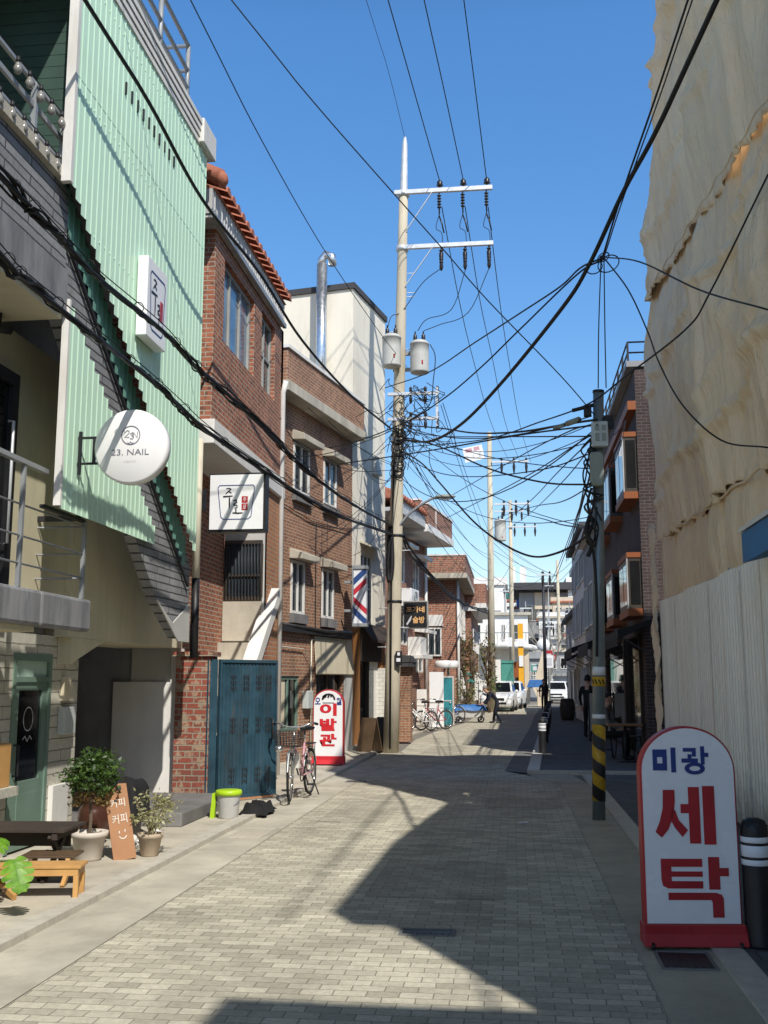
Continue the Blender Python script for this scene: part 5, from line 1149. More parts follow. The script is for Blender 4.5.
TB = thing('sheeted_building', 'tall building site wrapped in beige dust sheets along the right side', 'building', (2.4, 13.7, 0))
b = MB(); b.box(2.85, 11, 10.0, 15.4, 0, 7.4); b.box(2.85, 11, 10.0, 13.0, 7.4, 12.7); b.build('core', 'concrete_dark', TB)
def yend(z):
    P = [(2.5, 17.5), (4.0, 17.5), (5.4, 17.35), (6.4, 17.6), (7.2, 18.0), (8.2, 17.1), (9.6, 15.6), (11.3, 14.3), (13, 13.4)]
    for (a, c), (d, e) in zip(P, P[1:]):
        if z <= d: return c+(e-c)*(z-a)/(d-a)
    return P[-1][1]
def hashn(i, j=0):
    return math.sin(i*127.1+j*311.7)*43758.5453 % 1
def vn(x, y):
    xi, yi = math.floor(x), math.floor(y); fx, fy = x-xi, y-yi; fx = fx*fx*(3-2*fx); fy = fy*fy*(3-2*fy)
    return (hashn(xi, yi)*(1-fx)+hashn(xi+1, yi)*fx)*(1-fy)+(hashn(xi, yi+1)*(1-fx)+hashn(xi+1, yi+1)*fx)*fy
def sheet_cloth(name, lo, hi, x, mat, fold=.07, seed=0, hem=.06, bulge=.12, wrap=True, y0=8.5):
    nu, nv = 260, 80; b = MB(); V = []; b.smooth = True
    wr = 14 if wrap else 0
    for i in range(nu+1+wr):
        u = min(1, i/nu)
        for j in range(nv+1):
            v = j/nv
            zt = lambda y: (lo(y) if callable(lo) else lo, hi(y) if callable(hi) else hi)
            y = y0+(17.4-y0)*u; a, c = zt(y); z = a+(c-a)*v; ye = yend(z); y = y0+(ye-y0)*u
            a, c = zt(y); z = a+(c-a)*v
            # folds run mostly down the sheet, gathered at the hem, with sagging cross creases between ties
            ph = vn(y*.9+seed, z*.25)*5
            rg = lambda t: (1-abs(math.sin(t)))**1.6            # sharp crest, slack valley
            lean = .16*(z-6)*math.sin(seed)
            f = 1.5*rg((y+lean)*1.55+ph*.35+seed)+.9*rg((y-lean*.6)*3.3+ph*.6+seed*2)+.5*rg(y*6.1+ph+z*.35)
            f += .8*math.sin(y*2.1+seed*2+z*.3)
            f += 1.0*rg((z*1.05+y*.55*math.sin(seed*1.7+.6))*1.25+ph*.5)*vn(y*.6+seed, z*.5)      # swags across the sheet
            f += (vn(y*3.1+seed*3, z*.9)-.5)*1.5+(vn(y*8+seed, z*2.6)-.5)*.6
            f *= 1-.85*max(0., min(1., (u-.90)/.09))
            sag = math.sin(max(0., min(1., v))*math.pi)
            drape = abs(math.sin((y*.62+z*.45+seed)*1.0))**.6*.45
            g = (1-v)**4
            for zl in (4.6, 6.3, 8.4, 10.3): f += 1.1*math.exp(-((z+.12*math.sin(y*1.3+zl)-zl)/.07)**2)   # ledgers of the scaffold press through
            for yl in (10.2, 12.2, 14.2, 16.1): f += .8*math.exp(-((y+.05*math.sin(z*1.7)-yl)/.06)**2)
            dg = (y*.9+z*1.15+seed*2)%2.3-1.15; f += .9*math.exp(-(dg/.10)**2)*vn(y*.8+seed, z*.8)    # slanting pull folds
            dx = fold*f*(.5+.6*sag)+bulge*sag*(.4+drape)+g*hem*math.sin(y*17+ph*3)
            zz = z+(g*hem*(1.0*math.sin(y*3.3+ph)+.4*math.sin(y*15+ph)) if v < .3 else 0)
            if i <= nu: V.append((x-dx-.05*(u > .985), y, zz))
            else:
                k = (i-nu)/wr; V.append((x-dx*(1-k)+k*3.2, y-.1*k*math.sin(z*3)-k*k*1.2, zz-.15*k))
    for i in range(nu+wr):
        for j in range(nv):
            a = i*(nv+1)+j; b.f.append((a, a+nv+1, a+nv+2, a+1)); b.mi.append(0); b.sm.append(True)
    b.v = V
    o = b.build(name, mat, TB); md = o.modifiers.new('thickness', 'SOLIDIFY'); md.thickness = .006
    return o
seam1 = lambda y: 6.75+(y-9.8)*.155
seam2 = lambda y: 3.62+(y-9.8)*.035
sheet_cloth('dust_sheet', seam1, 12.85, 2.40, 'tarp_hi', .085, 1.7, .025, .10)
sheet_cloth('dust_sheet', seam2, lambda y: seam1(y)+.25, 2.50, 'tarp_lo', .08, 6.1, .05, .10)
sheet_cloth('dust_sheet', lambda y: 2.62+(y-9.8)*.016, lambda y: seam2(y)+.12, 2.53, 'tarp_lo', .05, 3.3, .0, .02)
b = MB()
b.tube([(2.37-.08, y, seam1(y)+.03+.03*math.sin(y*7)) for y in [8.6+k*.2 for k in range(40)]], .010, 5); b.tube([(2.42, y, seam2(y)+.02*math.sin(y*5)) for y in [8.6+k*.2 for k in range(40)]], .016, 6)
b.build('tie_rope', 'tarp_lo', TB)
b = MB(); rr = random.Random(4)
vs = []; n = 34
for j in range(n+1):
    z = 4.2-4.1*j/n; w = .12+.07*math.sin(j*.55)+.03*rr.random()
    for k in range(5): vs.append((2.34+.05*math.sin(j*.8+k*1.4), 17.62-.02*j/n+w*(k/4)*1.8, z))
b.smooth = True; b.faces(vs, [(j*5+k, j*5+k+1, (j+1)*5+k+1, (j+1)*5+k) for j in range(n) for k in range(4)])
o = b.build('loose_strip', 'tarp_lo', TB); md = o.modifiers.new('thickness', 'SOLIDIFY'); md.thickness = .006
# scaffold behind the sheets, seen from the side
b = MB()
for y in (10.2, 12.2, 14.2, 16.2):
    b.cyl((2.62, y, 0), (2.62, y, 12.6 if y < 13 else (9.6 if y < 15 else 6.3)), .024, n=8)
for z in (2.7, 4.6, 6.2): b.cyl((2.62, 10, z), (2.62, 16.3, z), .024, n=8)
for z in (8.4, 10.3): b.cyl((2.62, 10, z), (2.62, 13.9, z), .024, n=8)
b.build('scaffold', 'galv', TB)
HO = thing('hoarding', 'white corrugated steel hoarding fencing off the building site', 'fence', (2.42, 13.7, 0))
b = MB(); b.corr(FXr(2.44), 9.6, 17.7, lambda y: 2.80+.013*(y-9.8)+.012*math.sin(int(y/.9)*2.1), .08, .145, .022, rib=.45)
for k in range(9):
    y = 9.7+k*.92; b.box(2.411, 2.418, y, y+.05, .08, 2.78)
    for z in (.5, 1.5, 2.6): b.box(2.405, 2.412, y+.012, y+.036, z-.012, z+.012)
b.build('sheeting', 'fence_white', HO)
b = MB()
for y in (10.6, 12.4, 14.2, 16.0, 17.6): b.cyl((2.50, y, .06), (2.50, y, 2.9), .024, n=8)
for z in (.5, 1.5, 2.6): b.cyl((2.50, 9.6, z), (2.50, 17.6, z), .022, n=8)
b.build('frame', 'galv', HO)
BA = thing('blue_awning', 'corner of a blue awning with pale edge above the white hoarding', 'awning', (2.3, 9.6, 2.9))
b = MB(); b.prism([(2.60, 3.12), (2.16, 2.98), (2.16, 2.70), (2.60, 2.80)], lambda u, v, w: (u, w, v), 8.2, 10.12); b.build('canopy', 'awn_blue', BA)
b = MB(); b.prism([(2.60, 3.125), (2.14, 2.985), (2.14, 3.03), (2.60, 3.165)], lambda u, v, w: (u, w, v), 8.2, 10.16); b.build('edge', 'white_trim', BA)

# ------------------------------------------------------------------ laundry sign
LS = standing_sign('standing_sign', 'arched white laundry sign with big dark red lettering standing on the right gutter', (1.06, 6.93, .026), R(6), .59, 1.30, .10, .125, 'dullred', 'dullred', 'acrylic')
ff = lambda u, v, w: (u, -.056-w, v)
# lettering drawn on a grid measured over the white face: u 0..1 across, v 0..1 up
def lg(poly): return [((u-.545)*.55, .105+v*1.165) for u, v in poly]
def lpoly(b, *polys):
    for p in polys: b.poly([ff(u, v, .004) for u, v in lg(p)])
def rect(a, c, d, e): return [(a, d), (c, d), (c, e), (a, e)]
b = MB()
lpoly(b, rect(.155, .205, .795, .905), rect(.265, .315, .795, .905), rect(.205, .265, .865, .905), rect(.205, .265, .795, .832))
lpoly(b, rect(.36, .415, .785, .915))
lpoly(b, rect(.50, .645, .893, .913), rect(.60, .645, .868, .893), rect(.55, .595, .858, .88), rect(.48, .665, .836, .858))
lpoly(b, rect(.695, .74, .826, .922), rect(.74, .785, .866, .888))
ro, ri = ringpts(.625, .806, .115, .032, 24), ringpts(.625, .806, .062, .013, 24)
for k in range(24): lpoly(b, [ro[k], ro[k+1], ri[k+1], ri[k]])
b.build('small_lettering', 'navy', LS, local=True)
b = MB()
lpoly(b, [(.255, .695), (.385, .695), (.385, .63), (.365, .57), (.335, .53), (.275, .50), (.245, .60)], [(.275, .50), (.335, .53), (.30, .49), (.225, .45), (.155, .478), (.205, .53), (.245, .60)][::1])
lpoly(b, [(.345, .60), (.385, .59), (.42, .54), (.52, .488), (.455, .453), (.375, .50), (.335, .535)])
lpoly(b, rect(.535, .66, .42, .71), rect(.445, .535, .575, .622), rect(.695, .83, .415, .715))
b.build('lettering', 'dullred', LS, local=True)
b = MB()
lpoly(b, rect(.20, .66, .302, .343), rect(.315, .66, .252, .279), rect(.20, .315, .24, .302), [(.20, .24), (.315, .24), (.315, .23), (.66, .23), (.66, .193), (.27, .193), (.215, .207)])
lpoly(b, rect(.725, .85, .188, .352), rect(.85, .95, .255, .297))
lpoly(b, [(.27, .135), (.27, .172), (.80, .172), (.86, .163), (.88, .145), (.88, .048), (.755, .048), (.755, .125), (.74, .135)])
b.build('lettering', 'dullred', LS, local=True)
# ------------------------------------------------------------------ bollards
def bollard(loc, label, group=None, K=.835):
    t = thing('bollard', label, 'bollard', loc, 0, group)
    b = MB(); r = .083
    b.lathe([(r*1.05, 0), (r, .02), (r, .80*K), (r*.98, .84*K), (r*.82, .885*K), (r*.4, .905*K), (.003, .908*K)], (0, 0, 0), 24); b.build('post', 'black', t, local=True)
    for z0, z1 in ((.575*K, .615*K), (.635*K, .715*K), (.735*K, .775*K)):
        b = MB(); b.lathe([(r+.0005, z0), (r+.002, z0+.002), (r+.002, z1-.002), (r+.0005, z1)], (0, 0, 0), 24); b.build('white_band', 'reflect', t, local=True)
    b = MB()
    for k in range(8):
        a = k*math.pi/4; b.obox((.074*math.cos(a), .074*math.sin(a), .862*K), (.004, .03, .03), Matrix.Rotation(a, 3, 'Z') @ Matrix.Rotation(-.6, 3, 'Y'))
    b.build('cap_notches', 'darksteel', t, local=True)
    return t
b0 = bollard((1.455, 6.92, .018), 'black bollard with three white bands right beside the laundry sign')
for k, (x, y) in enumerate(((.62, 23.9), (.80, 28.2), (.98, 32.6), (1.16, 37.0), (1.34, 41.4), (1.52, 46.0))):
    c = copy_tree(b0); put(c, (x, y, .055), 0, 'nearest bollard of the kerb row beyond the striped pole' if k == 0 else 'black bollard with white bands farther back in the row along the kerb', 'bollards along the right kerb')

# ------------------------------------------------------------------ dark brick building with orange bays, and the row beyond
DB = thing('dark_building', 'dark brown brick building with bay windows trimmed in orange', 'building', (2.56, 21, 0))
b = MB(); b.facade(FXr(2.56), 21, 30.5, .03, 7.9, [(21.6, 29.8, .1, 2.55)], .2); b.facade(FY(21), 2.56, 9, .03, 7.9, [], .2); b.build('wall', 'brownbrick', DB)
b = MB(); b.box(3.4, 9, 21.3, 30.4, .03, 7.7); b.build('inner_core', 'inside', DB)
b = MB(); b.box(2.40, 9, 20.95, 30.5, 7.9, 8.02); b.build('roof_slab', 'fargrey', DB)
b = MB()
for z in (8.2, 8.42): b.cyl((2.44, 20.98, z), (2.44, 30.4, z), .018, n=6); b.cyl((2.44, 20.98, z), (6, 20.98, z), .018, n=6)
for k in range(10): b.box(2.42, 2.46, 20.96+k*1.0, 21.0+k*1.0, 8.0, 8.42)
for k in range(1, 5): b.box(2.44+k*.35, 2.48+k*.35, 20.96, 21.0, 8.0, 8.42)
b.build('roof_railing', 'darksteel', DB)
b = MB(); b.box(2.40, 2.56, 21.0, 30.4, 7.02, 7.20); b.build('orange_band', 'orange', DB)
for y in (21.05, 24.2, 27.4):
    for z0, z1 in ((5.15, 6.60), (2.82, 4.16)):
        b = MB(); b.box(2.29, 2.56, y, y+1.7, z0+.20, z1-.13); bay = b.build('bay_window', 'bronze', DB)
        b = MB(); b.box(2.27, 2.56, y-.02, y+1.72, z0+.06, z0+.20); b.build('bay_trim', 'orange', bay)
        b = MB(); b.box(2.27, 2.56, y-.02, y+1.72, z1-.13, z1-.03); b.build('bay_trim', 'orange', bay)
        b = MB(); b.box(2.282, 2.286, y+.12, y+.8, z0+.3, z1-.25); b.box(2.282, 2.286, y+.9, y+1.58, z0+.3, z1-.25); b.box(2.33, 2.52, y-.006, y-.002, z0+.28, z1-.2); b.build('pane', 'glass_dark', bay)
        b = MB(); b.box(2.265, 2.289, y, y+.07, z0+.20, z1-.13); b.build('bay_post', 'alu', bay)
b = MB(); b.box(2.62, 2.72, 21.65, 24.6, .06, 2.5); b.box(2.62, 2.72, 24.9, 29.7, .06, 2.5); b.build('shop_front', 'glass_dark', DB)
b = MB(); b.box(2.52, 2.62, 24.6, 24.9, .06, 2.55); b.build('shop_post', 'darkwood', DB)
b = MB(); b.box(2.50, 2.62, 21.5, 21.62, .06, 2.55); b.build('shop_post', 'darkwood', DB)
b = MB(); b.box(2.9, 3.3, 20.93, 20.99, .05, 2.1); b.build('side_door', 'orange', DB)
def awning(label, x0, x1, y0, y1, z0, z1, mat='awn_black', group=None):
    t = thing('awning', label, 'awning', (x1, (y0+y1)/2, z0), 0, group)
    b = MB(); b.prism([(x1, z1), (x0, z0+.16), (x0, z0), (x0+.02, z0), (x1, z1-.05)], lambda u, v, w: (u, w, v), y0, y1); b.build('canopy', mat, t)
    b = MB(); n = 14
    for k in range(n): b.box(x0-.012, x0-.002, y0+(y1-y0)*k/n, y0+(y1-y0)*(k+.86)/n, z0-.13, z0+.02)
    b.build('valance', mat, t)
    b = MB(); b.bar((x0+.03, y0+.1, z0+.05), (x1, y0+.1, z0-.4), .025); b.bar((x0+.03, y1-.1, z0+.05), (x1, y1-.1, z0-.4), .025); b.build('strut', 'darksteel', t)
    return t
awning('black awning under the lowest orange bay of the dark brick building', 1.92, 2.74, 19.7, 22.9, 2.38, 2.80)
awning('second black awning, just beyond the striped pole', 1.75, 2.6, 25.2, 29.0, 2.35, 2.85)
awning('third black awning farther up the right side', 1.75, 2.7, 32.0, 36.5, 2.45, 2.95)
awning('farthest black awning on the right side', 2.1, 3.1, 42.0, 47.0, 2.4, 2.9)
def house(label, x0, x1, y0, y1, h, wall, roof='concrete', rows=(), cols=(), side='L', par=.0, name='house', front=True, wmat='white_trim', gl='glass', z0w=None):
    "small house block facing the street on its x0 (right side) or x1 (left side) face; windows on street face and near face"
    t = thing(name, label, 'house', ((x0+x1)/2, y0, 0))
    st = FXr(x0) if side == 'R' else FX(x1)
    b = MB(); b.box(x0, x1, y0, y1, .02, h); b.build('wall', wall, t)
    b = MB(); b.box(x0-.25, x1+.25, y0-.25, y1+.25, h-.02, h+.18); b.build('roof', roof, t)
    if par:
        b = MB(); b.box(x0-.2, x1+.2, y0-.2, y0-.05, h+.18, h+.18+par); b.box(x0-.2, x0-.05, y0-.05, y1, h+.18, h+.18+par); b.box(x1+.05, x1+.2, y0-.05, y1, h+.18, h+.18+par); b.build('parapet', wall, t)
    for z0, z1 in rows:
        for a, c in cols: 
            if front: window(t, st, y0+a*(y1-y0), y0+c*(y1-y0), z0, z1, -.03, .06, wmat, gl, 2, local=False)
            window(t, FY(y0), x0+a*(x1-x0), x0+c*(x1-x0), z0, z1, -.03, .06, wmat, gl, 2, local=False)
    return t
C2 = ((.12, .42), (.58, .88)); C3 = ((.08, .28), (.4, .6), (.72, .92))
house('grey rendered house beyond the dark brick building on the right', 2.62, 9, 30.6, 38.5, 6.4, 'fargrey', 'farwhite', ((3.4, 4.8), (.6, 2.3)), C3, 'R')
house('pale house behind the third black awning on the right', 2.75, 9, 38.7, 48, 7.2, 'farwhite', 'fardark', ((3.4, 4.8), (.6, 2.2), (5.4, 6.5)), C3, 'R')
house('low dark shop house farthest along the right kerb', 3.2, 9, 48.3, 64, 5.0, 'fargrey', 'fardark', ((3.0, 4.2), (.6, 2.2)), C3, 'R')
# ------------------------------------------------------------------ left side beyond the concrete pole
O3, A3 = (-2.85, 28, 0), R(-8)
H4 = thing('brick_house', 'orange brick house with red tile edge and overhanging brick balcony behind the pole', 'house', O3, A3)
fl = FX(0)
win4 = [(2.55, 3.55, 4.55, 5.55), (4.6, 5.5, 4.4, 5.4), (2.9, 3.9, 2.7, 3.7), (4.9, 6.0, 1.9, 3.1)]
b = MB(); b.facade(fl, -.6, 6.4, .03, 6.2, win4, .2); b.facade(FY(-.6), -7, 0, .03, 6.2, [], .2); b.build('wall', 'brightbrick', H4, local=True)
b = MB(); b.box(-6.9, -.5, -.3, 6.3, .03, 6.1); b.build('inner_core', 'inside', H4, local=True)
for w in win4:
    q = window(H4, fl, *w, .06, .05, 'white_trim', 'glass', 2)
    b = MB(); b.prism([(0, w[3]+.06), (.42, w[3]+.02), (.42, w[3]+.12), (0, w[3]+.2)], lambda u, v, w_: (u, w_, v), w[0]-.1, w[1]+.12); b.build('window_hood', 'white_paint', q, local=True)
b = MB(); b.box(-7, .85, -.7, 2.65, 6.10, 6.2); b.box(.78, .85, -.7, 2.65, 6.2, 6.45); b.build('eave', 'fascia', H4, local=True)
b = MB(); b.prism([(.9, 6.45), (.5, 6.66), (-3, 6.7), (-3, 6.45)], lambda u, v, w_: (u, w_, v), -.7, 2.65)
for k in range(12): b.tube([(.95, -.6+k*.28, 6.48), (.45, -.6+k*.28, 6.70)], .08, 7)
b.build('tile_roof', 'rooftile', H4, local=True)
b = MB(); b.box(-7, .95, 2.66, 6.5, 6.0, 6.22); b.build('balcony_slab', 'white_paint', H4, local=True)
b = MB(); b.box(.72, .9, 2.7, 6.45, 6.221, 6.82); b.box(-4, .72, 2.7, 2.88, 6.221, 6.95); b.box(-4, .72, 6.27, 6.45, 6.221, 6.82); b.build('balcony_parapet', 'brightbrick', H4, local=True)
b = MB(); b.box(.69, .93, 2.67, 6.48, 6.821, 6.88); b.box(-4, .69, 2.67, 2.91, 6.951, 7.01); b.build('coping', 'white_paint', H4, local=True)
b = MB(); b.cyl((.08, 1.75, .1), (.08, 1.75, 6.0), .05, n=8); b.cyl((.08, 6.1, 1.0), (.08, 6.1, 6.0), .05, n=8); b.cyl((.88, 3.9, 6.0), (.88, 3.9, 6.82), .035, n=8); b.build('drainpipe', 'pipe_white', H4, local=True)
b = MB(); b.box(.02, .5, 2.3, 3.3, 3.75, 4.3); ac = b.build('air_conditioner', 'white_enam' if False else 'white_enamel', H4, local=True, bevel=.02)
b = MB(); b.torus((.515, 2.8, 4.03), .2, .012, (0, 1, 0), (0, 0, 1), 20, 5); b.torus((.515, 2.8, 4.03), .1, .01, (0, 1, 0), (0, 0, 1), 16, 5); b.build('fan_grille', 'greysteel', ac, local=True)
b = MB(); b.box(.02, .55, 3.6, 4.9, 2.30, 2.40); b.box(.02, .42, 3.8, 4.6, 2.401, 2.95); b.build('ledge_box', 'white_paint', H4, local=True)
# its sign
S4 = thing('hanging_sign', 'square black sign with orange Korean lettering in a grey frame on the orange brick house', 'sign', (-2.65, 26.4, 3.3))
x0, x1, z0, z1 = -2.72, -2.08, 2.92, 3.62
b = MB(); b.box(x0, x1, 26.36, 26.46, z0, z1); b.build('frame', 'greyframe', S4, bevel=.01)
b = MB(); b.box(x0+.035, x1-.035, 26.345, 26.36, z0+.035, z1-.035); b.build('panel', 'black', S4)
fs = FY(26.345)
MT['signorange'] = M('orange lettering', (.72, .42, .18), .1, 4, .5, bump=0)
text_on('lettering', '포가네', 'signorange', S4, fs, -2.40, 3.40, w=.46, h=.15, bold=.03); text_on('lettering', '술방', 'signorange', S4, fs, -2.32, 3.14, w=.30, h=.17, bold=.03)
b = MB(); stroke(b, fs, [(-2.62, 3.02), (-2.54, 3.14), (-2.50, 3.24)], [.04, .05, .02]); b.build('bottle_drawing', 'paleink', S4)
b = MB(); b.box(x0-.25, x0, 26.39, 26.43, 3.05, 3.1); b.box(x0-.25, x0, 26.39, 26.43, 3.45, 3.5); b.build('bracket', 'black', S4)
GP = thing('gate_pillar', 'low brick gate pillar with dark capping just beyond the concrete pole', 'pillar', (-2.95, 28.3, 0))
b = MB(); b.box(-3.12, -2.72, 28.3, 28.8, .03, 2.0); b.build('shaft', 'tanbrick', GP)
b = MB(); b.box(-3.9, -2.62, 28.1, 29.0, 2.0, 2.12); b.prism([(-3.9, 2.121), (-2.6, 2.121), (-2.7, 2.3), (-3.9, 2.35)], lambda u, v, w: (u, w, v), 28.08, 29.0); b.build('cap', 'fardark', GP)
b = MB(); b.box(-3.62, -3.15, 27.0, 27.15, .03, 1.95); tag(b.build('tiled_wall', brick('white wall tile', (.66, .64, .58), (.62, .6, .55), (.4, .38, .34), .2, .1, .006, .4, .1, .1)), 'short white tiled wall behind the foot of the concrete pole', 'wall')
b = MB(); b.box(-3.55, -3.4, 29.2, 37.4, .03, 1.5); b.box(-3.6, -3.35, 29.2, 37.4, 1.5, 1.58); tag(b.build('yard_wall', 'brightbrick'), 'low brick yard wall behind the parked bicycles', 'wall')
# white panels, teal door, parasol, planting
b = MB(); b.box(-2.92, -2.42, 37.3, 37.36, .05, 1.95); b.box(-2.92, -2.42, 37.27, 37.3, .9, .95); tag(b.build('leaning_board', 'white_enamel'), 'tall white board leaning left of the teal post', 'board')
b = MB(); b.box(-3.30, -2.96, 36.6, 36.66, .3, 1.35); b.box(-3.30, -2.96, 36.58, 36.6, .8, .84); tag(b.build('leaning_board', 'white_paint'), 'smaller white board left of the tall white board', 'board')
TD = thing('teal_door', 'teal steel door in the wall left of the cart', 'door', (-2.5, 39.2, 0))
b = MB(); b.box(-2.72, -2.22, 39.2, 39.26, .05, 1.75); b.build('leaf', 'teal', TD)
b = MB(); b.box(-2.78, -2.72, 39.18, 39.28, .05, 1.82); b.box(-2.22, -2.16, 39.18, 39.28, .05, 1.82); b.box(-2.72, -2.22, 39.18, 39.28, 1.752, 1.82); b.build('frame', 'lightgrey', TD)
b = MB(); b.box(-2.68, -2.26, 39.185, 39.2, .9, .94); b.ball((-2.3, 39.17, .85), .03); b.build('handle', 'galv', TD)
PA = thing('canopy_stand', 'white round topped canopy on a thin teal post beside the teal door', 'parasol', (-2.45, 40.5, 0))
b = MB(); b.cyl((-2.45, 40.5, .03), (-2.45, 40.5, 2.2), .035, n=10); b.build('post', 'teal', PA)
b = MB(); b.lathe([(.42, 2.12), (.46, 2.16), (.46, 2.32), (.40, 2.40), (.003, 2.42)], (-2.5, 40.5, 0), 20); b.build('canopy', 'white_enamel', PA)
b = MB(); b.lathe([(.2, .03), (.2, .08), (.05, .12), (.04, .16)], (-2.45, 40.5, 0), 16); b.build('base', 'concrete', PA)
H4.location, H4.scale = (-4.75, 36.2, -.457), (1.286,)*3
H5 = thing('brick_house', 'red brick house with pale banded flat roof standing forward past the orange brick house', 'house', (-2.4, 36.6, 0))
b = MB(); b.box(-9, -1.72, 37.4, 45, .03, 5.3); b.build('wall', 'redbrick', H5)
b = MB(); b.box(-9, -1.30, 36.7, 45.3, 5.20, 5.38); b.build('roof_slab', 'concrete', H5)
b = MB(); b.box(-9, -1.36, 36.8, 36.95, 5.381, 6.0); b.box(-1.51, -1.36, 36.95, 45, 5.381, 6.0); b.build('parapet', 'redbrick', H5)
b = MB(); b.box(-9, -1.33, 36.77, 36.98, 6.001, 6.06); b.box(-1.54, -1.33, 36.981, 45, 6.001, 6.06); b.build('coping', 'white_paint', H5)
b = MB(); b.cyl((-1.66, 37.34, .05), (-1.66, 37.34, 5.2), .05, n=8); b.build('drainpipe', 'pipe_white', H5)
w = window(H5, FY(37.4), -2.75, -2.25, 2.5, 3.5, -.03, .05, 'white_trim', 'glass', 2, local=False)
g = MB()
for k in range(5): g.cyl((-2.7+k*.1, 37.34, 2.5), (-2.7+k*.1, 37.34, 3.5), .012, n=6)
g.build('window_bars', 'darksteel', w)
b = MB(); b.box(-2.8, -2.2, 37.30, 37.4, 3.56, 3.95); b.build('shutter_box', 'white_paint', H5)
for y0, y1 in ((38.3, 39.6), (41, 42.6)):
    for z0, z1 in ((3.2, 4.5), (.9, 2.1)): window(H5, FX(-1.72), y0, y1, z0, z1, -.03, .05, 'white_trim', 'glass', 2, local=False)
H5.location, H5.scale = (-3.3, 46.0, -.41), (1.257,)*3
H6 = house('small brick house with white balcony band behind the dry shrubs on the left', -8, -1.75, 45.6, 55, 4.6, 'redbrick', 'white_paint', ((2.9, 3.9), (.7, 2.0)), C2, 'L', .9)
b = MB(); b.box(-2.6, -1.1, 46, 54.8, 4.75, 4.95); b.build('balcony_slab', 'white_paint', H6)
b = MB(); b.box(-1.25, -1.1, 46, 54.8, 4.95, 5.8); b.box(-2.6, -1.25, 46, 46.15, 4.95, 5.8); b.build('balcony_wall', 'redbrick', H6)

H6.location, H6.scale = (H6.location.x*1.22, 55.6, -.3), (1.22,)*3
# far end of the street
FA = house('white house with a curved balcony and open ground floor behind the second pole', -3.2, 1.2, 80, 90, 6.6, 'farwhite', 'concrete', ((4.7, 5.9),), ((.06, .2), (.3, .42), (.55, .62), (.74, .92)), 'L', front=False)
b = MB(); b.tube(catmull([(-3.4, 79.2, 4.2), (-1.5, 78.3, 4.25), (.2, 78.2, 4.25), (1.2, 78.8, 4.15), (1.7, 80.5, 4.1)], 6), .22, 8); b.box(-3.4, 1.2, 78.6, 80, 4.05, 4.3); b.build('balcony_edge', 'farwhite', FA)
b = MB()
for k in range(11): b.cyl((-3.2+k*.42, 78.5, 4.3), (-3.2+k*.42, 78.5, 5.2), .025, n=5)
b.cyl((-3.3, 78.5, 5.2), (1.3, 78.5, 5.2), .035, n=6); b.build('balcony_railing', 'greysteel', FA)
b = MB(); b.box(-.9, .8, 79.9, 80, .1, 2.9); b.build('ground_opening', 'inside', FA)
b = MB(); b.box(.85, 1.2, 78.9, 79.4, .05, 4.0); b.box(-2.9, -2.5, 78.9, 79.4, .05, 4.0); b.build('column', 'farbeige', FA)
b = MB(); b.box(-2.0, -.6, 84, 88, 6.8, 8.6); b.box(-1.8, -.8, 83.9, 84, 7.2, 8.2); b.build('roof_room', 'farwhite', FA)
house('grey house with railed roof left of the white balcony house', -6, -3.3, 72, 82, 6.2, 'fargrey', 'farwhite', ((3.6, 4.8), (1, 2.4)), C2, 'L', .5)
FB = house('wide dark flat roofed building across the end of the street', .9, 8.7, 120, 134, 11.6, 'fargrey', 'fardark', ((8.4, 10.2), (4.8, 6.6)), C3, 'L', 0, front=False)
b = MB(); b.box(.3, 9.4, 118.4, 134, 11.8, 12.6); b.build('roof_canopy', 'fardark', FB)
b = MB(); b.box(2.6, 4.9, 119.8, 120, 9.7, 11.6); b.build('wood_panel', 'farbeige', FB)
for x in (-.2, 1.0):
    b = MB(); b.box(x, x+.7, 119, 119.7, 11.8, 14.4); b.build('chimney', 'farwhite', FB)
house('white apartment block with three rows of windows at the far right', 6.3, 13, 119, 130, 12.4, 'farwhite', 'farwhite', ((9.6, 11.0), (6.8, 8.2), (4.0, 5.4)), C3, 'R', .6, name='apartment_building')
house('tall pale block with rusty roof room on the hillside at right', 7.4, 13, 120, 132, 14.2, 'farwhite', 'orangebrick', ((11.2, 12.6), (8, 9.4)), C3, 'R', .8, name='apartment_building')
house('brown house on the hillside behind the far white houses', 3.4, 6.6, 128, 136, 12.6, 'tanbrick', 'fardark', ((9.4, 10.8),), C2, 'R')
house('white house low on the hillside left of the second pole', -5.2, -.6, 110, 120, 11.6, 'farwhite', 'farwhite', ((8.6, 10.2), (5.6, 7.2)), C3, 'L', .6)
b = MB(); b.prism([(1.9, .05), (2.25, .05), (2.25, 4.2), (1.4, 1.2)], FY(77.5), 0, .2); tag(b.build('concrete_fin', 'farbeige'), 'slanted beige concrete wall right of the orange sign tower', 'wall')
BT = thing('bare_tree', 'bare grey branched tree standing in the far middle of the view', 'tree', (3.0, 86, 0)); q = random.Random(14)
b = MB()
def twig(p, d, L, r, n):
    e = p+d*L; b.tube([p, p+d*L*.5+Vector((q.uniform(-.1, .1), 0, .05)), e], [r, r*.8, r*.6], 5)
    if n:
        for k in range(3): twig(p+d*L*q.uniform(.55, 1), (d+Vector((q.uniform(-.9, .9), q.uniform(-.9, .9), q.uniform(-.1, .5)))).normalized(), L*q.uniform(.55, .75), r*.55, n-1)
twig(Vector((0, 0, 0)), Vector((0, 0, 1)), 3.2, .16, 5); b.build('trunk_and_limbs', M('grey bark', (.25, .23, .20), .2, 5, .9), BT, local=True)
YT = thing('sign_tower', 'tall orange yellow post hung with small sign boxes at the far street', 'sign', (.5, 70, 0))
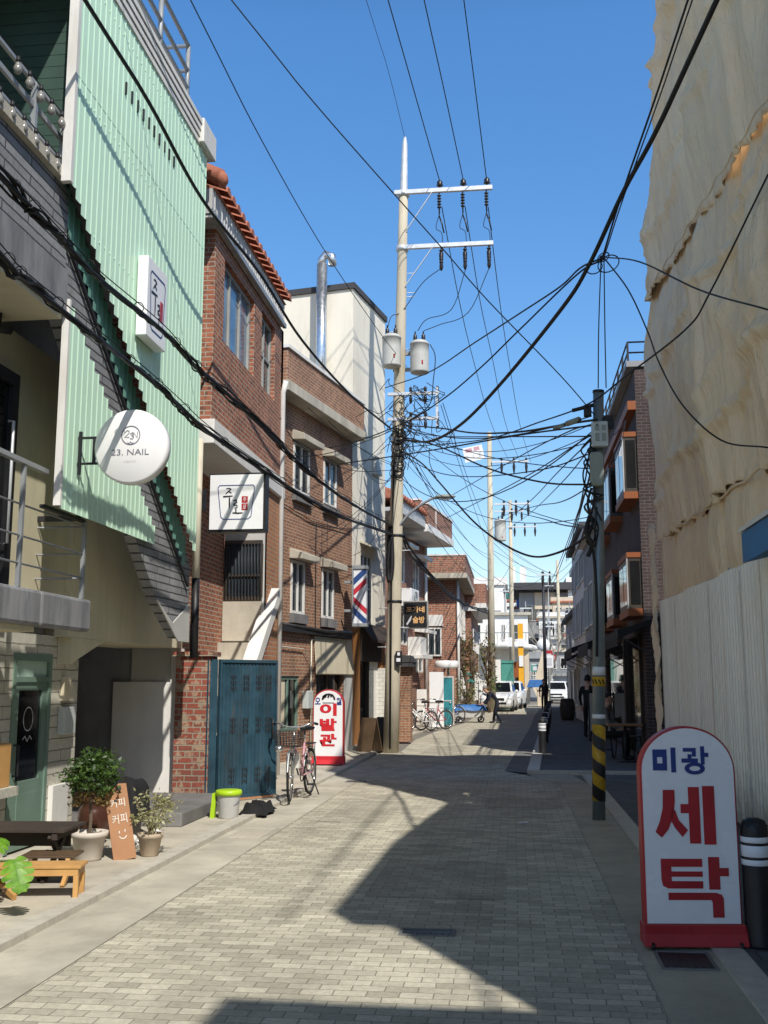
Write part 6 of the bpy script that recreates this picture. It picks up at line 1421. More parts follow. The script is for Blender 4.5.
MT['signyellow'] = M('bright orange yellow paint', (.80, .40, .02), .1, 3, .5, bump=0)
b = MB(); b.box(.38, .72, 70, 70.3, .05, 5.4); b.build('post', 'signyellow', YT)
b = MB(); b.box(-.25, .37, 69.95, 70.25, 1.9, 2.9); b.build('side_box', 'orange', YT)
b = MB(); b.box(.30, .80, 69.92, 69.995, 3.9, 4.4); b.box(.42, .7, 69.92, 69.995, 2.6, 3.3); b.box(-.3, .0, 69.92, 69.995, 3.9, 4.5); b.build('sign_plate', 'white_enamel', YT)
b = MB(); b.lathe([(.003, -.06), (.44, -.06), (.44, .06), (.003, .06)], (0, 0, 0), 28); 
RS = thing('round_sign', 'round white sign disc hanging far down the street right of the orange post', 'sign', (2.1, 73, 4.1))
b.v = [(x, z, y) for x, y, z in b.v]; b.build('disc', 'white_enamel', RS, local=True)
b = MB(); b.bar((.4, .05, 0), (.9, .05, 0), .06); b.build('bracket', 'darksteel', RS, local=True)
b = MB(); b.box(1.55, 2.3, 69.8, 71, .06, 1.1); b.box(1.5, 2.35, 69.7, 71.1, 1.101, 1.2); tag(b.build('paper_crates', 'farbeige'), 'beige stack of boxes at the far kerb near the blue cover', 'boxes')
b = MB(); b.prism([(.9, 1.25), (2.2, 1.25), (2.0, 1.75), (1.1, 1.75)], FY(72), 0, .8); tag(b.build('blue_cover', 'blueplastic'), 'small blue cover far down the street beside the white cars', 'cover')
b = MB(); b.box(-1.5, -.7, 62.5, 63, .05, 2.9); tag(b.build('white_column', 'farwhite'), 'white gate column behind the white sport utility car', 'wall')
b = MB(); b.box(-.68, .05, 63, 63.2, .05, 2.7); b.box(-.7, .07, 62.95, 63.2, 2.7, 2.85); tag(b.build('mint_shutter', 'tealcloth'), 'mint green shutter behind the white sport utility car', 'shutter')

q = random.Random(91)
for k in range(16):
    y = 93+k*1.6; x = q.uniform(1.0, 6.6); w_ = q.uniform(1.6, 3.2); hh = 3.2+(y-93)*.27+q.uniform(-.6, .9)
    t = house('narrow weathered house front stacked in the far middle of the view', x, x+w_, y, y+1.6, hh, q.choice(('farwhite', 'fargrey', 'farbeige', 'lightgrey', 'redbrick', 'farwhite')), q.choice(('fardark', 'concrete', 'rooftile', 'fargrey')), ((hh-1.5, hh-.5), (hh-3.6, hh-2.6))[:1 if hh < 4.2 else 2], q.choice((C2, C3)), 'L', q.choice((0, .4)), front=False, gl='glass_dark')
    t['group'] = 'narrow house fronts at the street end'
    b = MB(); z = hh-1.9; b.box(x-.1, x+w_+.1, y-.55, y-.252, z, z+.1)
    for j in range(7): b.cyl((x+w_*j/6, y-.5, z+.1), (x+w_*j/6, y-.5, z+.75), .022, n=4)
    b.cyl((x, y-.5, z+.75), (x+w_, y-.5, z+.75), .028, n=4); b.build('balcony', q.choice(('greysteel', 'farwhite', 'darksteel')), t)
    b = MB(); b.cyl((x+w_*.3, y+.6, hh), (x+w_*.3, y+.6, hh+q.uniform(.8, 2)), .04, n=4); b.box(x+w_*.6, x+w_*.6+.5, y+.3, y+.7, hh+.19, hh+.19+q.uniform(.4, .9)); b.build('roof_gear', 'fargrey', t)
# clustered little houses climbing the rise behind the street end
q = random.Random(50)
for k in range(16):
    x = -7+k*1.35+q.uniform(-.5, .5); y = q.uniform(122, 160); w_ = q.uniform(3, 5); hh = 8.2+(y-120)*.10+q.uniform(-1, 1.6)
    t = house('small pale house crowded on the rise behind the street end', x, x+w_, y, y+6, hh, q.choice(('farwhite', 'farbeige', 'fargrey', 'farwhite', 'tanbrick')), q.choice(('fardark', 'farwhite', 'concrete', 'rooftile')), ((hh-1.7, hh-.6), (hh-4.2, hh-3.0)), q.choice((C2, C3)), 'L', q.choice((0, .5)), front=False)
    t['group'] = 'small houses on the rise'
    if q.random() < .6:
        b = MB(); b.cyl((x+w_*.5, y+1, hh), (x+w_*.5, y+1, hh+q.uniform(1, 2.2)), .05, n=5); b.build('antenna', 'darksteel', t)
    if q.random() < .5:
        b = MB(); b.lathe([(.5, 0), (.55, .1), (.55, 1.0), (.2, 1.2)], (x+w_*.3, y+1.5, hh+.18), 12); b.build('water_tank', q.choice(('bluepaint', 'tealcloth', 'galv')), t)
for k, (x, y, h_) in enumerate(((1.2, 92, 8.5), (2.6, 78, 6.2), (-.6, 98, 10.5), (3.6, 104, 11.5))): far_pole('thin pole among the clutter at the far end of the street', x, y, h_, .09, ((h_-.6, -.5, .5),), mat='greysteel')['group'] = 'thin poles at the street end'
for k, (x, y, z, w_, h_, m_, lab) in enumerate(((2.5, 74, 3.2, .5, 1.1, 'dullred', 'narrow upright red sign far down the right side'), (2.35, 69, 2.9, .5, .8, 'white_enamel', 'small white shop sign far down the right side'), (-1.3, 66, 3.0, .45, 1.2, 'bluepaint', 'upright blue sign behind the white cars'), (1.7, 79.5, 2.6, .7, .5, 'tealcloth', 'small mint sign on the white balcony house'), (3.2, 90, 3.6, .9, .5, 'dullred', 'red sign over the far shop'))):
    t = thing('shop_sign', lab, 'sign', (x, y, z)); b = MB(); b.box(x-w_/2, x+w_/2, y-.08, y+.08, z-h_/2, z+h_/2); b.build('board', m_, t)
    b = MB(); b.box(x-w_*.32, x+w_*.32, y-.095, y-.082, z-h_*.3, z+h_*.3); b.build('panel', 'paleink', t)

# ------------------------------------------------------------------ plants
def shrub(name, label, cat, x, y, z, h, r, n, size, mats, stems=3, seed=1, zc=.6, group=None):
    t = thing(name, label, cat, (x, y, z), 0, group); q = random.Random(seed)
    b = MB()
    for k in range(stems):
        a = q.uniform(0, 6.28); b.tube(catmull([(0, 0, 0), (.2*r*math.cos(a), .2*r*math.sin(a), h*.35), (.55*r*math.cos(a), .55*r*math.sin(a), h*.8)], 4), [.02*h+.01]*4+[.012*h+.006]*5, 6)
        for j in range(3):
            a2 = a+q.uniform(-1.2, 1.2); b.tube([(.3*r*math.cos(a), .3*r*math.sin(a), h*(.4+.12*j)), (.8*r*math.cos(a2), .8*r*math.sin(a2), h*(.6+.13*j))], .008*h+.002, 5)
    b.build('stem', 'bark', t, local=True)
    b = MB(); leaves(b, (0, 0, h*zc), (r, r, h*(1-zc)*1.05), n, size, mats=len(mats), rnd=q); b.build('foliage', mats, t, local=True)
    return t
shrub('shrub', 'tall dry brown and green shrub on the left before the second pole', 'shrub', -1.95, 47.5, .03, 3.6, .5, 620, .07, ['leaf_far', 'leaf_brown', 'leaf'], 4, 2, .62)
shrub('shrub', 'loose yellowing shrub hugging the second pole', 'shrub', -1.25, 56, .03, 4.0, .5, 480, .085, ['leaf_far', 'leaf', 'leaf_brown'], 4, 3, .6)
shrub('potted_plants', 'row of bushy green and yellow plants behind the blue covered cart', 'plants', -2.05, 44.4, .03, 1.6, .5, 700, .05, ['leaf_pale', 'leaf', 'leaf_far'], 4, 4, .6)
b = MB(); leaves(b, (-1.75, 43.9, 1.75), (.22, .2, .2), 160, .06, rnd=random.Random(3)); tag(b.build('mint_net', 'tealcloth'), 'mint coloured net bundle among the plants behind the cart', 'net')

# ------------------------------------------------------------------ cafe yard
TP = thing('topiary_tree', 'round headed little tree in a pale clay pot beside the cafe table', 'potted tree', (-3.78, 9.32, .036))
b = MB(); b.lathe([(.10, 0), (.115, .02), (.145, .20), (.165, .205), (.17, .25), (.155, .252), (.14, .22), (.01, .215)], (0, 0, 0), 24); b.build('pot', 'pot', TP, local=True)
b = MB(); b.lathe([(.14, .216), (.003, .225)], (0, 0, 0), 16); b.build('soil', 'soil', TP, local=True)
b = MB(); b.tube(catmull([(0, 0, .2), (.01, 0, .35), (-.005, .01, .5), (0, 0, .68)], 4), .016, 8)
q = random.Random(9)
for k in range(16):
    a = q.uniform(0, 6.28); e = q.uniform(.2, 1); b.tube([(0, 0, .5+.12*e), (.17*math.cos(a), .17*math.sin(a), .52+.3*e)], .006, 5)
b.build('trunk', 'bark', TP, local=True)
b = MB(); leaves(b, (0, 0, .74), (.24, .24, .19), 1900, .026, mats=3, rnd=q, hollow=.55); leaves(b, (.02, 0, .55), (.2, .2, .08), 330, .024, mats=1, rnd=q)
b.mi = [m if k < 1900 else 3 for k, m in enumerate(b.mi)]; b.build('foliage', ['leaf', 'leaf', 'leaf_dark', 'leaf_brown'], TP, local=True)
PP = thing('potted_plant', 'pale dry twiggy plant in a weathered small clay pot right of the plywood board', 'potted plant', (-3.32, 9.62, .036))
b = MB(); b.lathe([(.07, 0), (.08, .01), (.105, .16), (.118, .165), (.12, .20), (.108, .202), (.1, .18), (.01, .175)], (0, 0, 0), 20); b.build('pot', 'pot2', PP, local=True)
b = MB(); q = random.Random(12)
for k in range(13):
    a = q.uniform(0, 6.28); r = q.uniform(.08, .22); b.tube(catmull([(0, 0, .17), (.3*r*math.cos(a), .3*r*math.sin(a), .3), (r*math.cos(a), r*math.sin(a), q.uniform(.4, .58))], 4), .004, 5)
b.build('twigs', 'bark', PP, local=True)
b = MB(); leaves(b, (0, 0, .40), (.22, .22, .17), 520, .022, mats=2, rnd=q, hollow=.25); b.build('foliage', ['leaf_pale', 'leaf_pale'], PP, local=True)
MO = thing('monstera', 'bright green monstera with split leaves at the bottom left corner', 'potted plant', (-3.62, 6.95, .036))
b = MB(); b.lathe([(.10, 0), (.13, .18), (.145, .19), (.145, .21), (.12, .2), (.01, .18)], (0, 0, 0), 20); b.build('pot', 'black', MO, local=True)
q = random.Random(31)
def monstera_leaf(c, d, up, s):
    "heart shaped blade cut into broad lobes by slits"
    d = Vector(d).normalized(); up = Vector(up).normalized(); r = d.cross(up).normalized(); up = r.cross(d)
    b = MB(); c = Vector(c)
    def P(t, w): return c + d*(t*s) + r*(w*s) + up*(.10*s-.35*abs(w)**1.5*s - .3*(t-.35)**2*s)
    def half(t): return .50*max(.0, math.sin(math.pi*min(1, max(0, (t+.18)/1.18)))**.62)*(1-.25*t)
    N = 5
    for g in (-1, 1):
        for k in range(N):
            a, e = -.12+1.08*k/N, -.12+1.08*(k+1)/N; cut = .055
            base = [(max(0, a), 0), (max(.0, e), 0)] if e > 0 else [(0, 0), (.02, 0)]
            inner = .13
            outl = []
            for q in range(7):
                u = q/6; t = a+cut*.5+(e-a-cut)*u; w = half(t)*(1-.10*(2*u-1)**4); outl.append((t+.10*w, w))
            L = [(base[0][0], 0), (base[1][0], 0), (max(base[1][0], e)+.02, inner)]+outl[::-1]+[(max(0, a)+.02 if a > 0 else a*.6, inner)]
            m = P((a+e)/2+.08, g*half((a+e)/2)*.55)
            pts = [P(t, g*w) for t, w in L]
            for q in range(len(pts)): b.poly([m, pts[q], pts[(q+1) % len(pts)]])
    return b.build('leaf', 'leaf_mon', MO, local=True)
for c, d, s in (((.02, -.02, .40), (.15, -.45, -.8), .30), ((.24, .10, .37), (.45, -.35, -.8), .24), ((-.12, -.05, .40), (-.5, -.4, -.6), .27), ((.10, -.12, .22), (.5, -.6, -.5), .22), ((.0, .12, .42), (.3, .7, .2), .22)):
    monstera_leaf(c, d, (.2, -.75, .75), s)
    b = MB(); b.tube(catmull([(0, 0, .18), (c[0]*.4, c[1]*.4, c[2]*.95), c], 4), .008, 6); b.build('stalk', 'leaf', MO, local=True)
def xlegs(t, x, y0, y1, z1, mat, w=.03):
    b = MB(); b.bar((x, y0, 0), (x, y1, z1), w, .04); b.build('leg', mat, t, local=True); b = MB(); b.bar((x+.035, y1, 0), (x+.035, y0, z1), w, .04); b.build('leg', mat, t, local=True)
TA = thing('folding_table', 'low dark wooden folding table in front of the green cafe door', 'table', (-4.02, 8.45, .036), R(4))
b = MB()
for k in range(6): b.box(-.48, .46, -.26+k*.088, -.26+k*.088+.083, .385, .41)
b.build('tabletop', 'darkwood', TA, local=True, bevel=.003)
b = MB(); b.box(-.42, -.38, -.25, .25, .33, .385); b.box(.36, .40, -.25, .25, .33, .385); b.box(-.38, .36, .18, .21, .22, .37); b.build('frame', 'darkwood', TA, local=True)
for x in (-.36, .30):
    b = MB(); b.bar((x, -.24, 0), (x+.02, .24, .36), .028, .045); b.build('leg', 'darkwood', TA, local=True); b = MB(); b.bar((x+.04, .24, 0), (x+.04, -.24, .36), .028, .045); b.build('leg', 'darkwood', TA, local=True)
FS = thing('folding_stool', 'low brown folding stool with crossed legs under the dark cafe table', 'stool', (-3.62, 8.22, .036), R(8))
b = MB()
for k in range(5): b.box(-.22, .20, -.15+k*.062, -.15+k*.062+.056, .215, .235)
b.build('seat', 'brownwood', FS, local=True, bevel=.003)
xlegs(FS, -.17, -.15, .15, .215, 'brownwood'); xlegs(FS, .12, -.15, .15, .215, 'wood')
b = MB(); b.box(-.18, .17, -.02, .0, .06, .085); b.box(-.18, .17, .08, .1, .06, .085); b.build('stretcher', 'brownwood', FS, local=True)
BE = thing('bench', 'low orange pine bench with slatted top in front of the dark table', 'bench', (-3.60, 7.72, .036), R(10))
b = MB()
for k in range(6): b.box(-.42, .42, -.12+k*.042, -.12+k*.042+.031, .215, .237)
b.build('seat', 'wood', BE, local=True, bevel=.003)
b = MB(); b.box(-.40, .40, -.112, -.092, .165, .214); b.box(-.40, .40, .09, .11, .165, .214); b.box(-.40, -.38, -.09, .09, .165, .214); b.box(.38, .40, -.09, .09, .165, .214); b.build('apron', 'wood', BE, local=True)
for x in (-.385, .385):
    for y in (-.098, .098):
        b = MB(); b.box(x-.018, x+.018, y-.018, y+.018, 0, .164); b.build('leg', 'wood', BE, local=True, bevel=.002)
CH = thing('reclining_stool', 'folded wooden leg rest leaning low behind the bench', 'stool', (-3.95, 7.55, .036), R(-35))
b = MB(); b.bar((-.35, 0, .22), (.25, 0, .02), .03, .04); b.bar((-.35, .22, .22), (.25, .22, .02), .03, .04); b.build('rail', 'wood', CH, local=True)
b = MB()
for k in range(5): b.bar((-.25+k*.1, 0, .20-k*.033), (-.25+k*.1, .22, .20-k*.033), .02, .012)
b.build('slats', 'darkwood', CH, local=True)
BD = thing('wooden_board', 'plywood board with chalk writing and a smiling face leaning beside the potted tree', 'sign board', (-3.46, 9.38, .036), R(24))
mt = Matrix.Rotation(R(-9.5), 4, 'Y') @ Matrix.Rotation(R(-12), 4, 'X')
def bf(u, v, w):
    p = mt @ Vector((u, -w, v)); return (p.x, p.y, p.z)
b = MB(); b.prism([(-.10, 0), (.10, .0), (.10, .66), (.03, .67), (-.10, .58)], bf, -.018, .0); b.build('board', 'woodboard', BD, local=True, bevel=.003)
text_on('lettering', '커피', 'chalk', BD, bf, .0, .50, w=.13, h=.075, local=True); text_on('lettering', '커피', 'chalk', BD, bf, .0, .36, w=.13, h=.085, local=True)
b = MB(); stroke(b, bf, ringpts(.01, .225, .035, .04, 14, R(205), R(335)), .008); stroke(b, bf, [(-.02, .235), (-.015, .255)], .008); stroke(b, bf, [(.03, .24), (.035, .26)], .008); b.build('smile', 'chalk', BD, local=True)
b = MB(); b.poly([bf(u, v, .004) for u, v in ((.0, .61), (.05, .61), (.05, .64), (.0, .64))]); b.build('label', 'ink', BD, local=True)
JR = thing('clay_jar', 'brown glazed clay jar standing behind the potted tree', 'jar', (-4.12, 10.25, .036))
b = MB(); b.lathe([(.09, 0), (.14, .1), (.16, .2), (.145, .33), (.11, .38), (.125, .40), (.1, .40)], (0, 0, 0), 26); b.build('body', 'jar', JR, local=True)
b = MB(); b.lathe([(.13, .402), (.13, .42), (.08, .44), (.03, .46), (.003, .47)], (0, 0, 0), 22); b.build('lid', 'jar', JR, local=True)
b = MB(); b.smooth = True
n = 16
def cov(i, j):
    u, v = i/n*2-1, j/n*2-1; r = max(abs(u), abs(v)); return (-4.02+.23*u*(1+.1*(1-r)), 10.75+.25*v, .40+.22*math.sqrt(max(0, 1-r**3.2))+.015*math.sin(u*7+v*5)-(0 if r < .99 else .2))
b.faces([cov(i, j) for i in range(n+1) for j in range(n+1)], [(i*(n+1)+j, (i+1)*(n+1)+j, (i+1)*(n+1)+j+1, i*(n+1)+j+1) for i in range(n) for j in range(n)])
CV = thing('covered_stack', 'dark sheet pulled over a round stack behind the plywood board', 'cover', (-4.02, 10.75, .036))
b.build('cover', 'clothblack', CV); b = MB(); b.cyl((-4.02, 10.75, .036), (-4.02, 10.75, .42), .2, n=18); b.build('stack', 'concrete_dark', CV)
BU = thing('bucket', 'grey white bucket with a lime green lid in front of the blue gate', 'bucket', (-3.32, 12.32, .036))
b = MB(); b.lathe([(.105, 0), (.112, .01), (.135, .27), (.14, .29), (.13, .292), (.01, .285)], (0, 0, 0), 28); b.build('body', 'bucket', BU, local=True)
b = MB(); b.lathe([(.15, .262), (.156, .29), (.15, .318), (.12, .325), (.003, .327)], (0, 0, 0), 28); b.build('lid', 'lime', BU, local=True, )
b = MB(); b.torus((0, -.015, .24), .142, .006, (1, 0, 0), (0, -.62, -.78), 20, 5, 0, math.pi); b.build('handle', 'greyink', BU, local=True)
b = MB(); b.prism([(-.02, 0), (.03, 0), (.02, .30), (-.03, .28)], lambda u, v, w: (-.155+u-.12*(.3-v), w, v), -.04, .03); b.build('lime_strap', 'lime', BU, local=True)
BG = thing('rag_pile', 'crumpled black cloth lying behind the bucket at the foot of the blue gate', 'cloth', (-3.12, 12.95, .036)); b = MB(); b.smooth = True; q = random.Random(2)
def rg(i, j):
    u, v = i/12*2-1, j/12*2-1; e = max(0, 1-max(abs(u), abs(v))); return (.17*u+.02*math.sin(v*6), .36*v+.03*math.sin(u*4), min(.13, e*.35)*(.7+.3*math.sin(u*5+v*7))+.003)
b.faces([rg(i, j) for i in range(13) for j in range(13)], [(i*13+j, (i+1)*13+j, (i+1)*13+j+1, i*13+j+1) for i in range(12) for j in range(12)]); b.build('cloth', 'clothblack', BG, local=True)
q = random.Random(6)
for k in range(9):
    b = MB(); r = q.uniform(.04, .08); x, y = q.uniform(-3.95, -3.5), q.uniform(9.7, 10.9); b.ball((x, y, .036+r*.5), r, r*q.uniform(.8, 1.3), r*.7, 8, 6)
    tag(b.build('white_stone', 'white_paint'), 'one of the small white stones edging the cafe yard', 'stone', 'white stones in the cafe yard')
# ------------------------------------------------------------------ bicycles
def bicycle(name_label, loc, rz, frame, basket=True, rim='chrome', tyre='tyre', steer=0.):
    t = thing('bicycle', name_label, 'bicycle', loc, rz)      # heading local -y (front wheel at -y)
    Rw = .32; F, B = Vector((0, -.52, Rw)), Vector((0, .50, Rw))
    S = Matrix.Rotation(steer, 4, 'Z')
    def wheel(c, st):
        ax = (st @ Vector((0, 1, 0))) if st else Vector((0, 1, 0))
        b = MB(); b.torus(c, Rw-.018, .018, ax, (0, 0, 1), 36, 7); w = b.build('wheel', tyre, t, local=True)
        b = MB(); b.torus(c, Rw-.045, .010, ax, (0, 0, 1), 36, 5)
        nx = ax.cross(Vector((0, 0, 1)))
        b.cyl(tuple(c-nx*.04), tuple(c+nx*.04), .02, n=8)
        for k in range(14): 
            a = 2*math.pi*k/14; d = ax*math.cos(a)+Vector((0, 0, 1))*math.sin(a); b.tube([tuple(c+nx*.025*(1 if k % 2 else -1)), tuple(c+d*(Rw-.045))], .0022, 3, False)
        b.build('rim', rim, w, local=True)
        b = MB(); b.torus(c, Rw+.022, .012, ax, (0, 0, 1), 18, 5, R(20), R(165)); b.build('mudguard', 'galv', w, local=True)
    wheel(F, S); wheel(B, None)
    hd = Vector((0, -.36, .78)); bb = Vector((0, .08, .30)); st = Vector((0, .20, .78))
    b = MB(); b.tube([hd-Vector((0, -.02, .14)), bb], .019, 8); b.tube([hd-Vector((0, -.01, .05)), bb+Vector((0, .02, .12))], .016, 8); b.tube([bb, st], .017, 8)
    for s in (-.045, .045): b.tube([bb+Vector((s*.6, 0, 0)), B+Vector((s, 0, 0))], .010, 6); b.tube([st-Vector((-s*.4, .02, .1)), B+Vector((s, 0, 0))], .009, 6)
    b.build('frame', frame, t, local=True)
    b = MB()
    for s in (-.045, .045): b.tube([F+(S @ Vector((s, 0, 0))), F+(S @ Vector((s, .06, .30))), hd-Vector((0, 0, .06))], .011, 6)
    b.tube([hd-Vector((0, 0, .1)), hd+Vector((0, .02, .17))], .014, 8); b.build('fork', 'chrome', t, local=True)
    b = MB(); h0 = hd+Vector((0, .02, .17)); b.tube(catmull([h0+(S @ Vector(p)) for p in ((-.29, .17, .05), (-.24, .04, .07), (-.1, -.01, .02), (.1, -.01, .02), (.24, .04, .07), (.29, .17, .05))], 5), .011, 7); hb = b.build('handlebar', 'chrome', t, local=True)
    b = MB()
    for s in (-1, 1): p0, p1 = h0+(S @ Vector((s*.265, .10, .06))), h0+(S @ Vector((s*.295, .20, .045))); b.tube([p0, p1], .019, 8)
    b.build('grips', 'black', hb, local=True)
    b = MB(); b.prism([(-.10, -.02), (-.03, -.03), (.03, -.03), (.10, -.02), (.12, .02), (.0, .045), (-.12, .02)], lambda u, v, w: (u*(1-.8*max(0, -w+.0)/.16) if w < 0 else u, st.y+.02+w, st.z+.14+v), -.14, .12); b.build('saddle', 'black', t, local=True, bevel=.012)
    b = MB(); b.tube([st-Vector((0, .02, .05)), st+Vector((0, .02, .12))], .013, 7); b.build('seat_post', 'chrome', t, local=True)
    b = MB(); b.torus(tuple(bb), .085, .008, (0, 1, 0), (0, 0, 1), 20, 5); b.bar(bb+Vector((.05, 0, 0)), bb+Vector((.06, .1, -.13)), .016); b.bar(bb+Vector((-.05, 0, 0)), bb+Vector((-.06, -.1, .13)), .016); b.box(.05, .14, bb.y+.07, bb.y+.13, bb.z-.145, bb.z-.12); b.box(-.14, -.05, bb.y-.13, bb.y-.07, bb.z+.12, bb.z+.145); b.build('crank', 'darksteel', t, local=True)
    if basket:
        b = MB(); y0, y1 = -.72, -.44
        for k in range(9):
            z = .72+k*.026; g = .02*(k/8)
            for p, q in (((-.15-g, y0-g), (.15+g, y0-g)), ((.15+g, y0-g), (.15+g, y1)), ((.15+g, y1), (-.15-g, y1)), ((-.15-g, y1), (-.15-g, y0-g))): b.bar((*p, z), (*q, z), .006)
        for k in range(9): x = -.15+.3*k/8; b.bar((x, y0, .72), (x*1.12, y0-.02, .93), .005); b.bar((x, y1, .72), (x*1.12, y1, .93), .005); b.bar((x, y0, .72), (x, y1, .72), .005)
        for k in range(7): y = y0+(y1-y0)*k/6; b.bar((-.15, y, .72), (-.17, y, .93), .005); b.bar((.15, y, .72), (.17, y, .93), .005)
        b.build('basket', 'darksteel', t, local=True)
    b = MB(); b.box(-.06, .06, .30, .62, .70, .715); b.bar((-.05, .58, .70), (-.05, .52, .34), .01); b.bar((.05, .58, .70), (.05, .52, .34), .01); b.build('rack', 'darksteel', t, local=True)
    b = MB(); b.bar((.04, .42, .30), (.16, .40, .01), .014); b.build('kickstand', 'darksteel', t, local=True)
    return t
bk = bicycle('pink and silver bicycle with a black front basket parked beside the blue gate', (-2.92, 14.55, .036), R(-4), 'pink', steer=R(10))
b = MB(); b.ball((-.08, -.79, .70), .06, .05, .05, 12, 8); b.build('lamp', 'chrome', bk, local=True)
b = MB(); b.box(-.05, .06, -.30, -.24, .42, .62); b.build('mud_flap', 'white_trim', bk, local=True)
bicycle('white bicycle with a dark basket parked by the low yard wall', (-2.98, 34.2, .036), R(-40), 'white_enamel', True)
bicycle('red and pink bicycle parked just behind the white one', (-2.62, 35.3, .036), R(-48), 'redpaint', False)
bicycle('blue bicycle parked beside the teal post', (-2.58, 41.2, .036), R(-62), 'bluepaint', False)
# hand cart with a blue cover
CT = thing('hand_cart', 'hand cart with a blue covered load being handled by the stooping man', 'cart', (-1.72, 43.0, .0))
b = MB(); b.box(-.62, .56, -.32, .32, .18, .56); b.build('load', 'lightgrey', CT, local=True, bevel=.04)
b = MB(); b.smooth = True; n = 12
def cvf(i, j):
    u, v = i/n*2-1, j/n*2-1; e = max(abs(u), abs(v)); return (.68*u-.03, .40*v, .70-.10*e**4+.03*math.sin(u*6)*math.cos(v*4)-(.12 if e > .95 else 0))
b.faces([cvf(i, j) for i in range(n+1) for j in range(n+1)], [(i*(n+1)+j, (i+1)*(n+1)+j, (i+1)*(n+1)+j+1, i*(n+1)+j+1) for i in range(n) for j in range(n)]); b.build('blue_cover', 'blueplastic', CT, local=True)
for x in (-.45, .42):
    for y in (-.34, .34): b = MB(); b.torus((x, y, .13), .11, .025, (1, 0, 0), (0, 0, 1), 18, 6); b.cyl((x, y-.03, .13), (x, y+.03, .13), .04, n=8); b.build('wheel', 'tyre', CT, local=True)
b = MB(); b.tube([(-.55, -.3, .2), (-.78, -.3, .8), (-.78, .3, .8), (-.55, .3, .2)], .018, 6); b.build('push_bar', 'galv', CT, local=True)

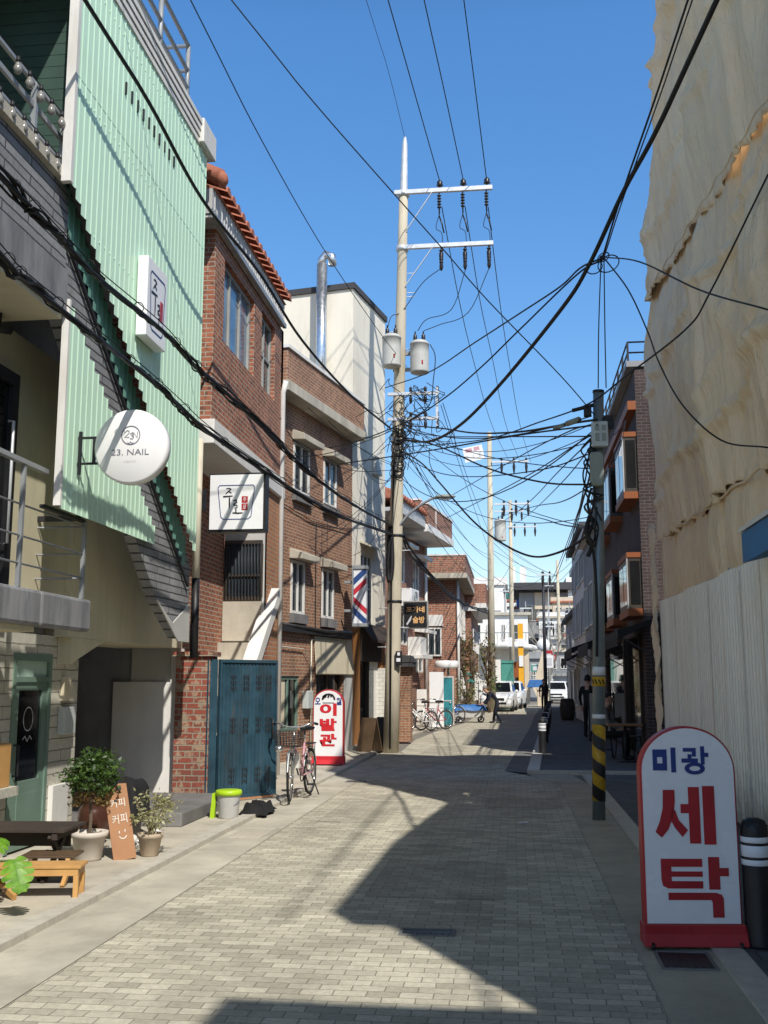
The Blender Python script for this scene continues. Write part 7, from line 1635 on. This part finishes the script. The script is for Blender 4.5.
# ------------------------------------------------------------------ cars
def car(label, loc, rz, w=1.85, l=4.4, h=1.66, suv=True, group=None):
    t = thing('parked_car', label, 'car', loc, rz, group); hw = w/2      # front looks along local -y
    # body: stations along y with (half width, sill, belt) lofted
    st = [(-l/2, .72, .42, .70), (-l/2+.10, .90, .28, .82), (-l/2+.5, .97, .22, .93), (-l*.16, 1.0, .20, 1.02), (l*.1, 1.0, .20, 1.06), (l*.36, 1.0, .22, 1.08), (l/2-.12, .95, .30, 1.08), (l/2, .86, .40, 1.0)]
    prof = []
    b = MB(); b.smooth = True
    for y, k, z0, z1 in st:
        ww = hw*k; m = (z0+z1)/2
        prof.append([(-ww*.90, y, z0), (-ww, y, z0+.12), (-ww, y, m+.05), (-ww*.985, y, z1-.10), (-ww*.90, y, z1), (0, y, z1+.035), (ww*.90, y, z1), (ww*.985, y, z1-.10), (ww, y, m+.05), (ww, y, z0+.12), (ww*.90, y, z0)])
    V = [p for s_ in prof for p in s_]; k = 11
    b.faces(V, [(i*k+j, (i+1)*k+j, (i+1)*k+(j+1) % k, i*k+(j+1) % k) for i in range(len(st)-1) for j in range(k)] + [tuple(range(k)), tuple(range((len(st)-1)*k, len(st)*k))[::-1]])
    bd = b.build('body', 'carwhite', t, local=True)
    md = bd.modifiers.new('bevel', 'BEVEL'); md.width = .03; md.segments = 2; md.limit_method = 'ANGLE'; md.angle_limit = R(35)
    # cabin
    zb = 1.05; yr = [(-l*.21, hw*.90, zb-.03), (-l*.02, hw*.76, h-.06), (l*.05, hw*.75, h), (l*.30, hw*.74, h-.03), (l*.45, hw*.86, zb)]
    b = MB(); b.smooth = False
    V = []
    for y, ww, z in yr: V += [(-ww, y, z), (ww, y, z)]
    b.faces(V+[(-hw*.9, l*.1, zb), (hw*.9, l*.1, zb)], [(0, 1, 3, 2), (2, 3, 5, 4), (4, 5, 7, 6), (6, 7, 9, 8), (0, 2, 10), (2, 4, 10), (4, 6, 10), (6, 8, 10), (1, 11, 3), (3, 11, 5), (5, 11, 7), (7, 11, 9)])
    b.build('cabin', 'carwhite', t, local=True)
    b = MB(); e = .012
    def lerp(p, q, u): return tuple(p[i]+(q[i]-p[i])*u for i in range(3))
    A, B_, C_, D_ = V[0], V[1], V[3], V[2]
    def quad(u0, u1, v0, v1):
        pt = lambda u, v: lerp(lerp(A, B_, u), lerp(D_, C_, u), v)
        return [tuple(Vector(pt(u, v))+Vector((0, -e, e))) for u, v in ((u0, v0), (u1, v0), (u1, v1), (u0, v1))]
    b.poly(quad(.06, .94, .06, .92)); b.build('windscreen', 'glass_dark', t, local=True)
    for s in (-1, 1):
        b = MB(); q0 = Vector((s*(hw*.885+e), -l*.13, zb+.05)); b.poly([(s*(hw*.885+e), -l*.12, zb+.04), (s*(hw*.88+e), l*.36, zb+.05), (s*(hw*.775+e), l*.28, h-.13), (s*(hw*.78+e), -l*.01, h-.14)]); b.build('side_window', 'glass_dark', t, local=True)
        b = MB(); b.ball((s*(hw+.10), -l*.15, 1.10), .11, .07, .08, 10, 7); b.build('mirror', 'carwhite', t, local=True)
        b = MB(); b.ball((s*hw*.68, -l/2+.10, .72), .24, .09, .07, 12, 7); b.build('headlight', 'lamp', t, local=True)
        b = MB(); b.ball((s*hw*.72, -l/2+.05, .46), .10, .05, .05, 10, 6); b.build('fog_lamp', 'lamp', t, local=True)
        for y in (-l*.31, l*.30):
            b = MB(); b.lathe([(.2, -.11), (.31, -.10), (.335, -.07), (.335, .07), (.31, .10), (.2, .11)], (0, 0, 0), 24); b.v = [(s*(hw-.10)+z, y+x, .335+yy) for x, yy, z in b.v]; wl = b.build('wheel', 'tyre', t, local=True)
            b = MB(); b.lathe([(.003, .112), (.2, .108), (.21, .09)], (0, 0, 0), 18); b.v = [(s*(hw-.10)+s*z, y+x, .335+yy) for x, yy, z in b.v]; b.build('rim', 'galv', wl, local=True)
    b = MB(); b.box(-hw*.5, hw*.5, -l/2-.012, -l/2+.05, .60, .74); b.box(-hw*.62, hw*.62, -l/2-.005, -l/2+.05, .40, .52); b.build('grille', 'black', t, local=True)
    b = MB(); b.box(-.26, .26, -l/2-.03, -l/2-.013, .50, .61); b.build('number_plate', 'white_enamel', t, local=True)
    b = MB(); b.box(-.012, .012, -l*.05, -l*.048, 1.0, 1.01); b.box(-hw*.7, hw*.7, -l*.2-.02, -l*.2, 1.06, 1.075); b.build('wiper', 'black', t, local=True)
    return t
c1 = car('white sport utility car parked facing us beside the second pole', (-.80, 60.2, 0), R(-4))
c2 = copy_tree(c1); put(c2, (-.25, 66.5, 0), R(-6), 'second white car half hidden behind the first white car')
c3 = copy_tree(c1); put(c3, (3.35, 84, 0), R(-3), 'white car farthest down the street behind the bollards')

# ------------------------------------------------------------------ people
def person(label, loc, rz, J, mats, hair='hairblack', face_dir=(0, -1, 0), hair_long=False):
    """J: joints in local space. one skinned surface; material by body region; hair its own part"""
    t = thing('person', label, 'person', loc, rz)
    names = ['pelvis', 'waist', 'chest', 'neck', 'head', 'crown']
    v, e, rad, reg = [], [], [], []
    def add(p, r, g): v.append(Vector(p)); rad.append(r); reg.append(g); return len(v)-1
    ids = {}
    for n, r, g in (('pelvis', .145, 1), ('waist', .135, 0), ('chest', .165, 0), ('neck', .055, 2), ('chin', .07, 2), ('head', .092, 2), ('crown', .06, 2)): ids[n] = add(J[n], r, g)
    for a, b_ in (('pelvis', 'waist'), ('waist', 'chest'), ('chest', 'neck'), ('neck', 'chin'), ('chin', 'head'), ('head', 'crown')): e.append((ids[a], ids[b_]))
    for s in ('l', 'r'):
        for n, r, g in (('shoulder', .075, 0), ('elbow', .05, 0), ('wrist', .033, 0), ('palm', .035, 2), ('hip', .09, 1), ('knee', .065, 1), ('ankle', .05, 1), ('heel', .045, 3), ('toe', .035, 3)): ids[n+s] = add(J[n+s], r, g)
        for a, b_ in (('chest', 'shoulder'+s), ('shoulder'+s, 'elbow'+s), ('elbow'+s, 'wrist'+s), ('wrist'+s, 'palm'+s), ('pelvis', 'hip'+s), ('hip'+s, 'knee'+s), ('knee'+s, 'ankle'+s), ('ankle'+s, 'heel'+s), ('heel'+s, 'toe'+s)): e.append((ids[a], ids[b_]))
        w = v[ids['wrist'+s]]; p = v[ids['palm'+s]]; d = (p-w).normalized(); side = d.cross(Vector((0, 0, 1)) if abs(d.z) < .9 else Vector((0, 1, 0))).normalized(); nrm = side.cross(d)
        for k, (o_, L) in enumerate(((-.024, .065), (-.008, .075), (.009, .07), (.025, .055))):
            a = add(p+side*o_+d*.03, .010, 2); b2 = add(p+side*o_*1.1+d*(.03+L*.6)+nrm*.008, .009, 2); c2 = add(p+side*o_*1.1+d*(.03+L*.95)+nrm*.028, .007, 2); e += [(ids['palm'+s], a), (a, b2), (b2, c2)]
        a = add(p-side*.04+d*.005+nrm*.01, .011, 2); b2 = add(p-side*.055+d*.04+nrm*.025, .009, 2); e += [(ids['palm'+s], a), (a, b2)]
    me = bpy.data.meshes.new('skeleton'); me.from_pydata([tuple(x) for x in v], e, []); o = bpy.data.objects.new('skeleton', me); COL.objects.link(o)
    sk = o.modifiers.new('skin', 'SKIN'); sk.use_smooth_shade = True; sk.branch_smoothing = .6
    for i, d in enumerate(me.skin_vertices[0].data): d.radius = (rad[i], rad[i]*(.72 if i in (ids['chest'], ids['waist'], ids['pelvis']) else 1)); d.use_root = (i == 0)
    ss = o.modifiers.new('sub', 'SUBSURF'); ss.levels = 2; ss.render_levels = 2
    bpy.context.view_layer.update()
    m2 = bpy.data.meshes.new_from_object(o.evaluated_get(bpy.context.evaluated_depsgraph_get()))
    bpy.data.objects.remove(o); bpy.data.meshes.remove(me)
    for m in mats: m2.materials.append(MT[m])
    bones = [(v[a], v[b_], reg[b_] if reg[b_] != 0 or reg[a] == 0 else 0) for a, b_ in e]
    for pl in m2.polygons:
        c = pl.center; best = 9
        for a, b_, g in bones:
            ab = b_-a; u = max(0, min(1, (c-a).dot(ab)/max(1e-9, ab.length_squared))); dd = (c-(a+ab*u)).length
            if dd < best: best = dd; pl.material_index = g
        pl.use_smooth = True
    bo = bpy.data.objects.new('body', m2); COL.objects.link(bo); bo.parent = t; XF[bo] = XF[t].copy()
    hd = Vector(J['head']); fd = Vector(face_dir).normalized(); up = (Vector(J['crown'])-Vector(J['chin'])).normalized(); sd = fd.cross(up).normalized()
    b = MB(); b.smooth = True
    n, mm = 16, 9; V = []
    for i in range(mm+1):
        th = (math.pi*.56 if hair_long else math.pi*.5)*i/mm
        for k in range(n):
            a = 2*math.pi*k/n; q = sd*math.sin(th)*math.cos(a)*.098 + fd*math.sin(th)*math.sin(a)*.112 + up*math.cos(th)*.115
            if math.sin(a) > .35: q -= fd*.015*math.sin(th); q += up*.06*math.sin(th)*math.sin(a)
            elif hair_long: q -= up*.07*max(0, math.sin(th)-.5)
            V.append(tuple(hd+up*.03-fd*.012+q))
    b.faces(V, [(i*n+k, i*n+(k+1) % n, (i+1)*n+(k+1) % n, (i+1)*n+k) for i in range(mm) for k in range(n)]); b.build('hair', hair, t, local=True)
    b = MB(); b.tube([hd+fd*.085+up*.01, hd+fd*.115-up*.025, hd+fd*.09-up*.03], [.01, .014, .01], 6)
    for s in (-1, 1): b.ball(tuple(hd+sd*.098*s-up*.012), .018, .022, .03, 8, 6)
    b.build('nose_and_ears', 'skin', t, local=True)
    b = MB()
    for s in (-1, 1): b.ball(tuple(hd+fd*.087+sd*.034*s+up*.012), .012, .010, .008, 8, 6)
    b.ball(tuple(hd+fd*.088-up*.058), .022, .008, .006, 8, 5); b.build('eyes_and_mouth', 'ink', t, local=True)
    return t
def standing(h=1.7, step=.0, bend=0., arm=.1):
    k = h/1.75; J = {'pelvis': (0, 0, .93), 'waist': (0, -.0, 1.10), 'chest': (0, 0, 1.33), 'neck': (0, .0, 1.50), 'chin': (0, -.02, 1.57), 'head': (0, -.015, 1.64), 'crown': (0, 0, 1.71)}
    for s, g in (('l', -1), ('r', 1)):
        J['shoulder'+s] = (g*.19, 0, 1.42); J['elbow'+s] = (g*.25, .02-step*g*.3, 1.14); J['wrist'+s] = (g*.24, -.06-step*g*.5, .90); J['palm'+s] = (g*.235, -.08-step*g*.5, .83)
        J['hip'+s] = (g*.09, 0, .88); J['knee'+s] = (g*.10, -.03+step*g*.5, .49); J['ankle'+s] = (g*.10, .02+step*g, .09); J['heel'+s] = (g*.10, .05+step*g, .045); J['toe'+s] = (g*.12, -.14+step*g, .035)
    return {n: tuple(c*k for c in p) for n, p in J.items()}
# stooping man at the cart, facing it (local -y is where he looks; turned to face -x)
J = {'pelvis': (0, .12, .80), 'waist': (0, .05, .96), 'chest': (0, -.16, 1.13), 'neck': (0, -.30, 1.22), 'chin': (0, -.37, 1.24), 'head': (0, -.40, 1.31), 'crown': (0, -.39, 1.39)}
for s, g in (('l', -1), ('r', 1)):
    J['shoulder'+s] = (g*.19, -.20, 1.16); J['elbow'+s] = (g*.24, -.28, .92); J['wrist'+s] = (g*.16, -.46, .76); J['palm'+s] = (g*.14, -.53, .73)
    J['hip'+s] = (g*.09, .10, .77); J['knee'+s] = (g*.10, .0, .43); J['ankle'+s] = (g*.10, .12*g+.06, .09); J['heel'+s] = (g*.10, .12*g+.09, .045); J['toe'+s] = (g*.12, .12*g-.11, .035)
person('stooping man in dark navy clothes leaning over the blue covered cart', (-.72, 42.3, 0), R(-80), J, ['clothnavy', 'clothnavy', 'skin', 'black'], 'hairgrey', (0, -.85, -.45))
person('distant person in dark clothes walking by the black pole beyond the bollards', (1.75, 62, .05), R(0), standing(1.68, .14), ['clothblack', 'clothblack', 'skin', 'black'])
person('person in a long black coat standing under the second black awning', (2.12, 31.0, .05), R(150), standing(1.72), ['clothblack', 'clothblack', 'skin', 'black'], hair_long=True)
J = {'pelvis': (0, .10, .48), 'waist': (0, .10, .66), 'chest': (0, .04, .90), 'neck': (0, -.0, 1.08), 'chin': (0, -.04, 1.13), 'head': (0, -.04, 1.20), 'crown': (0, -.02, 1.28)}
for s, g in (('l', -1), ('r', 1)):
    J['shoulder'+s] = (g*.19, .02, .98); J['elbow'+s] = (g*.24, -.06, .72); J['wrist'+s] = (g*.15, -.26, .62); J['palm'+s] = (g*.12, -.33, .60)
    J['hip'+s] = (g*.10, .06, .48); J['knee'+s] = (g*.12, -.36, .50); J['ankle'+s] = (g*.12, -.36, .10); J['heel'+s] = (g*.12, -.33, .045); J['toe'+s] = (g*.13, -.52, .035)
person('person in a grey beige jacket seated on a stool behind the striped pole', (1.92, 22.4, .05), R(70), J, ['clothgrey', 'clothblack', 'skin', 'black'], 'hairblack')
# seats and tables of the pavement cafe
def cafe_stool(label, loc, rz, group=None):
    t = thing('stool', label, 'stool', loc, rz, group)
    b = MB(); b.lathe([(.003, .42), (.16, .42), (.17, .435), (.16, .455), (.003, .46)], (0, 0, 0), 20); b.build('seat', 'brownwood', t, local=True)
    for k in range(4):
        a = math.pi/4+k*math.pi/2; b = MB(); b.tube([(.11*math.cos(a), .11*math.sin(a), .42), (.18*math.cos(a), .18*math.sin(a), 0)], .012, 6); b.build('leg', 'darksteel', t, local=True)
    b = MB(); b.torus((0, 0, .18), .15, .008, (1, 0, 0), (0, 1, 0), 18, 5); b.build('ring', 'darksteel', t, local=True)
    return t
s0 = cafe_stool('stool under the seated person behind the striped pole', (1.89, 22.51, .05), 0)
def cafe_chair(label, loc, rz):
    t = thing('chair', label, 'chair', loc, rz)
    b = MB(); b.box(-.2, .2, -.2, .2, .43, .455); b.build('seat', 'brownwood', t, local=True, bevel=.006)
    for x in (-.18, .18):
        b = MB(); b.bar((x, -.18, .43), (x*1.1, -.2, 0), .022); b.build('leg', 'darksteel', t, local=True)
        b = MB(); b.bar((x, .18, .43), (x*1.1, .22, 0), .022); b.build('leg', 'darksteel', t, local=True)
        b = MB(); b.bar((x, .19, .45), (x, .25, .85), .022); b.build('back_post', 'darksteel', t, local=True)
    b = MB(); b.box(-.18, .18, .225, .245, .62, .82); b.build('backrest', 'brownwood', t, local=True)
    return t
cafe_chair('dark cafe chair nearest to us outside the dark brick building', (2.35, 22.6, .05), R(60)); 
cafe_chair('dark cafe chair against the side door of the dark brick building', (2.95, 20.45, .05), R(190))
CTB = thing('cafe_table', 'small cafe table with orange brown top beside the seated person', 'table', (2.18, 21.6, .05))
b = MB(); b.box(-.35, .32, -.28, .28, .70, .735); b.build('tabletop', 'woodpost', CTB, local=True, bevel=.005)
b = MB(); b.cyl((0, 0, .02), (0, 0, .70), .03, n=10); b.build('column', 'darksteel', CTB, local=True)
b = MB(); b.lathe([(.2, 0), (.2, .015), (.04, .03)], (0, 0, 0), 18); b.build('foot', 'darksteel', CTB, local=True)
BR = thing('barrel', 'dark wooden barrel standing at the shop front behind the bollard row', 'barrel', (2.2, 44.5, .05))
b = MB(); b.lathe([(.24, 0), (.30, .25), (.32, .45), (.30, .65), (.25, .88), (.003, .88)], (0, 0, 0), 22); b.build('staves', 'darkwood', BR, local=True)
b = MB()
for z, r in ((.12, .272), (.35, .315), (.55, .315), (.76, .28)): b.lathe([(r, z), (r+.004, z+.02), (r, z+.04)], (0, 0, 0), 22)
b.build('hoops', 'darksteel', BR, local=True)
# menu stand outside the shops in the shade
MS = thing('menu_stand', 'pale framed menu board standing in the shade under the second awning', 'sign board', (2.3, 29.2, .05), R(-10))
b = MB(); b.box(-.28, .28, -.02, .02, .25, 1.25); b.build('board', 'lightgrey', MS, local=True, bevel=.01)
b = MB(); b.box(-.30, -.26, -.03, .03, 0, 1.28); b.box(.26, .30, -.03, .03, 0, 1.28); b.box(-.3, -.26, -.25, .25, 0, .04); b.box(.26, .3, -.25, .25, 0, .04); b.build('stand', 'darksteel', MS, local=True)
